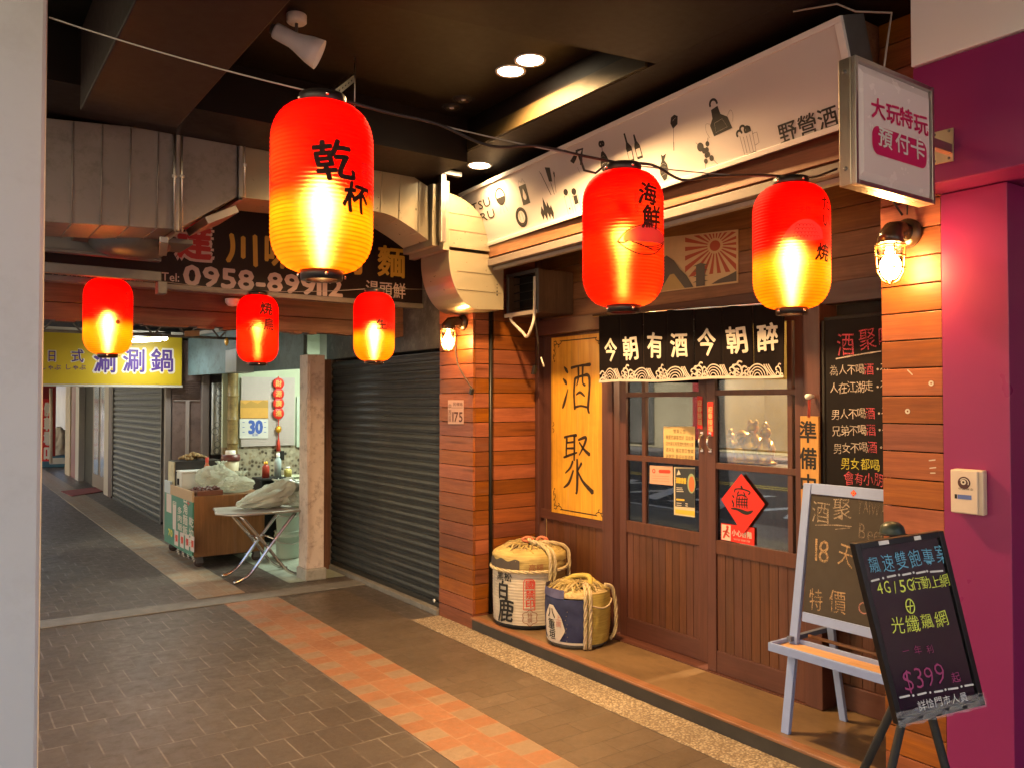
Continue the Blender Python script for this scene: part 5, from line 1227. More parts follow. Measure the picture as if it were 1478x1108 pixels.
for x, y in ((1318.5,1003),(1343,998.5),(1365,994.5),(1388,990)): disc(wr, BP, *BP.px(x, y), .0032, -.0005, 10)
wr.build('dashed_line', wmk, t); wr = MB()
for k, ch in enumerate('詳恰門市人員'): wpx(wr, BP, ch, 1331 + k*12.0, 1017 - k*2.3, 14, 11.5, .0, jit=.05, c=-.0005)
wr.build('white_writing', wmk, t)
cellm, n_, p_, out_ = mat('crumpled_cellophane'); p_.inputs['Base Color'].default_value = (.8,.8,.8,1); p_.inputs['Roughness'].default_value = .12; p_.inputs['Alpha'].default_value = .22
MB().grid(lambda u, v: BP(-.002 + (wB+.004)*u, -.004 + .038*v, .006 + .004*sin(u*31)*sin(v*9 + u*7)), 40, 6, False).build('cellophane_wrap', cellm, t)
hub = CAMP + ray(1322, 950) * 2.10
for nm, e in (('leg', onZ(1213, 1440)), ('leg', onZ(1455, 1440)), ('leg', Vector((hub.x + .12, hub.y + .42, 0)))):
    MB().tube([hub, hub + (e - hub)*.5, e], [.011,.011,.010], 8).build(nm, M['blackmat'], t)
MB().tube([hub + Vector((0,0,-.06)), hub + Vector((0,0,.10))], .012, 8).fbox(BP, wB/2 - .04, wB/2 + .04, hB*.30, hB*.42, -.045, -.0165).build('mount', M['black'], t)
cl_ = BP(.085, hB - .012, -.075)
t2_ = thing('hanging_green_cap', cl_, 'dark green rounded cap hung on the top corner of the black tripod board', 'cap')
cdn = BP(.085, hB - .012, -.075)
cdn = onY(1288, 770, 1.30)
MB().lathe([(.034,0),(.034,.010),(.030,.024),(.018,.034),(0,.037)], cdn, 24).build('crown', paint('dark_green_cap_cloth', (.028,.042,.030), .4, .3, 20), t2_)
MB().tube([cdn + Vector((0,0,-.001)), cdn + Vector((.02,.05,-.06))], .004, 6).lathe([(.0,-.002),(.036,-.001),(.038,.002),(.034,.004)], cdn + Vector((-.004,-.004,0)), 24).build('brim', M['blackmat'], t2_)

# ------------------------------------------------------------------ straw wrapped sake barrels
def bwrap(c, prof, z0):
    def f(a, b, cc=0.0):
        """a = angle (rad) to the right of the side facing the visitor"""
        dv = Vector((-c.x, -c.y, 0)).normalized(); rg = Vector((-dv.y, dv.x, 0)); rg = -rg if rg.dot(RT) < 0 else rg
        r = prof(b) + cc; return c + dv*(r*cos(a)) + rg*(r*sin(a)) + Vector((0,0,b))
    return f
def rough_lathe(f, a0, a1, h0, h1, nu, nv, cc=0.0, ridge=0.0, rp=.02, nz=.004):
    mb = MB()
    def g(u, v):
        a = a0 + (a1-a0)*u; b = h0 + (h1-h0)*v
        d = cc + ridge*abs(sin(pi*b/rp)) + nz*noise.noise(Vector((cos(a)*4, sin(a)*4, b*14)))
        return f(a, b, d)
    return mb.grid(g, nu, nv)
def straw_mat(name, lo, hi, st=(40,40,240)):
    m, n, p, o = mat(name); v = pos(n, (1,1,1)); mp = N(n, 'Mapping'); mp.inputs['Scale'].default_value = (9,9,160); n.links.new(v, mp.inputs[0])
    a = noise_t(n, mp.outputs[0], 1.0, 4, .6); b = noise_t(n, v, 9, 4)
    c = ramp(n, a, [(.3, lo), (.7, hi)]); c = mixc(n, mrange(n, b, .45, .7, 0, .5), c, sc3(lo, .7)); n.links.new(c, p.inputs['Base Color']); p.inputs['Roughness'].default_value = .8
    bump(n, p, a, .5, .003); return m
LOOSE = wood('loose_straw', (.24,.155,.04), (.62,.47,.17), 'X', 2, .8, .5)
STRAW = straw_mat('woven_straw', (.36,.25,.075), (.60,.45,.17)); STRAWY = straw_mat('yellow_straw', (.42,.31,.06), (.62,.48,.12)); PALE = straw_mat('printed_pale_mat', (.52,.44,.34), (.66,.58,.47))
def rope_tube(name, pts, r, m, par, tw=True):
    P = [Vector(p) for p in smooth_pts([tuple(p) for p in pts], 8)]; mb = MB(); n = len(P)
    if not tw: return mb.tube(P, r, 8).build(name, m, par)
    L = 0; Ls = [0]
    for i in range(1, n): L += (P[i]-P[i-1]).length; Ls.append(L)
    for s_ in range(3):
        Q = []
        m_n = max(int(L / (r*.9)), 8)
        for i in range(m_n + 1):
            d = L*i/m_n; k = max(j for j in range(n) if Ls[j] <= d + 1e-9); k = min(k, n-2)
            tt = (d - Ls[k]) / max(Ls[k+1]-Ls[k], 1e-6); p = P[k].lerp(P[k+1], min(tt, 1)); tg = (P[k+1]-P[k]).normalized(); u = tg.orthogonal().normalized()
            u = (Vector((.3,.2,1)) - tg*tg.dot(Vector((.3,.2,1)))).normalized(); w = tg.cross(u); an = d/(r*6.5)*2*pi*.5 + s_*2*pi/3
            Q.append(p + (u*cos(an) + w*sin(an))*r*.52)
        mb.tube(Q, r*.58, 6)
    return mb.build(name, m, par)
def top_tufts(mb, f, h, R, n, seed):
    rn = random.Random(seed); C0 = f(0, h, -10)  # unused height probe
    ctr = (f(0, h) + f(pi, h)) / 2
    for k in range(n):
        a = 2*pi*k/n + rn.uniform(-.15,.15); r0 = R*rn.uniform(.82,.98); e = rn.uniform(.0,.35)*R; b = a + rn.uniform(-.7,.7)
        p0 = ctr + Vector((cos(a)*r0, sin(a)*r0, rn.uniform(-.03,-.005))); p1 = ctr + Vector((cos((a+b)/2)*R*.62, sin((a+b)/2)*R*.62, rn.uniform(.004,.034))); p2 = ctr + Vector((cos(b)*e, sin(b)*e, rn.uniform(.0,.028)))
        mb.tube([Vector(q) for q in smooth_pts([tuple(p0), tuple(p1), tuple(p2)], 4)], [.004,.005,.006,.006,.007,.006,.006,.005,.004], 6)
# big one
cB = Vector((3.165, 4.285, .086)); Rb = .232
def prof1(b): return Rb * (1 - .035*((b - .26)/.26)**2) * (1 - max(0, (b - .44)/.09)**2*.16)
fb = bwrap(cB, prof1, 0)
t = thing('sake_barrel', cB, 'larger straw topped sake barrel wrapped in a cream mat with big black characters', 'barrel', 'straw wrapped sake barrels on the step')
rough_lathe(fb, .62, 2*pi - 1.9, .03, .36, 50, 60, 0, .0035, .0165).build('straw_body', STRAW, t)
rough_lathe(fb, -1.9, .62, .03, .36, 60, 66, .002, .003, .0185, .003).build('printed_mat', PALE, t)
MB().lathe([(0,0),(Rb*.90,0),(Rb*.97,.012),(Rb*.97,.034),(Rb*.9,.036)], cB, 40).build('dark_foot', M['blackmat'], t)
sh = MB()
def g(u, v):
    a = 2*pi*u; b = .345 + .145*v; bul = .012*sin(pi*v) + .006*noise.noise(Vector((cos(a)*6, sin(a)*6, v*8)))
    return fb(a, b - .008*noise.noise(Vector((cos(a)*3, sin(a)*3, 2)))*v, bul - (.05*max(0, v - .75)/.25 if v > .75 else 0))
sh.grid(g, 72, 18).build('straw_shoulder', STRAW, t)
tf = MB(); tf.lathe([(0,.478),(Rb*.5,.475),(Rb*.8,.48)], cB, 30); top_tufts(tf, fb, .475, Rb*.92, 130, 4); tf.build('straw_top', LOOSE, t)
w_ = MB()
ba = MB().grid(lambda u, v: fb(-1.8 + 1.55*u, .375 + (.055 + .008*sin(u*22))*v, .0155 + .001*sin(u*40)), 40, 3); ba.build('dark_shoulder_band', flat('grey_brown_print_band', (.085,.065,.055), .8), t)
def fw(a, b, c=0.0): return fb(a/Rb, b, .0075 + c)
A = lambda d: radians(d)*Rb
write(w_, fw, '黑松', A(-42), .325, .062, .012, jit=.05, sub=.25); write(w_, fw, '白', A(-43), .235, .125, .028, jit=.03, sub=.2, sx=.8); write(w_, fw, '鹿', A(-39), .105, .155, .016, jit=.09, sub=.2, sx=.8)
w_.build('black_characters', M['ink'], t)
w_ = MB(); write(w_, fw, '國禁印', A(1), .225, .058, .018, vert=True, sub=.25, jit=.03)
for dx in (-.034, .034): stroke(w_, fw, [(A(0)+dx, .130), (A(0)+dx, .30)], .0045, .001)
stroke(w_, fw, [(A(0)-.034,.30),(A(0)-.02,.318),(A(0)+.02,.318),(A(0)+.034,.30)], .0045, .001); stroke(w_, fw, [(A(0)-.034,.130),(A(0)+.034,.130)], .0045, .001)
w_.build('red_seal_print', M['redink'], t)
w_ = MB(); write(w_, fw, '特撰', A(1), .080, .032, .0, vert=True, sub=.3)
for k in range(6):
    a = k*pi/3 + pi/6; stroke(w_, fw, [(A(1) + .044*cos(a + d_)*(1 + .12*cos(3*(d_/ .52))), .080 + .044*sin(a + d_)*(1 + .12*cos(3*(d_/.52)))) for d_ in (-.5,-.25,0,.25,.5)], .0035, .001)
write(w_, fw, '高標', A(10), .392, .045, .005, sub=.3, c=.012)
w_.build('brown_crest_print', flat('brown_red_print', (.26,.07,.035), .8), t)
rope_tube('waist_rope', [fb(a, .362, .014) for a in [2*pi*k/24 for k in range(25)]], .0115, M['ropel'], t)
for a in (.54, .67): rope_tube('side_rope', [fb(a, .012, .016), fb(a, .12, .016), fb(a, .26, .016), fb(a, .40, .030), fb(a, .47, .022), fb(a, .505, -.03), fb(a + .1, .515, -.14)], .0125, M['ropel'], t)
rope_tube('side_rope', [fb(1.62, .03, .014), fb(1.62, .2, .014), fb(1.62, .38, .03), fb(1.62, .47, .02), fb(1.5, .505, -.04), fb(1.0, .515, -.12)], .0125, M['ropel'], t)
rope_tube('top_rope', [fb(.60, .512, -.02), fb(.2, .525, -.15), fb(2.9, .525, -.15), fb(2.9, .495, -.02)], .012, M['ropel'], t)
k_ = cB + Vector((.03, -.02, .505)); kb = MB()
for s_ in (-1, 1): kb.tube([Vector(p) for p in smooth_pts([tuple(k_), tuple(k_ + Vector((.03*s_,-.02*s_,.035))), tuple(k_ + Vector((.065*s_,-.05*s_,.02))), tuple(k_ + Vector((.03*s_,-.02*s_,.004)))], 5)], .009, 7)
kb.build('red_knot', flat('salmon_knot', (.60,.18,.10), .8), t)
# small one
cS = Vector((3.135, 3.76, .086)); Rs = .186
def prof2(b): return Rs * (1 + .05*(b/.3)) * (1 - .05*((b - .16)/.16)**2)
fs_ = bwrap(cS, prof2, 0)
t = thing('sake_barrel', cS, 'smaller sake barrel wrapped in deep blue cloth with a white crest and yellow straw', 'barrel', 'straw wrapped sake barrels on the step')
MB().lathe([(0,0),(Rs*.86,0),(Rs*.93,.010),(Rs*.95,.028),(Rs*.9,.03)], cS, 36).build('grey_foot', flat('dark_grey_foot', (.10,.09,.075), .8), t)
rough_lathe(fs_, .24, 2*pi - 2.1, .026, .315, 44, 40, 0, .0025, .017).build('straw_body', STRAWY, t)
rough_lathe(fs_, -2.1, .24, .040, .285, 50, 30, .003, 0, 1, .006).build('blue_wrap', paint('indigo_cloth', (.026,.032,.095), .8, .3, 14, bmp=.5), t)
rough_lathe(fs_, -2.1, .24, .026, .0395, 50, 3, .005, 0, 1, .003).build('white_hem', M['offwhite'], t)
rough_lathe(fs_, -2.1, -.42, .2855, .335, 30, 6, .006, 0, 1, .008).build('purple_collar', paint('faded_violet_cloth', (.10,.095,.20), .8, .3, 14), t)
def fz(a, b, c=0.0): return fs_(a/Rs, b, .010 + c)
A2 = lambda d: radians(d)*Rs
w_ = MB(); cx_ = A2(-45); hexp = [(-.075,.07),(-.065,.18),(-.03,.245),(.02,.235),(.055,.17),(.072,.10),(.045,.045),(-.03,.03)]
n_ = 14
def hx(y, side):
    L_e = [p for p in ((-.04,.03),(-.075,.07),(-.068,.18),(-.03,.245))] if side < 0 else [p for p in ((.035,.035),(.078,.105),(.055,.18),(.0,.245))]
    for i in range(3):
        if L_e[i][1] <= y <= L_e[i+1][1]: return L_e[i][0] + (L_e[i+1][0]-L_e[i][0])*(y-L_e[i][1])/(L_e[i+1][1]-L_e[i][1])
    return L_e[0][0] if y < L_e[0][1] else L_e[-1][0]
for k in range(n_):
    y0, y1 = .036 + .208*k/n_, .036 + .208*(k+1)/n_
    for j in range(5):
        u0, u1 = j/5, (j+1)/5
        l0, r0, l1, r1 = hx(y0,-1), hx(y0,1), hx(y1,-1), hx(y1,1)
        w_.add([fz(cx_+l0+(r0-l0)*u0, y0, .0), fz(cx_+l0+(r0-l0)*u1, y0, .0), fz(cx_+l1+(r1-l1)*u1, y1, .0), fz(cx_+l1+(r1-l1)*u0, y1, .0)], [(0,1,2,3)])
w_.build('white_crest', flat('cream_crest', (.62,.53,.44), .8), t)
w_ = MB(); write(w_, fz, '八重垣', cx_ - .012, .135, .062, .012, vert=True, jit=.05, sub=.25, c=.002, sx=.9); w_.build('black_characters', M['ink'], t)
w_ = MB(); write(w_, fz, '上撰', cx_ + .038, .16, .036, .02, vert=True, sub=.3, c=.002); w_.build('pink_print', flat('pink_print', (.55,.28,.23), .8), t)
w_ = MB()
for k in range(8):
    for dy in (.05, .09, .20): disc(w_, fz, cx_ + .085 + .006*sin(k*2.1), .05 + .024*k, .0035, .001, 8)
w_.build('pale_dots', flat('pale_dots', (.2,.17,.13), .8), t)
tf = MB(); tf.lathe([(0,.325),(Rs*.6,.33),(Rs*.98,.315),(Rs*1.0,.29)], cS, 30); top_tufts(tf, fs_, .325, Rs*.97, 120, 9); tf.build('straw_top', LOOSE, t)
MB().tube([Vector(p) for p in smooth_pts([tuple(cS + Vector((.02,-.09,.34))), tuple(cS + Vector((.07,-.02,.375))), tuple(cS + Vector((.03,.06,.37))), tuple(cS + Vector((-.03,.09,.34)))], 6)], .016, 8).tube([Vector(p) for p in smooth_pts([tuple(cS + Vector((.05,-.12,.30))), tuple(cS + Vector((.08,-.04,.36))), tuple(cS + Vector((.10,.05,.33)))], 6)], .015, 8).build('straw_bundle', STRAWY, t)
for a in (.22, .36): rope_tube('side_rope', [fs_(a, .008, .014), fs_(a, .1, .014), fs_(a, .22, .014), fs_(a, .31, .016), fs_(a + .05, .345, -.02), fs_(a + .2, .355, -.09)], .0115, M['ropel'], t)
rope_tube('loop_rope', [fs_(1.25, .345, -.02), fs_(1.42, .33, .016), fs_(1.5, .24, .03), fs_(1.52, .12, .036), fs_(1.5, .05, .03), fs_(1.42, .03, .01)], .0115, M['ropel'], t)
rope_tube('waist_cord', [fs_(.3 + 1.15*k/8, .262 - .03*sin(pi*k/8), .010) for k in range(9)], .005, M['ropel'], t, False)

# ------------------------------------------------------------------ neighbouring phone shop
MS = thing('magenta_shopfront', (2.92, 1.2, 0), 'magenta phone shop wall with a deep fascia and a cream panel above', 'shop front')
MB().box(2.915, 3.3, 1.262, 1.4835, 0, 2.235).build('wall_pier', M['magenta'], MS, bevel=.003)
MB().box(3.16, 3.3, -2.4, 1.2615, 0, 2.235).build('recessed_wall', M['purple'], MS)
fx_ = 2.76
MB().box(fx_, 3.3, -2.4, 1.495, 2.238, 2.655).build('fascia', M['magenta'], MS, bevel=.004)
MB().box(fx_ - .012, 3.3, -2.4, 1.494, 2.658, 3.1).build('upper_panel', M['cream_panel'], MS, bevel=.002)
# protruding sign
t = thing('protruding_sign', (2.4, 1.35, 2.13), 'small protruding light box sign with pink prepaid card lettering on a steel bracket', 'sign')
xa, xb = 2.165, 2.605; y0_, y1_ = 1.345, 1.397; z0_, z1_ = 2.13, 2.505
q = plY(y0_)
MB().box(xa, xb, y0_ + .012, y1_, z0_, z1_).build('steel_case', metal_m('scuffed_steel_case', (.52,.45,.37), .3), t, bevel=.003)
MB().box(xa, xa + .014, y0_ - .004, y0_ + .0118, z0_, z1_).box(xb - .014, xb, y0_ - .004, y0_ + .0118, z0_, z1_).box(xa + .0142, xb - .0142, y0_ - .004, y0_ + .0118, z0_, z0_ + .014).box(xa + .0142, xb - .0142, y0_ - .004, y0_ + .0118, z1_ - .014, z1_).build('rim', M['steel'], t, bevel=.002)
fc = MB(); i0, i1, k0, k1 = xa + .0145, xb - .0145, z0_ + .0145, z1_ - .0145
e = .028
fc.quad((i0,y0_+.009,k0),(i1,y0_+.009,k0),(i1-e*.6,y0_-.002,k0+e),(i0+e,y0_-.002,k0+e)); fc.quad((i0,y0_+.009,k1),(i1,y0_+.009,k1),(i1-e*.6,y0_-.002,k1-e),(i0+e,y0_-.002,k1-e)); fc.quad((i0,y0_+.009,k0),(i0,y0_+.009,k1),(i0+e,y0_-.002,k1-e),(i0+e,y0_-.002,k0+e)); fc.quad((i1,y0_+.009,k0),(i1,y0_+.009,k1),(i1-e*.6,y0_-.002,k1-e),(i1-e*.6,y0_-.002,k0+e)); fc.quad((i0+e,y0_-.002,k0+e),(i1-e*.6,y0_-.002,k0+e),(i1-e*.6,y0_-.002,k1-e),(i0+e,y0_-.002,k1-e))
fc.build('moulded_face', paint('pinkish_white_acrylic', (.88,.76,.75), .25, .01, 2, bmp=0), t, merge=True)
qf = plY(y0_ - .003); pkm = flat('hot_pink_print', (.66,.018,.13), .4)
w_ = MB()
for ch, x, y in (('大',1267,158),('玩',1289,166),('特',1308,172),('玩',1329,181)): wpx(w_, qf, ch, x, y, 27, 20, .028, jit=.03, c=.001)
def rrect(pl_, p0, p1, p2, p3, r):
    qa = [Vector((*pl_.px(*p), 0)) for p in (p0, p1, p2, p3)]; out = []
    w = (qa[1]-qa[0]).length; h = (qa[3]-qa[0]).length; o_ = qa[0]
    for cx_, cy_, a0 in ((r,r,pi),(w-r,r,1.5*pi),(w-r,h-r,0),(r,h-r,.5*pi)):
        for k in range(8): a = a0 + k*pi/14; out.append((o_.x + cx_ + r*cos(a), o_.y + cy_ + r*sin(a)))
    return out
poly(w_, qf, rrect(qf, (1259,221), (1337,233), (1337,192), (1259,180), .030), .0008)
w_.build('pink_lettering', pkm, t)
w_ = MB()
for ch, x, y in (('預',1277,201),('付',1302,209),('卡',1324,217)): wpx(w_, qf, ch, x, y, 27, 21, .022, jit=.03, c=.002)
w_.build('white_lettering', M['white'], t)
sc_ = MB()
for z in (z0_ + .05, z1_ - .04): sc_.lathe([(0,.003),(.006,.002),(.007,0)], (xa, (y0_+y1_)/2 + .005, z), 10, (-1,0,0))
sc_.build('screws', M['steel_dark'], t)
MB().box(xb + .0005, fx_ - .0085, 1.358, 1.384, 2.325, 2.355).build('bracket_arm', M['steel'], t, bevel=.002)
q = plX(fx_ - .0005); pa, pb_ = q.px(1343, 240), q.px(1378, 184)
MB().prism([q(*q.px(*p)) for p in ((1344,193),(1377,185),(1377,233),(1344,240))], (-.006,0,0)).build('wall_plate', metal_m('brass_toned_plate', (.62,.52,.36), .35), t, bevel=.001)
sc_ = MB()
for x, y in ((1350,196),(1371,190),(1350,234),(1371,229)): sc_.lathe([(0,.004),(.004,.003),(.0048,0)], Vector((fx_-.0066,0,0)) + q(*q.px(x,y)) - Vector((fx_-.0005,0,0)), 8, (-1,0,0))
sc_.build('bolts', M['steel_dark'], t)
MB().tube(smooth_pts([(2.62,1.47,2.90),(2.70,1.52,2.86),(2.735,1.50,2.74),(2.74,1.47,2.60),(2.60,1.42,2.506)], 5) if False else [onX(1145, 17, 2.55), onX(1208, 6, 2.6), onX(1235, 17, 2.64), onX(1287, 19, 2.66), onX(1281, 60, 2.64), onX(1276, 98, 2.60)], .0035, 6).build('supply_cable', M['cordl'], t)
# intercom on the wall
t = thing('wall_intercom_box', onX(1404, 744, 2.91), 'cream plastic entry reader with a dark round emblem and blue label on the magenta wall', 'intercom')
q = plX(2.9145); c4_ = [(1380,738),(1426,745),(1426,678),(1380,675)]
P4_ = [q.px(*p) for p in c4_]
a0 = P4_[0][0]; a1 = P4_[1][0]; b0 = P4_[0][1] + .0; b1 = P4_[3][1]
cp = flat('cream_plastic', (.62,.50,.41), .35)
MB().fbox(q, a0 + .004, a1, b0, b1, 0, .030).build('case', cp, t, bevel=.005)
MB().fbox(q, a0, a1 - .014, b0 + .002, b1 - .002, .0302, .038).build('cover', flat('cream_plastic_cover', (.66,.54,.45), .3), t, bevel=.004)
am, bm_ = (a0 + a1 - .012)/2, b1 - .045
w_ = MB(); disc(w_, q, am, bm_, .021, .0388, 24); w_.build('emblem_disc', flat('dark_emblem', (.07,.022,.022), .4), t)
w_ = MB(); disc(w_, q, am - .002, bm_ + .002, .009, .0392, 16); ring(w_, q, am, bm_, .0145, .003, .0392, 20, -.4, 2.6); w_.build('emblem_eye', M['offwhite'], t)
w_ = MB(); disc(w_, q, am - .002, bm_ + .002, .004, .0396, 12); wpx(w_, q, '中興保全', 1402, 704, 3.4, 22, 0, c=.0386); w_.build('small_print', M['brownink'], t)
w_ = MB(); poly(w_, q, [(am - .022, bm_ - .056), (am + .024, bm_ - .056), (am + .024, bm_ - .041), (am - .022, bm_ - .041)], .0388); w_.build('blue_label', flat('blue_label', (.10,.15,.42), .4), t)
w_ = MB(); poly(w_, q, [(am - .032, bm_ - .056), (am - .0235, bm_ - .056), (am - .0235, bm_ - .041), (am - .032, bm_ - .041)], .0388); w_.build('dark_label', M['ink'], t)
# ------------------------------------------------------------------ ventilation duct
YD = 4.42
DT = thing('ventilation_duct', onY(345, 285, YD), 'large galvanised ventilation duct under the ceiling, tapering and bending down to the recess corner', 'duct')
def DP(*pts): return [onY(x, y, YD) for x, y in pts]
TOPZ = onY(150, 178, YD).z
def dz(px, py): v = onY(px, py, YD); return Vector((v.x, YD, v.z))
big = [dz(20, 318), dz(252, 331), dz(252, 189), dz(20, 166)]
for p in big: p.y = YD
MB().prism(big, (0, .40, 0)).build('wide_section', M['duct'], DT, bevel=.004)
tap = [dz(258, 331), dz(343, 284), dz(343, 203), dz(258, 190)]
MB().prism(tap, (0, .38, 0)).build('taper_section', M['duct'], DT, bevel=.004)
# narrow run with the s-bend
top_ = [(349,203),(400,208),(460,215),(520,222),(545,229),(570,240),(596,255),(618,270)]
bot_ = [(349,285),(400,291),(460,297),(515,302),(540,305),(566,312),(594,329),(618,347)]
sb = MB(); TP = [dz(*p) for p in top_]; BP_ = [dz(*p) for p in bot_]
TP = [Vector(p) for p in smooth_pts([tuple(p) for p in TP], 3)]; BP_ = [Vector(p) for p in smooth_pts([tuple(p) for p in BP_], 3)]
D3 = Vector((0, .33, 0)); n = len(TP)
sb.add(TP + BP_ + [p + D3 for p in TP] + [p + D3 for p in BP_], [(i, i+1, n+i+1, n+i) for i in range(n-1)] + [(2*n+i, 3*n+i, 3*n+i+1, 2*n+i+1) for i in range(n-1)] + [(i, 2*n+i, 2*n+i+1, i+1) for i in range(n-1)] + [(n+i, n+i+1, 3*n+i+1, 3*n+i) for i in range(n-1)])
sb.build('bend_section', M['duct_lit'], DT)
# standing seams
for x in (106, 148, 189, 229):
    se = MB()
    a, b = dz(x, 174 + (x-73)*.092), dz(x - 3, 321 + (x-73)*.052)
    for p in (a, b): p.y = YD - .004
    se.tube([a, b], .0032, 5)
    se.tube([b + Vector((0,.01,-.003)), b + Vector((0,.40,-.003))], .0032, 5); se.build('standing_seam', M['duct'], DT)
for i in range(4, n - 2, 3):
    se = MB(); a, b = TP[i] + Vector((0,-.003,0)), BP_[i] + Vector((0,-.003,0)); se.tube([a, b], .0022, 4); se.tube([b, b + D3], .0022, 4); se.build('standing_seam', M['duct_lit'], DT)
def flange(p_top, p_bot, w, name='flange', dp=.40, m=None):
    x = (p_top.x + p_bot.x)/2
    b = MB().box(x - w, x + w, YD - .022, YD - .0005, p_bot.z - .02, p_top.z + .02).box(x - w, x + w, YD - .022, YD + dp, p_bot.z - .021, p_bot.z - .002)
    b.build(name, m or M['steel'], DT, bevel=.002)
flange(dz(255, 190), dz(255, 332), .009); flange(dz(346, 203), dz(346, 285), .010)
for x, y0, y1 in ((250,185,335),(261,186,336),(351,200,288)):
    MB().tube([dz(x, y0) + Vector((0,-.025,.12)), dz(x, y1) + Vector((0,-.025,0))], .005, 7).build('hanger_rod', M['steel'], DT)
    MB().lathe([(0,.008),(.012,.007),(.013,-.006),(0,-.008)], dz(x, (y0+y1)/2 - 4) + Vector((0,-.025,0)), 10).build('rod_nut', M['offwhite'], DT)
MB().fbox(frame(dz(320, 305) + Vector((0,-.01,-.02)), (1,0,.53), (0,1,0)), -.09, .09, 0, .40, -.02, .02).build('support_channel', M['steel'], DT, bevel=.002)
MB().fbox(frame(dz(238, 342) + Vector((0,.02,-.015)), (.2,1,0), (0,0,1)), -.02, .40, -.015, .015, -.02, .02).build('support_channel', M['steel'], DT, bevel=.002)
# upper elbow (turns down) and lower elbow (turns into the recess)
YE = 4.36
def ez(px, py): v = onY(px, py, YE); return Vector((v.x, YE, v.z))
MB().box(dz(621,270).x, dz(629,270).x, YD - .03, YD + .36, ez(620,350).z - .01, ez(640,270).z + .02).box(dz(630,270).x, dz(639,270).x, YE - .025, YD + .36, ez(640,362).z, ez(640,270).z + .035).build('elbow_flange', M['duct_lit'], DT, bevel=.003)
xL, xR = ez(641, 300).x, ez(710, 340).x; zB = ez(680, 357).z; zT = ez(641, 277).z
RR = zT - zB; Wd = xR - xL
prof = [(xL, zT)] + [(xL + Wd*sin(pi/2*k/14)**1.0, zB + RR*cos(pi/2*k/14)) for k in range(1, 15)] + [(xL, zB)]
MB().prism([(x, YE, z) for x, z in prof], (0, .36, 0)).build('upper_elbow', M['duct_lit'], DT, bevel=.003)
sm2 = MB()
for f_ in (.30, .62): z = zB + RR*f_; sm2.box(xL + .002, xL + Wd*sqrt(max(0, 1 - f_*f_)) - .004, YE - .004, YE - .0005, z - .003, z + .003)
sm2.box(xL - .01, xR + .012, YE - .012, YE - .0005, zB - .016, zB + .002)
zl0, zl1 = ez(690, 380).z, ez(690, 412).z
for py_ in (394, 420): sm2.box(ez(660, py_).x, ez(724, py_).x, YE - .004, YE - .0005, ez(690, py_).z - .002, ez(690, py_).z + .002)
sm2.build('seam_ribs', M['duct_lit'], DT)
zt2_, xr2, zb2 = ez(690, 366).z, ez(727, 400).x, ez(700, 448).z
x0_ = ez(648, 372).x; zs_ = ez(727, 379).z
arc = [(x0_ + .004, ez(648, 385).z)]
cxm, czm = ez(727, 378).x, ez(727, 366).z
low = [(x0_, zt2_)] + [(x0_ + (ez(690, 440).x - x0_)*(1 - cos(pi/2*k/12)), zt2_ - .03 + (zb2 - zt2_ + .03)*sin(pi/2*k/12)) for k in range(1, 13)] + [(xr2, zb2 + .012), (xr2, zs_), (ez(709, 379).x, zs_), (ez(709, 366).x, zt2_)]
MB().prism([(x, YE, z) for x, z in low], (0, .36, 0)).build('lower_elbow', M['duct_lit'], DT, bevel=.003)
mk = MB(); qd = plY(YE - .0012)
for y in (411, 416, 421, 426): disc(mk, qd, *qd.px(717.5, y), .006 if y > 420 else .004, .0005, 10)
mk.build('stencil_mark', M['ink'], DT)
hg = onY(637, 262, YE - .03)
hb = MB().box(hg.x - .018, hg.x + .018, YE - .06, YE - .03, ez(637,352).z, hg.z + .04).box(hg.x - .02, hg.x + .13, YE - .062, YE - .02, hg.z + .0402, hg.z + .07)
hb.build('hanger_bracket', M['steel'], DT, bevel=.002)

# ------------------------------------------------------------------ dark noodle shop sign across the arcade
YS = 5.30
NS = thing('noodle_shop_sign', onY(440, 440, YS), 'dark noodle shop sign with a phone number and yellow and red characters, behind the duct', 'sign')
qs = plY(YS)
c0 = qs.px(30, 400); c1_ = qs.px(614, 441)
zbot = c1_[1] + .01; 
MB().box(.12, c1_[0], YS + .002, YS + .06, zbot, 2.92).build('panel', paint('dark_maroon_sign', (.010,.004,.0045), .5, .15, 3, spec=.25), NS, bevel=.003)
MB().box(.12, c1_[0] + .004, YS - .012, YS + .07, zbot - .035, zbot - .001).build('bottom_frame', M['steel_dark'], NS, bevel=.003)
w_ = MB()
wpx(w_, qs, '0958-899112', 386, 407, 27, 229, .035, c=.0005)
dw_ = flat('dusty_white_letter', (.48,.38,.37), .6); w_.build('phone_number', dw_, NS); w_ = MB(); wpx(w_, qs, '湯頭鮮', 557, 419, 22, 58, .008, c=.0005); w_.build('slogan', dw_, NS); w_ = MB(); wpx(w_, qs, 'Tel:', 246, 400, 12, 26, .01, c=.0005)
w_.build('tel_lettering', dw_, NS)
w_ = MB(); ym = flat('mustard_letter', (.46,.27,.035), .5)
for p in ([(334,339),(336,352),(335,365),(329,377)],[(351,343),(351,372)],[(368,341),(369,384)]): lpx(w_, qs, p, .030, .0005)
w_.build('yellow_characters', ym, NS); w_ = MB(); wpx(w_, qs, '味', 402, 364, 46, 40, .03, c=.0005); w_.build('yellow_character', ym, NS); w_ = MB(); wpx(w_, qs, '牛', 452, 366, 46, 40, .03, c=.0005); w_.build('yellow_character', ym, NS); w_ = MB(); wpx(w_, qs, '肉', 505, 373, 44, 40, .03, c=.0005); w_.build('yellow_character', ym, NS); w_ = MB(); wpx(w_, qs, '麵', 565, 379, 42, 40, .025, c=.0005)
w_.build('yellow_lettering', ym, NS)
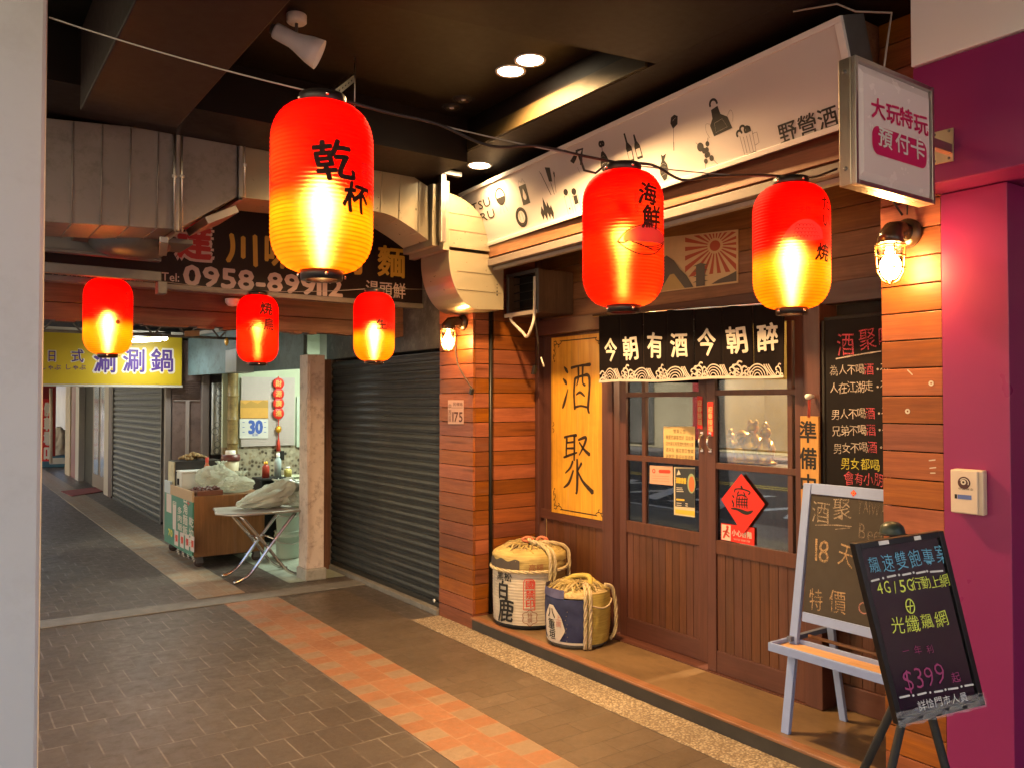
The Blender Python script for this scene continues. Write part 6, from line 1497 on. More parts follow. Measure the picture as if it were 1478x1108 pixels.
w_ = MB(); wpx(w_, qs, '達', 281, 347, 58, 50, .085, c=.0003); w_.build('pale_outline', flat('pale_outline', (.5,.38,.36), .6), NS)
w_ = MB(); wpx(w_, qs, '達', 281, 347, 56, 48, .035, c=.0012); w_.build('red_lettering', flat('crimson_letter', (.36,.012,.018), .5), NS)
w_ = MB(); wpx(w_, qs, '専科小吃の店', 120, 398, 16, 110, .01, c=.0005); wpx(w_, qs, '乾麵', 190, 401, 15, 34, .01, c=.0005); w_.build('small_lettering', flat('dull_pink_letter', (.42,.28,.26), .6), NS)
# steel canopy rail and round hood beside the duct
t = thing('canopy_rail', onY(150, 392, 5.0), 'dull grey steel rail frame below the wide duct section, beside the noodle sign', 'steel frame')
q = plY(5.0); 
a = q.px(60, 378); b = q.px(232, 392)
MB().box(-.2, b[0], 4.98, 5.04, b[1] - .06, b[1] - .005).box(-.2, b[0] - .0, 4.985, 5.035, b[1] + .055, b[1] + .075).box(b[0] - .02, b[0] + .03, 4.97, 5.05, b[1] - .13, b[1] - .0605).build('rail', M['steel_dark'], t, bevel=.003)
MB().box(-.2, q.px(146,360)[0], 5.06, 5.07, b[1] + .076, 2.62).box(q.px(146,360)[0] + .002, q.px(150,360)[0], 5.05, 5.075, b[1] + .076, 2.62).build('back_plate', paint('grey_plate', (.20,.19,.19), .5, .2, 4), t)
hc = onY(188, 352, 4.95)
MB().lathe([(.21,0),(.205,-.02),(.17,-.055),(.10,-.075),(0,-.08),(0,-.07),(.10,-.066),(.165,-.045),(.19,0)], hc, 36).build('round_hood', M['steel_dark'], t)
MB().box(hc.x - .28, hc.x + .30, 4.80, 5.10, hc.z + .002, hc.z + .03).build('hood_bracket', M['steel_dark'], t, bevel=.003)
# timber crossbeam
WB = thing('timber_crossbeam', onY(300, 470, 5.6), 'orange brown timber crossbeam under the noodle sign with a ragged lower edge', 'beam')
qb = plY(5.6); bz0 = qb.px(300, 474)[1]; bz1 = qb.px(300, 425)[1]; bx1 = 2.97
wbm = wood('aged_crossbeam', (.085,.033,.014), (.17,.068,.028), 'X', .8, .55, .15)
MB().box(-.5, bx1, 5.60, 5.72, bz0 + .012, (bz0+bz1)/2 - .002).box(-.5, bx1, 5.604, 5.72, (bz0+bz1)/2 + .002, bz1 + .06).build('boards', wbm, WB, bevel=.003)
rg_ = MB()
for k in range(60):
    x = -.4 + 3.3*k/60; rg_.box(x, x + .054, 5.602, 5.70, bz0 + .0118 - random.uniform(.0, .018), bz0 + .0116)
rg_.build('ragged_edge', wbm, WB)
MB().lathe([(.05,0),(.048,-.025),(.03,-.045),(0,-.05)], onY(336, 432, 5.55), 20).build('dome_fitting', M['white'], WB)

# ------------------------------------------------------------------ near roller shutter
slatm = paint('dark_shutter_slat', (.036,.041,.044), .46, .25, 4, .1, .2, dirt=(.07,.066,.06), spec=.4)
def shutter(name, lab, x, y0, y1, z0, z1, pitch, parts=True):
    t = thing(name, (x, (y0+y1)/2, z0), lab, 'roller shutter', 'roller shutters along the arcade')
    n = int((z1 - z0)/pitch); pr = []
    for k in range(n):
        z = z0 + k*pitch
        for u, d in ((0,.0),(.12,.0),(.22,.010),(.55,.015),(.85,.010),(.94,.0)): pr.append((x - d, z + u*pitch))
    pr.append((x, z1))
    m = MB(); V = [(px_, y, z) for y in (y0, y1) for px_, z in pr]; k = len(pr)
    m.add(V, [(i, i+1, k+i+1, k+i) for i in range(k-1)], False); m.build('slats', slatm, t)
    MB().box(x - .028, x + .03, y0 - .03, y0 - .0005, z0, z1 + .02).build('guide_rail', M['steel_dark'], t, bevel=.002)
    MB().box(x - .028, x + .03, y1 + .0005, y1 + .05, z0, z1 + .02).build('guide_rail', M['steel_dark'], t, bevel=.002)
    MB().box(x - .018, x + .02, y0 + .001, y1 - .001, z0 - .035, z0 - .0005).build('bottom_bar', M['black'], t, bevel=.002)
    return t
st = shutter('roller_shutter', 'dark closed roller shutter between the boarded pillar and the pink post', 2.97, 5.055, 7.03, .075, 1.862, .066)
MB().box(2.935, 3.3, 5.03, 7.10, 1.883, 2.40).build('shutter_header', paint('stained_grey_header', (.085,.09,.09), .7, .5, 5, dirt=(.20,.21,.20)), st, bevel=.003)
MB().prism([(2.90, 5.022, .0), (3.05, 5.022, 0), (3.05, 7.1, 0), (2.92, 7.1, 0)], (0, 0, .04)).build('shutter_sill', M['kerb'], st, bevel=.004)
lk = MB(); e = onX(627, 866, 2.95); lk.lathe([(0,.006),(.012,.005),(.014,0)], e, 12, (-1,0,0)); lk.build('lock_button', M['white'], st)
# pink post and brown frame
t = thing('pink_post', (2.62, 6.71, 0), 'peeling pink painted post with a rough concrete foot beside the folding table', 'post')
pk_ = paint('peeling_pink_paint', (.60,.50,.46), .65, .12, 5, dirt=(.14,.08,.06))
pxl, pxr = onY(443, 700, 6.62).x, onY(468, 700, 6.62).x
MB().box(pxl, pxr, 6.62, 6.80, .10, 1.90).build('shaft', pk_, t, bevel=.004)
MB().box(pxl + .012, pxl + .03, 6.608, 6.6195, 1.0, 1.85).box(pxl + .0, pxl + .022, 6.606, 6.6195, .2, .9).build('loose_batten', pk_, t, bevel=.002)
MB().box(pxl - .015, pxr + .02, 6.60, 6.82, 0, .0995).build('concrete_foot', M['concrete'], t, bevel=.012)
MB().box(pxr + .03, 2.93, 6.98, 7.08, 0, 1.882).build('brown_jamb', wood('brown_jamb', (.10,.04,.018), (.20,.085,.035), 'Z', 1, .5, .1), t, bevel=.003)

# ------------------------------------------------------------------ noodle stall interior
SI = thing('noodle_stall_room', (3.2, 9.2, 0), 'small lit noodle stall room with patterned tiles, a pale blind and a teal fascia board', 'shop front')
S('stall_floor', MB().quad((2.42,6.62,.0045),(4.2,6.62,.0045),(4.2,9.6,.0045),(2.42,9.6,.0045)), tile_floor('pale_green_tile', (.40,.45,.37), (.44,.48,.40), (.25,.28,.22), .3, .3, .006, .4, .0))
qw = plY(9.2)
def mosaic():
    m, n, p, o = mat('brown_pebble_mosaic'); g = N(n, 'NewGeometry').outputs['Position']; v = N(n, 'TexVoronoi'); v.inputs['Scale'].default_value = 26; n.links.new(g, v.inputs['Vector'])
    h = N(n, 'SeparateColor'); n.links.new(v.outputs['Color'], h.inputs[0]); c = ramp(n, h.outputs[0], [(.0,(.03,.022,.016)),(.35,(.12,.08,.045)),(.6,(.36,.29,.19)),(1,(.52,.47,.36))]); c = mixc(n, mrange(n, v.outputs['Distance'], .3, .55, 0, .8), c, (.40,.36,.27)); n.links.new(c, p.inputs['Base Color']); p.inputs['Roughness'].default_value = .3; return m
za, zb1 = qw.px(390, 643)[1], qw.px(390, 545)[1]
MB().box(2.6, 4.3, 9.201, 9.25, 0, za - .002).build('mosaic_wall', mosaic(), SI)
MB().box(2.6, 4.3, 9.203, 9.25, za, 2.3).build('upper_wall', paint('pale_green_wall', (.50,.56,.42), .6, .15, 3), SI)
MB().box(4.2, 4.3, 7.1, 9.2, 0, 2.3).build('side_wall', paint('pale_grey_wall', (.50,.52,.46), .6, .15, 3), SI)
MB().box(2.62, 4.3, 7.0, 9.6, 2.32, 2.4).build('stall_ceiling', M['slab'], SI)
MB().box(2.96, 4.3, 7.085, 7.1, 0, 2.31).build('partition', M['slab'], SI)
bx0, bx1_ = qw.px(347, 600)[0], qw.px(424, 600)[0]
bl_m = MB()
for k in range(38):
    z = za + .005 + k*(zb1 - za)/38; bl_m.box(bx0, bx1_, 9.170, 9.176, z, z + (zb1-za)/38 - .003)
bl_m.build('slatted_blind', flat('lilac_grey_blind', (.52,.45,.44), .6), SI)
MB().box(qw.px(427,600)[0], qw.px(436,600)[0], 9.17, 9.19, za - .02, qw.px(390,572)[1]).build('pale_board', flat('pale_green_board', (.48,.58,.48), .5), SI)
MB().box(qw.px(404,656)[0] + .0, qw.px(410,656)[0], 9.188, 9.1995, qw.px(405,663)[1], qw.px(405,650)[1]).build('wall_socket', M['black'], SI, bevel=.003)
tfm = paint('faded_teal_board', (.13,.20,.215), .6, .3, 5, dirt=(.07,.08,.08))
fz0, fz1 = 1.80, 2.24
MB().prism([(2.36,9.74,fz0),(2.70,7.06,fz0),(2.74,7.07,fz0),(2.40,9.75,fz0)], (0,0,fz1-fz0)).build('fascia_board', tfm, SI, bevel=.003)
MB().prism([(2.35,9.70,fz1+.002),(2.69,7.06,fz1+.002),(2.99,7.06,fz1+.002),(2.99,9.70,fz1+.002)], (0,0,.04)).build('fascia_top', M['slab'], SI)
e0_ = onX(338, 524, 2.48); e1_ = onX(386, 524, 2.5)
MB().box(2.40, 2.58, 8.05, 8.42, 1.79, 2.02).build('grey_box', paint('grey_box_paint', (.28,.31,.31), .5, .2, 5), SI, bevel=.006)
lp = thing('tube_light', (3.4, 8.2, 2.26), 'lit fluorescent tube under the noodle stall ceiling, hidden behind the teal board', 'lamp')
MB().tube([(3.1,8.0,2.25),(3.9,8.0,2.25)], .014, 10).build('tube', emis('cool_tube', (.85,1,.82), 6), lp)
MB().box(3.05, 3.95, 7.97, 8.03, 2.268, 2.30).build('batten', M['white'], lp)
lp_l = lamp('lamp', 'AREA', (3.5, 8.0, 2.22), 11, (.88,1,.80), lp, .5)
# bamboo post and patterned curtain at the stall's left edge
t = thing('bamboo_post', (2.7, 9.12, 0), 'mottled brown bamboo post beside the ring printed curtain strip', 'post')
xa_ = onY(336, 600, 9.12).x
b = MB(); pr = []
for k in range(9):
    z = k*.26; pr += [(.058,z),(.064,z+.006),(.058,z+.014),(.055,z+.13),(.057,z+.25)]
b.lathe(pr, (xa_, 9.12, 0), 16).build('stem', paint('mottled_bamboo', (.24,.165,.055), .5, .5, 12, dirt=(.05,.03,.015)), t)
t = thing('patterned_strip_curtain', onY(315, 640, 9.5), 'narrow white curtain strip printed with grey rings beside the bamboo post', 'curtain')
q = plY(9.5); c_ = [q.px(306,552), q.px(324,552), q.px(322,655), q.px(305,655)]
MB().grid(lambda u, v: q(c_[3][0] + (c_[1][0]-c_[0][0])*u, c_[3][1] + (c_[0][1]-c_[3][1])*v, .006*sin(u*14)), 16, 4).build('cloth', flat('white_curtain_cloth', (.60,.62,.58), .8), t, solid=.002)
w_ = MB(); rn = random.Random(3)
for k in range(11): ring(w_, q, (c_[0][0] + (c_[1][0]-c_[0][0])*rn.uniform(.25,.8)), c_[3][1] + (c_[0][1]-c_[3][1])*(k+.5)/11, rn.uniform(.025,.04), .006, .012, 14)
w_.build('ring_print', flat('grey_ring_print', (.12,.14,.14), .7), t)
# louvred panel wall further left
t = thing('louvre_panel_wall', onY(275, 660, 9.8), 'pinkish brown boarded wall with a louvre vent behind the noodle cart', 'wall')
q = plY(9.8); X0, X1 = q.px(243, 600)[0], q.px(303, 600)[0]
lm = paint('dusty_brown_boards', (.21,.145,.125), .7, .25, 5, dirt=(.09,.06,.05))
MB().box(X0 + .05, X1, 9.81, 9.86, 0, 2.2).build('boards', lm, t)
b = MB(); z0_ = q.px(275, 577)[1]; z1_ = q.px(275, 550)[1]
for k in range(9): z = z0_ + (z1_-z0_)*k/9; b.add([q(q.px(248,560)[0], z, .0), q(q.px(288,560)[0], z, .0), q(q.px(288,560)[0], z + .028, .022), q(q.px(248,560)[0], z + .028, .022)], [(0,1,2,3)])
b.build('louvre_slats', lm, t, solid=.004)
MB().box(q.px(268,600)[0], q.px(273,600)[0], 9.79, 9.8095, .7, z0_ - .01).box(q.px(250,600)[0], q.px(288,600)[0], 9.795, 9.8095, z0_ - .0095, z0_ - .001).build('cover_strips', flat('pale_cover_strip', (.42,.36,.33), .6), t)
MB().box(q.px(290,600)[0], q.px(300,600)[0], 9.74, 9.8095, 0, 2.2).box(q.px(240,600)[0], q.px(248,600)[0], 9.835, 9.91, 0, 2.2).build('upright', flat('grey_upright', (.24,.20,.18), .6), t, bevel=.004)
# things on the stall wall
t = thing('wall_calendar', qw(*qw.px(366, 632)), 'tear-off wall calendar showing a blue 30 under an orange picture, on the pale blind', 'calendar')
q = plY(9.16)
MB().prism([q(*q.px(*p)) for p in ((346,632),(387,632),(387,604),(346,604))], (0,.006,0)).build('day_sheet', flat('white_day_sheet', (.62,.62,.60), .6), t)
MB().prism([q(*q.px(*p)) for p in ((347,603),(387,603),(387,577),(347,577))], (0,.006,0)).build('picture_sheet', flat('orange_picture_sheet', (.62,.33,.06), .6), t)
w_ = MB(); poly(w_, q, [q.px(*p) for p in ((347,588),(387,588),(387,580),(380,577),(372,582),(362,578),(354,583),(347,579))], .001); w_.build('picture_hills', flat('golden_picture', (.45,.26,.05), .6), t)
w_ = MB(); wpx(w_, q, '30', 369, 615.5, 18, 20, .05, c=.001); wpx(w_, q, '星期', 368, 627, 4, 9, .0, c=.001)
for y in (609, 616, 623): lpx(w_, q, [(350, y), (353, y)], .006, .001, False); lpx(w_, q, [(381, y), (384, y)], .006, .001, False)
w_.build('blue_numerals', flat('calendar_blue', (.05,.11,.44), .6), t)
t = thing('luck_medallion_string', qw(*qw.px(401, 645)), 'hanging string of four round red luck medallions with a gold bead and tassel', 'decoration')
q = plY(9.14); M['gold_letter'] = flat('gold_letter', (.70,.42,.10), .4)
for k, (ch, y) in enumerate((('財',553.5),('源',568),('廣',582),('進',596))):
    a, b = q.px(402, y); md = MB().lathe([(0,.006),(.06,.006),(.066,.0),(.06,-.006),(0,-.006)], q(a, b), 20, (0,-1,0)).build('medallion', M['red'], t); w_ = MB(); write(w_, lambda aa, bb, c=0: q(aa, bb, .008 + c), ch, a, b, .075, .02); w_.build('gold_character', M['gold_letter'], md)
MB().tube([q(*q.px(402, 543)), q(*q.px(402, 645))], .006, 6).build('cord', M['redink'], t)
MB().lathe([(0,.045),(.025,.03),(.036,0),(.025,-.03),(0,-.045)], q(*q.px(402, 619)), 14).build('gold_bead', brass, t)
MB().lathe([(.008,.05),(.018,.0),(.026,-.10),(0,-.10)], q(*q.px(402, 638)), 10).build('tassel', M['redink'], t)

# buckets
bkm = flat('cream_bucket_plastic', (.60,.63,.46), .4); bkg = flat('pale_green_bucket_plastic', (.50,.60,.52), .4)
def bucket(x, y, z, r, h, m, lab):
    t = thing('plastic_bucket', (x, y, z), lab, 'bucket', 'plastic buckets in the noodle stall')
    MB().lathe([(0,0),(r*.82,0),(r*.86,.01),(r*.97,h*.8),(r*1.05,h*.8),(r*1.05,h*.84),(r,h*.84),(r,h*.97),(r*1.06,h*.97),(r*1.06,h),(r*.94,h),(r*.8,.02),(0,.02)], (x, y, z), 28).build('tub', m, t)
    MB().tube([(x - r*1.05, y, z + h*.8), (x - r*.9, y - r*.7, z + h*.62), (x, y - r*1.12, z + h*.55), (x + r*.9, y - r*.7, z + h*.62), (x + r*1.05, y, z + h*.8)], .005, 6).build('bail_handle', M['steel'], t)
bp = onY(423, 705, 8.9); bucket(bp.x, 8.9, bp.z - .12, .135, .27, bkm, 'cream plastic bucket standing on the low cabinet before the mosaic wall')
MB_t = thing('bucket_stand', (bp.x, 8.92, 0), 'dark low cabinet carrying the cream bucket at the back of the noodle stall', 'cabinet')
MB().box(bp.x - .17, bp.x + .18, 8.74, 9.1, 0, bp.z - .1215).build('carcass', M['plank'], MB_t, bevel=.004); MB().box(bp.x - .15, bp.x + .16, 8.735, 8.7395, .05, bp.z - .16).build('front_panel', M['frame'], MB_t)
bp2 = onZ(418, 806, .005); bucket(bp2.x + .02, bp2.y + .1, .005, .125, .26, bkg, 'pale green plastic bucket on the stall floor, lower of the two-bucket stack'); bucket(bp2.x + .02, bp2.y + .1, .2655, .125, .25, bkg, 'pale green plastic bucket set on top of another bucket behind the folding table')
# low shelf with bits
t = thing('condiment_shelf', onY(388, 720, 8.6), 'small dark open shelf with coloured jars at the back of the noodle stall', 'shelf')
xs0, xs1 = onY(369, 700, 8.6).x, onY(409, 700, 8.6).x; zt_ = onY(388, 688, 8.6).z; zb_ = zt_ - .36
MB().box(xs0, xs1, 8.45, 8.72, zt_ - .02, zt_).box(xs0, xs0 + .02, 8.45, 8.72, 0, zt_ - .0205).box(xs1 - .02, xs1, 8.45, 8.72, 0, zt_ - .0205).box(xs0 + .0205, xs1 - .0205, 8.46, 8.72, zb_, zb_ + .02).box(xs0 + .0205, xs1 - .0205, 8.70, 8.715, 0, zt_ - .021).build('carcass', M['blackmat'], t, bevel=.002)
def jar(x, y, z, r, h, m, lab, cat='jar', name='condiment_jar', cap=None):
    t = thing(name, (x, y, z), lab, cat); MB().lathe([(0,0),(r,0),(r,h*.7),(r*.8,h*.8),(r*.5,h*.86),(r*.5,h)], (x, y, z), 16).build('body', m, t)
    MB().lathe([(r*.56,h*.9),(r*.56,h*1.06),(0,h*1.06)], (x, y, z), 14).build('cap', cap or M['redink'], t)
jar(xs0 + .09, 8.55, zt_ + .0005, .038, .16, flat('red_sauce', (.42,.05,.03), .3), 'red sauce bottle with a brass cap on the condiment shelf', 'bottle', 'sauce_bottle', brass)
jar(xs0 + .22, 8.55, zt_ + .0005, .036, .24, flat('pale_blue_plastic', (.42,.52,.55), .2), 'tall pale blue plastic bottle on the condiment shelf', 'bottle', 'plastic_bottle', M['white'])
jar(xs0 + .33, 8.55, zt_ + .0005, .04, .10, flat('mustard_jar', (.60,.52,.16), .4), 'short yellow jar on the condiment shelf', cap=M['white'])
jar(xs0 + .10, 8.53, zb_ + .0205, .05, .14, flat('yellow_tub', (.55,.48,.05), .4), 'yellow tub inside the condiment shelf', 'tub', 'condiment_tub', M['black'])
jar(xs0 + .25, 8.53, zb_ + .0205, .05, .14, flat('blue_tub', (.06,.12,.35), .4), 'blue tub inside the condiment shelf', 'tub', 'condiment_tub', M['redink'])

# ------------------------------------------------------------------ noodle cart
ck = onZ(281, 818); CX0, CY0 = 1.93, 7.70; CX1 = onZ(372, 806).x + .02; CY1 = 8.80
czb = .10; czt = onX(282, 717, CX0).z
t = thing('noodle_cart', ((CX0+CX1)/2, (CY0+CY1)/2, 0), 'wheeled brown wooden noodle cart with a green menu board on its end', 'cart')
wc = wood('brown_cart_laminate', (.20,.085,.025), (.31,.135,.045), 'Z', .6, .4, .08, False)
MB().box(CX0, CX1, CY0, CY1, czb, czt).build('cabinet', wc, t, bevel=.004)
MB().box(CX0 - .014, CX0 - .0005, CY0 + .004, CY1 - .01, czb + .005, czt - .05).build('menu_board', paint('green_menu_board', (.035,.19,.125), .45, .1, 4, bmp=.05), t, bevel=.002)
MB().box(CX0 - .018, CX0 - .0005, CY0 + .002, CY1 - .26, czt - .048, czt + .045).build('tan_edge_board', flat('tan_cardboard', (.46,.31,.19), .7), t)
MB().box(CX0 - .0182, CX0 - .0005, CY1 - .258, CY1 - .01, czt - .048, czt + .07).build('pale_blue_board', flat('pale_blue_board', (.46,.52,.58), .6), t)
q = plX(CX0 - .0145); w_ = MB(); w2_ = MB(); w3_ = MB()
for s_, x, y, h_ in (('日角麵飯',267.5,742,62),('乾幼麵',276,768,44),('多肉',259.5,742,22),('飯',260,760,10),('目',252,727,9)):
    wpx(w_, q, s_, x, y, h_, 6.5, .025, True, c=.0008); w_.build('white_characters', M['offwhite'], t); w_ = MB()
for x in (255, 263, 270.5, 278):
    poly(w2_, q, [q.px(*p) for p in ((x-3, 764 + (x-255)*.35),(x+2.6, 766 + (x-255)*.35),(x+2.2, 788 + (x-255)*.38),(x-3.2, 785 + (x-255)*.38))], .001)
    wpx(w3_, q, '價', x - .2, 776 + (x-255)*.36, 10, 3.8, .04, c=.002)
poly(w2_, q, [q.px(*p) for p in ((249.5,727),(254.5,729),(254,765),(249.5,762))], .001); poly(w2_, q, [q.px(*p) for p in ((240.5,711),(247.5,713),(247.5,740),(240.5,737))], .001)
wpx(w3_, q, '十', 272, 726, 6, 5, .08, c=.001)
for k in range(4): wpx(w_, q, '元', 257 + k*7.2, 795 + k*3.4, 7, 4, .02, c=.0008)
w_.build('unit_marks', M['offwhite'], t); w2_.build('price_slips', flat('pink_white_slip', (.60,.50,.47), .6), t); w3_.build('red_price_marks', M['redink'], t)
w_ = MB(); wpx(w_, q, '70', 246, 768, 9, 6, .06, c=.0008); w_.build('yellow_price', flat('yellow_price', (.65,.55,.05), .5), t)
def caster(x, y):
    w = MB().lathe([(0,.016),(.03,.016),(.042,.012),(.044,0),(.042,-.012),(.03,-.016),(0,-.016)], (x, y, .0445), 20, (0,1,0)); o = w.build('caster_wheel', flat('worn_rubber', (.06,.035,.03), .7), t)
    MB().box(x - .03, x + .03, y - .026, y - .018, .04, czb - .0005).box(x - .03, x + .03, y + .018, y + .026, .04, czb - .0005).build('fork', M['steel_dark'], o)
for x, y in ((CX0 + .06, CY0 + .06), (CX1 - .06, CY0 + .06), (CX0 + .06, CY1 - .06), (CX1 - .06, CY1 - .06)): caster(x, y)
MB().box(CX0 + .1, CX1 - .02, CY0 + .12, CY1 - .06, czb - .03, czb - .0008).build('under_frame', M['black'], t)
# things on the cart
bagm, n_, p_, out_ = mat('thin_plastic_bag'); p_.inputs['Base Color'].default_value = (.72,.75,.64,1); p_.inputs['Roughness'].default_value = .16; p_.inputs['Specular IOR Level'].default_value = .8
cr_ = N(n_, 'TexVoronoi', feature='DISTANCE_TO_EDGE'); cr_.inputs['Scale'].default_value = 30; n_.links.new(pos(n_, (1, 1, 1.6)), cr_.inputs['Vector']); bump(n_, p_, cr_.outputs['Distance'], .9, .03)
tb_ = N(n_, 'BsdfTranslucent'); tb_.inputs[0].default_value = (.72,.76,.66,1); tp_ = N(n_, 'BsdfTransparent'); m1_ = N(n_, 'MixShader'); m1_.inputs[0].default_value = .45; m2_ = N(n_, 'MixShader'); m2_.inputs[0].default_value = .30
n_.links.new(p_.outputs[0], m1_.inputs[1]); n_.links.new(tb_.outputs[0], m1_.inputs[2]); n_.links.new(m1_.outputs[0], m2_.inputs[1]); n_.links.new(tp_.outputs[0], m2_.inputs[2]); n_.links.new(m2_.outputs[0], out_.inputs[0])
def bag(name, lab, c, rx, ry, rz, m, seed, twist=True, tilt=0.0):
    c = Vector(c); t = thing(name, c, lab, 'bag')
    def g(u, v):
        a = 2*pi*u; b = pi*v; r = 1 + .06*(1 - 2*abs(noise.noise(Vector((cos(a)*sin(b)*3.1, sin(a)*sin(b)*3.1 + seed*2, cos(b)*3.1))))) + .022*(1 - 2*abs(noise.noise(Vector((cos(a)*sin(b)*8, sin(a)*sin(b)*8 + seed, cos(b)*8))))) + .20*noise.noise(Vector((cos(a)*sin(b)*2 + seed, sin(a)*sin(b)*2, cos(b)*2))) + .10*noise.noise(Vector((cos(a)*sin(b)*5, sin(a)*sin(b)*5 + seed, cos(b)*5)))
        z = cos(b); return c + Vector((rx*r*cos(a)*sin(b), ry*r*sin(a)*sin(b), max(rz*(1 - z*r) * (1 + tilt*cos(a)*sin(b)), .001)))
    MB().grid(g, 72, 44).build('sack', m, t)
    if twist:
        k = c + Vector((rx*.3, 0, rz*1.85)); mb = MB()
        for j in range(5): an = j*1.3 + seed; mb.tube([k, k + Vector((cos(an)*.03, sin(an)*.03, .05)), k + Vector((cos(an)*.06, sin(an)*.05, .06))], [.012,.014,.004], 6)
        mb.build('twisted_neck', m, t)
    return t
zc = czt + .001
bag('plastic_bag', 'crumpled clear plastic bag beside the white box on the noodle cart', (CX0 + .30, CY0 + .42, zc), .17, .15, .12, bagm, 2.0)
bag('plastic_bag', 'crumpled pale plastic bag on the near edge of the noodle cart', (CX0 + .42, CY0 + .16, zc), .16, .10, .075, bagm, 5.0)
def tray(x0, x1, y0, y1, z, lab):
    t = thing('ingredient_tray', ((x0+x1)/2, (y0+y1)/2, z), lab, 'tray'); MB().box(x0, x1, y0, y1, z, z + .045).build('tub', flat('brown_tray', (.17,.06,.035), .5), t, bevel=.004)
    mb = MB(); rn = random.Random(5)
    for k in range(40): c = Vector((rn.uniform(x0+.02, x1-.02), rn.uniform(y0+.02, y1-.02), z + .045 + rn.uniform(0, .02))); mb.lathe([(0,-.015),(.018,-.006),(.02,.004),(0,.014)], c, 7)
    mb.build('dark_chunks', flat('dark_red_food', (.09,.025,.018), .4), t)
tray(CX0 + .03, CX0 + .26, CY0 + .02, CY0 + .25, zc, 'brown tray of dark red food on the near corner of the noodle cart')
t = thing('glass_display_case', (CX0 + .20, CY1 - .18, zc), 'black display case with a pale label side on the noodle cart', 'display case')
MB().box(CX0 + .02, CX0 + .46, CY1 - .30, CY1 - .04, zc, zc + .27).build('case', M['black'], t, bevel=.004); MB().box(CX0 + .008, CX0 + .0195, CY1 - .29, CY1 - .05, zc + .02, zc + .26).build('label_side', paint('yellowed_label', (.55,.48,.30), .5, .3, 14), t)
t = thing('dried_goods_heap', (CX0 + .22, CY1 - .17, zc + .2705), 'heap of knobbly brown dried goods on top of the black display case', 'dried goods')
mb = MB(); rn = random.Random(8)
for k in range(50): a = rn.uniform(0, 6.3); r = rn.uniform(0, 1); mb.lathe([(0,-.02),(.02,-.008),(.022,.006),(0,.02)], (CX0 + .22 + .15*r*cos(a), CY1 - .17 + .09*r*sin(a), zc + .285 + .05*(1-r)), 7)
mb.build('pieces', flat('dried_brown', (.30,.19,.08), .7), t)
t = thing('white_storage_box', (CX0 + .24, CY0 + .72, zc), 'white plastic box with a small dark label on the middle of the noodle cart', 'box')
MB().box(CX0 + .03, CX0 + .36, CY0 + .60, CY0 + .84, zc, zc + .17).build('tub', flat('white_tub', (.62,.62,.58), .4), t, bevel=.012); MB().box(CX0 + .018, CX0 + .0295, CY0 + .69, CY0 + .73, zc + .05, zc + .11).build('label', M['ink'], t); MB().box(CX0 + .025, CX0 + .365, CY0 + .595, CY0 + .845, zc + .1702, zc + .185).build('lid', M['white'], t, bevel=.005)
t = thing('takeaway_cup', (CX0 + .52, CY0 + .70, zc), 'large cream cup with a dark brown lid standing behind the bags on the noodle cart', 'cup')
MB().lathe([(0,0),(.062,0),(.085,.27),(0,.27)], (CX0 + .50, CY0 + .62, zc), 26).build('cup', flat('cream_cup', (.60,.52,.36), .5), t); MB().lathe([(.09,.268),(.094,.285),(.088,.33),(.0,.33)], (CX0 + .50, CY0 + .62, zc), 26).build('brown_lid', flat('dark_brown_lid', (.12,.03,.025), .4), t); MB().lathe([(.05,.33),(.048,.37),(0,.37)], (CX0 + .50, CY0 + .62, zc), 20).build('white_top', M['white'], t)
jar(CX0 + .24, CY0 + .50, zc + .0, .028, .30, flat('amber_bottle', (.45,.13,.06), .3), 'slim amber sauce bottle between the white box and the bag on the cart', 'bottle', 'sauce_bottle', M['redink'])

# ------------------------------------------------------------------ folding table
tz = .585; FT = thing('folding_table', (2.30, 7.05, 0), 'pale topped folding table with crossed steel legs in front of the noodle stall', 'table')
ta, tb, tc_, td = onZ(318, 741, tz), onZ(350, 746.5, tz), onZ(452, 737, tz), onZ(430, 728, tz)
top_pts = [ta, tb, Vector((2.70, 6.62, tz)), Vector((2.78, 7.16, tz)), Vector((ta.x + .08, 7.16, tz))]
OX, OY = .055, .26
top_pts = [Vector((1.87 + OX, 6.72 + OY, tz)), Vector((1.96 + OX, 6.54 + OY, tz)), Vector((2.62 + OX, 6.50 + OY, tz)), Vector((2.66 + OX, 7.02 + OY, tz)), Vector((1.94 + OX, 7.06 + OY, tz))]
MB().prism([p - Vector((0,0,.022)) for p in top_pts], (0,0,.022)).build('tabletop', paint('worn_pale_laminate', (.50,.48,.44), .35, .15, 6, dirt=(.34,.31,.27)), FT, bevel=.006)
MB().tube([p - Vector((0,0,.012)) for p in top_pts], .011, 7, closed=True).build('rim', M['steel'], FT)
for yy, sgn in ((6.60 + OY, 1), (6.94 + OY, 1)):
    for x0, x1 in ((2.04 + OX, 2.50 + OX), (2.50 + OX, 2.04 + OX)):
        off = .012 if x0 < x1 else -.012
        MB().tube([Vector(p) for p in smooth_pts([(x0, yy + off, tz - .03), (x0 + (x1-x0)*.45, yy + off, .30), (x0 + (x1-x0)*.78, yy + off, .10), (x1 - (.02 if x1 > x0 else -.02), yy + off, .035), (x1 + (.06 if x1 > x0 else -.06), yy + off, .012)], 5)], .014, 9).build('leg', M['chrome'], FT)
for x, z in ((2.22 + OX, .34), (2.32 + OX, .34)): MB().tube([(x, 6.60 + OY, z), (x, 6.94 + OY, z)], .009, 8).build('cross_bar', M['chrome'], FT)
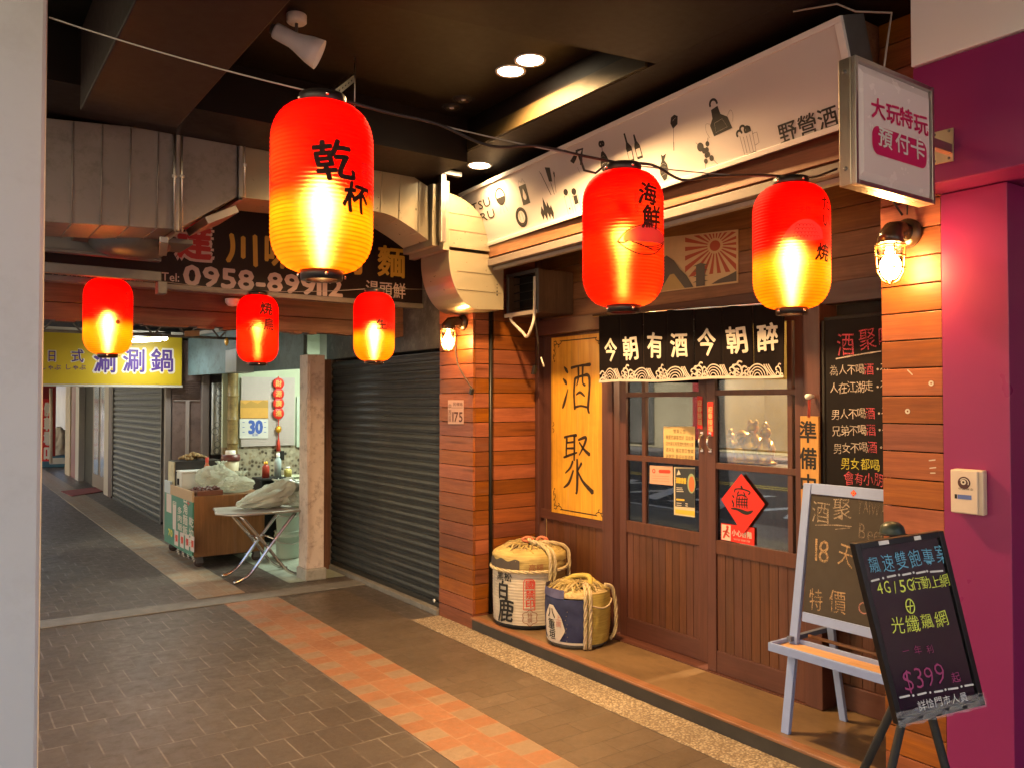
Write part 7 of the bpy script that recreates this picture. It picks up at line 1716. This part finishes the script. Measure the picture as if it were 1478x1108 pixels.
bag('plastic_bag', 'large pale green filled plastic sack lying on the folding table', (2.33 + OX, 6.76 + OY, tz + .001), .27, .13, .10, paint('green_white_sack', (.55,.62,.54), .28, .18, 9, bmp=.5), 1.3, True, .55)
bag('plastic_bag', 'smaller translucent plastic sack beside the pink post on the folding table', (2.56 + OX, 6.68 + OY, tz + .001), .10, .10, .065, bagm, 7.7, False)

# ------------------------------------------------------------------ yellow hotpot sign
YY = 9.72
t = thing('hotpot_shop_sign', onY(165, 553, YY), 'yellow sign board with purple hotpot characters hanging across the far arcade', 'sign')
q = plY(YY); x0, zb0 = q.px(20, 553); x1, zt0 = q.px(263, 484)
MB().box(x0, x1, YY + .001, YY + .10, zb0, zt0).build('board', paint('chrome_yellow_board', (.50,.35,.008), .45, .1, 3, bmp=.05), t, bevel=.004)
MB().box(x0 - .01, x1 + .008, YY - .008, YY + .11, zb0 - .025, zb0 - .001).box(x0 - .01, x1 + .008, YY - .008, YY + .11, zt0 + .001, zt0 + .03).build('frame', flat('cream_sign_frame', (.50,.46,.38), .5), t)
w_ = MB()
for ch, x, y, h_ in (('涮',151,521,33),('涮',193,521,32),('鍋',234,521,31)): wpx(w_, q, ch, x, y, h_ + 3, 36, .05, c=.0005)
w_.build('white_outline', flat('letter_outline', (.62,.56,.45), .5), t); w_ = MB(); wpx(w_, q, '日', 75, 514, 17, 16, .04, c=.0005); wpx(w_, q, '式', 112, 514, 19, 20, .04, c=.0005)
w_.build('small_outline', bpy.data.materials['letter_outline'], t)
w_ = MB()
for ch, x, y, h_ in (('涮',151,521,33),('涮',193,521,32),('鍋',234,521,31)): wpx(w_, q, ch, x, y, h_, 33, .02, c=.002)
w_.build('purple_lettering', flat('deep_purple_letter', (.06,.018,.17), .5), t); w_ = MB(); wpx(w_, q, '日', 75, 514, 16, 14, .015, c=.002); wpx(w_, q, '式', 112, 514, 18, 18, .015, c=.002); wpx(w_, q, 'しゃぶ', 73, 530, 8, 30, .01, c=.002); wpx(w_, q, 'しゃぶ', 109, 530, 8, 30, .01, c=.002)
w_.build('small_purple_lettering', bpy.data.materials['deep_purple_letter'], t)
t = thing('tube_light', onY(211, 491, 9.3), 'lit white fluorescent tube in front of the yellow hotpot sign', 'lamp')
a, b = onY(191, 492, 9.3), onY(232, 489.5, 9.3); MB().tube([a, b], .022, 10).build('tube', emis('white_tube', (.95,1,.95), 8), t)
MB().tube([a + Vector((-.03,0,.06)), b + Vector((.1,0,.06))], .022, 8).build('batten', M['steel_dark'], t); MB().lathe([(0,.03),(.026,.015),(.026,-.015),(0,-.03)], onY(238, 488, 9.3), 12).build('small_bulb', emis('white_bulb', (1,1,.95), 12), t)
lamp('lamp', 'AREA', (a + b)/2 + Vector((0, 0, -.03)), 2.2, (.95,1,.93), t, .4)
# roof truss band above the sign
t = thing('roof_truss', (1.4, 8.4, 2.30), 'rusty lattice roof truss crossing the far arcade above the yellow sign', 'truss')
q = plY(8.4); za_, zb_ = q.px(150, 484)[1] + .02, q.px(150, 468)[1] + .10; tr_ = MB().tube([(-.3,8.4,za_),(3.1,8.4,za_ - .0)], .014, 7).tube([(-.3,8.4,zb_),(3.1,8.4,zb_)], .014, 7)
for k in range(22): x = -.3 + k*.155; tr_.tube([(x, 8.4, za_ if k % 2 else zb_), (x + .155, 8.4, zb_ if k % 2 else za_)], .009, 6)
tr_.build('lattice', paint('rusty_truss_paint', (.17,.14,.12), .6, .4, 12), t)
MB().fbox(frame(onY(277, 482, 8.36), (1,0,.1), (0,0,1)), -.07, .07, -.025, .03, 0, .01).build('orange_tag', flat('orange_tag', (.50,.24,.12), .6), t)
tl_ = MB().lathe([(0,.012),(.03,.012),(.045,.0),(.03,-.012),(0,-.012)], onY(327, 493, 8.2), 16, (1,0,0)); tl_.build('hanging_disc', brass, t)
MB().tube([onY(326, 486, 8.2), onY(324, 470, 8.2)], .003, 5).build('hook_wire', M['steel_dark'], t)

# ------------------------------------------------------------------ far shop fronts
shutter('roller_shutter', 'far dark roller shutter below the yellow hotpot sign', 2.30, 10.68, 14.0, .04, 2.2, .082)
FW_ = thing('far_shopfront', (2.4, 17, 0), 'narrow far shop front with a brown glass door beyond the roller shutters', 'shop front')
def fx(px): return onX(px, 640, 2.30).y
fm = flat('far_brown_frame', (.13,.085,.06), .5)
def bar(p0, p1, m, name, x0=2.28, z1=2.3, x1=2.42): MB().box(x0, x1, fx(p1), fx(p0), 0, z1).build(name, m, FW_, bevel=.004)
bar(152, 158, flat('pale_frame', (.42,.37,.32), .5), 'door_jamb'); bar(158.3, 162.5, flat('dark_maroon', (.05,.014,.016), .5), 'maroon_jamb')
bar(131, 151.8, fm, 'glass_door', 2.33); bar(117, 130.8, M['blackmat'], 'dark_opening', 2.36)
bar(112, 116.8, flat('pale_grey_jamb', (.36,.34,.33), .5), 'jamb', 2.26); bar(104, 111.8, flat('wine_wall', (.16,.02,.028), .5), 'wine_wall'); bar(97, 103.8, flat('cream_pillar', (.45,.37,.28), .6), 'cream_wall', 2.26)
MB().box(2.3, 2.7, 14.05, 60, 2.31, 2.6).build('upper_band', flat('dark_red_band', (.10,.02,.02), .5), FW_)
gp = MB()
for p0, p1 in ((133.5, 140), (143, 149)): gp.box(2.322, 2.329, fx(p1), fx(p0), .25, 2.1)
gp.build('door_glass', paint('dim_glass', (.20,.19,.165), .15, .4, 2), FW_)
bz = MB().box(2.0, 2.30, 21.5, 22.2, 0, 2.4); bz.build('red_column', flat('deep_red_column', (.30,.02,.022), .5), FW_)
t = thing('red_door_mat', onZ(120, 712), 'dull red door mat on the far arcade floor before the shop door', 'mat')
mp_ = [onZ(88, 709), onZ(104, 716), onZ(150, 709), onZ(140, 703)]
MB().prism([p + Vector((0,0,.001)) for p in mp_], (0,0,.012)).build('carpet', paint('dull_red_carpet', (.24,.055,.055), .95, .2, 20), t)
t = thing('far_red_banner', (1.35, 20, 0), 'tall red banner sign with white characters at the far end of the arcade', 'sign')
q = plY(19); c_ = [q.px(*p) for p in ((58,665),(73,665),(73,575),(58,575))]
MB().prism([q(*p) for p in c_], (0,.05,0)).build('panel', flat('banner_red', (.62,.03,.03), .5), t); w_ = MB(); wpx(w_, q, '停車場口', 67.5, 622, 82, 7, .05, True, c=.002); w_.build('lettering', M['white'], t)
MB().tube([q(*q.px(73.5, 668)), q(*q.px(73.5, 560))], .03, 8).build('pole', M['offwhite'], t)
t = thing('blue_crate', onZ(80, 672), 'blue crate with a white panel on the far arcade floor beside the white sack', 'crate')
p_ = onZ(80, 674); MB().box(p_.x - .28, p_.x + .30, p_.y, p_.y + .5, 0, .26).build('tub', flat('dull_blue', (.09,.22,.32), .5), t, bevel=.02); MB().box(p_.x - .12, p_.x + .24, p_.y - .012, p_.y - .0005, .08, .22).build('white_panel', M['white'], t)
t = bag('white_sack', 'tall slumped white sack beside the blue crate at the far end', onZ(90, 668), .28, .2, .42, flat('white_sackcloth', (.56,.54,.50), .8), 3.1, False)
# ------------------------------------------------------------------ the street side: columns, opposite house
column(8.1, 'pale grey column second along the street edge of the arcade', .05, -.6)
column(13.8, 'pale grey column third along the street edge of the arcade', .05, -.6)
column(19.5, 'pale grey column farthest along the street edge of the arcade', .05, -.6)
column(-2.4, 'pale grey column behind the visitor on the street edge', .05, -.44)
OB = thing('opposite_building', (-14, 6, 0), 'pale plain building with shop windows across the street', 'building')
MB().box(-13.2, -20, -40, 70, -.03, 9.5).build('wall', paint('pale_yellow_render', (.50,.43,.26), .8, .25, .6), OB)
shm = [paint('bright_shop_board_%s' % c_, v_, .6, .2, 3) for c_, v_ in (('amber', (.55,.33,.05)), ('blue', (.12,.2,.35)), ('cream', (.6,.52,.35)), ('red', (.45,.06,.05)))]
for k in range(9):
    MB().box(-12.85, -12.95, -14 + k*6 + .3, -14 + k*6 + 3.6, 2.95, 3.5).build('shop_board', shm[k % 4], OB); MB().box(-13.0, -13.14, -14 + k*6 + 1.0, -14 + k*6 + 2.1, .3, 2.3).build('poster_panel', shm[(k + 2) % 4], OB)
    y = -16 + k*6; MB().box(-13.15, -13.19, y, y + 4.2, .1, 2.6).build('shop_window', paint('dim_shop_window', (.16,.15,.12), .3, .5, .7) if k == 0 else bpy.data.materials['dim_shop_window'], OB)
    for j in (0, 1): MB().box(-13.15, -13.19, y + .4 + 2*j, y + 1.7 + 2*j, 4.2, 6.0).build('window', bpy.data.materials['dim_shop_window'], OB)
MB().box(-12.9, -13.19, -40, 70, 2.9, 3.6).build('shop_fascia', paint('cream_fascia', (.62,.58,.40), .6, .2, 1), OB)
CBd = thing('added_corner_building', (0, -26, 0), 'unseen pale building added behind the visitor for the marker board to reflect', 'building')  # unseen building, added for the glossy marker board to reflect
MB().box(-14, 12, -30, -26, 0, 9).build('wall', M['slab'], CBd)
for k in range(5): MB().box(-12 + k*5, -9 + k*5, -25.99, -25.95, .6, 2.8).build('window', bpy.data.materials['dim_shop_window'], CBd)
S('arcade_back_wall', MB().box(3.72, 8, 7.2, 60, 0, 3.2).box(3.3, 8, -2.4, 1.25, 0, 3.2).box(6.05, 8, 1.25, 7.2, 0, 3.2), M['slab'])
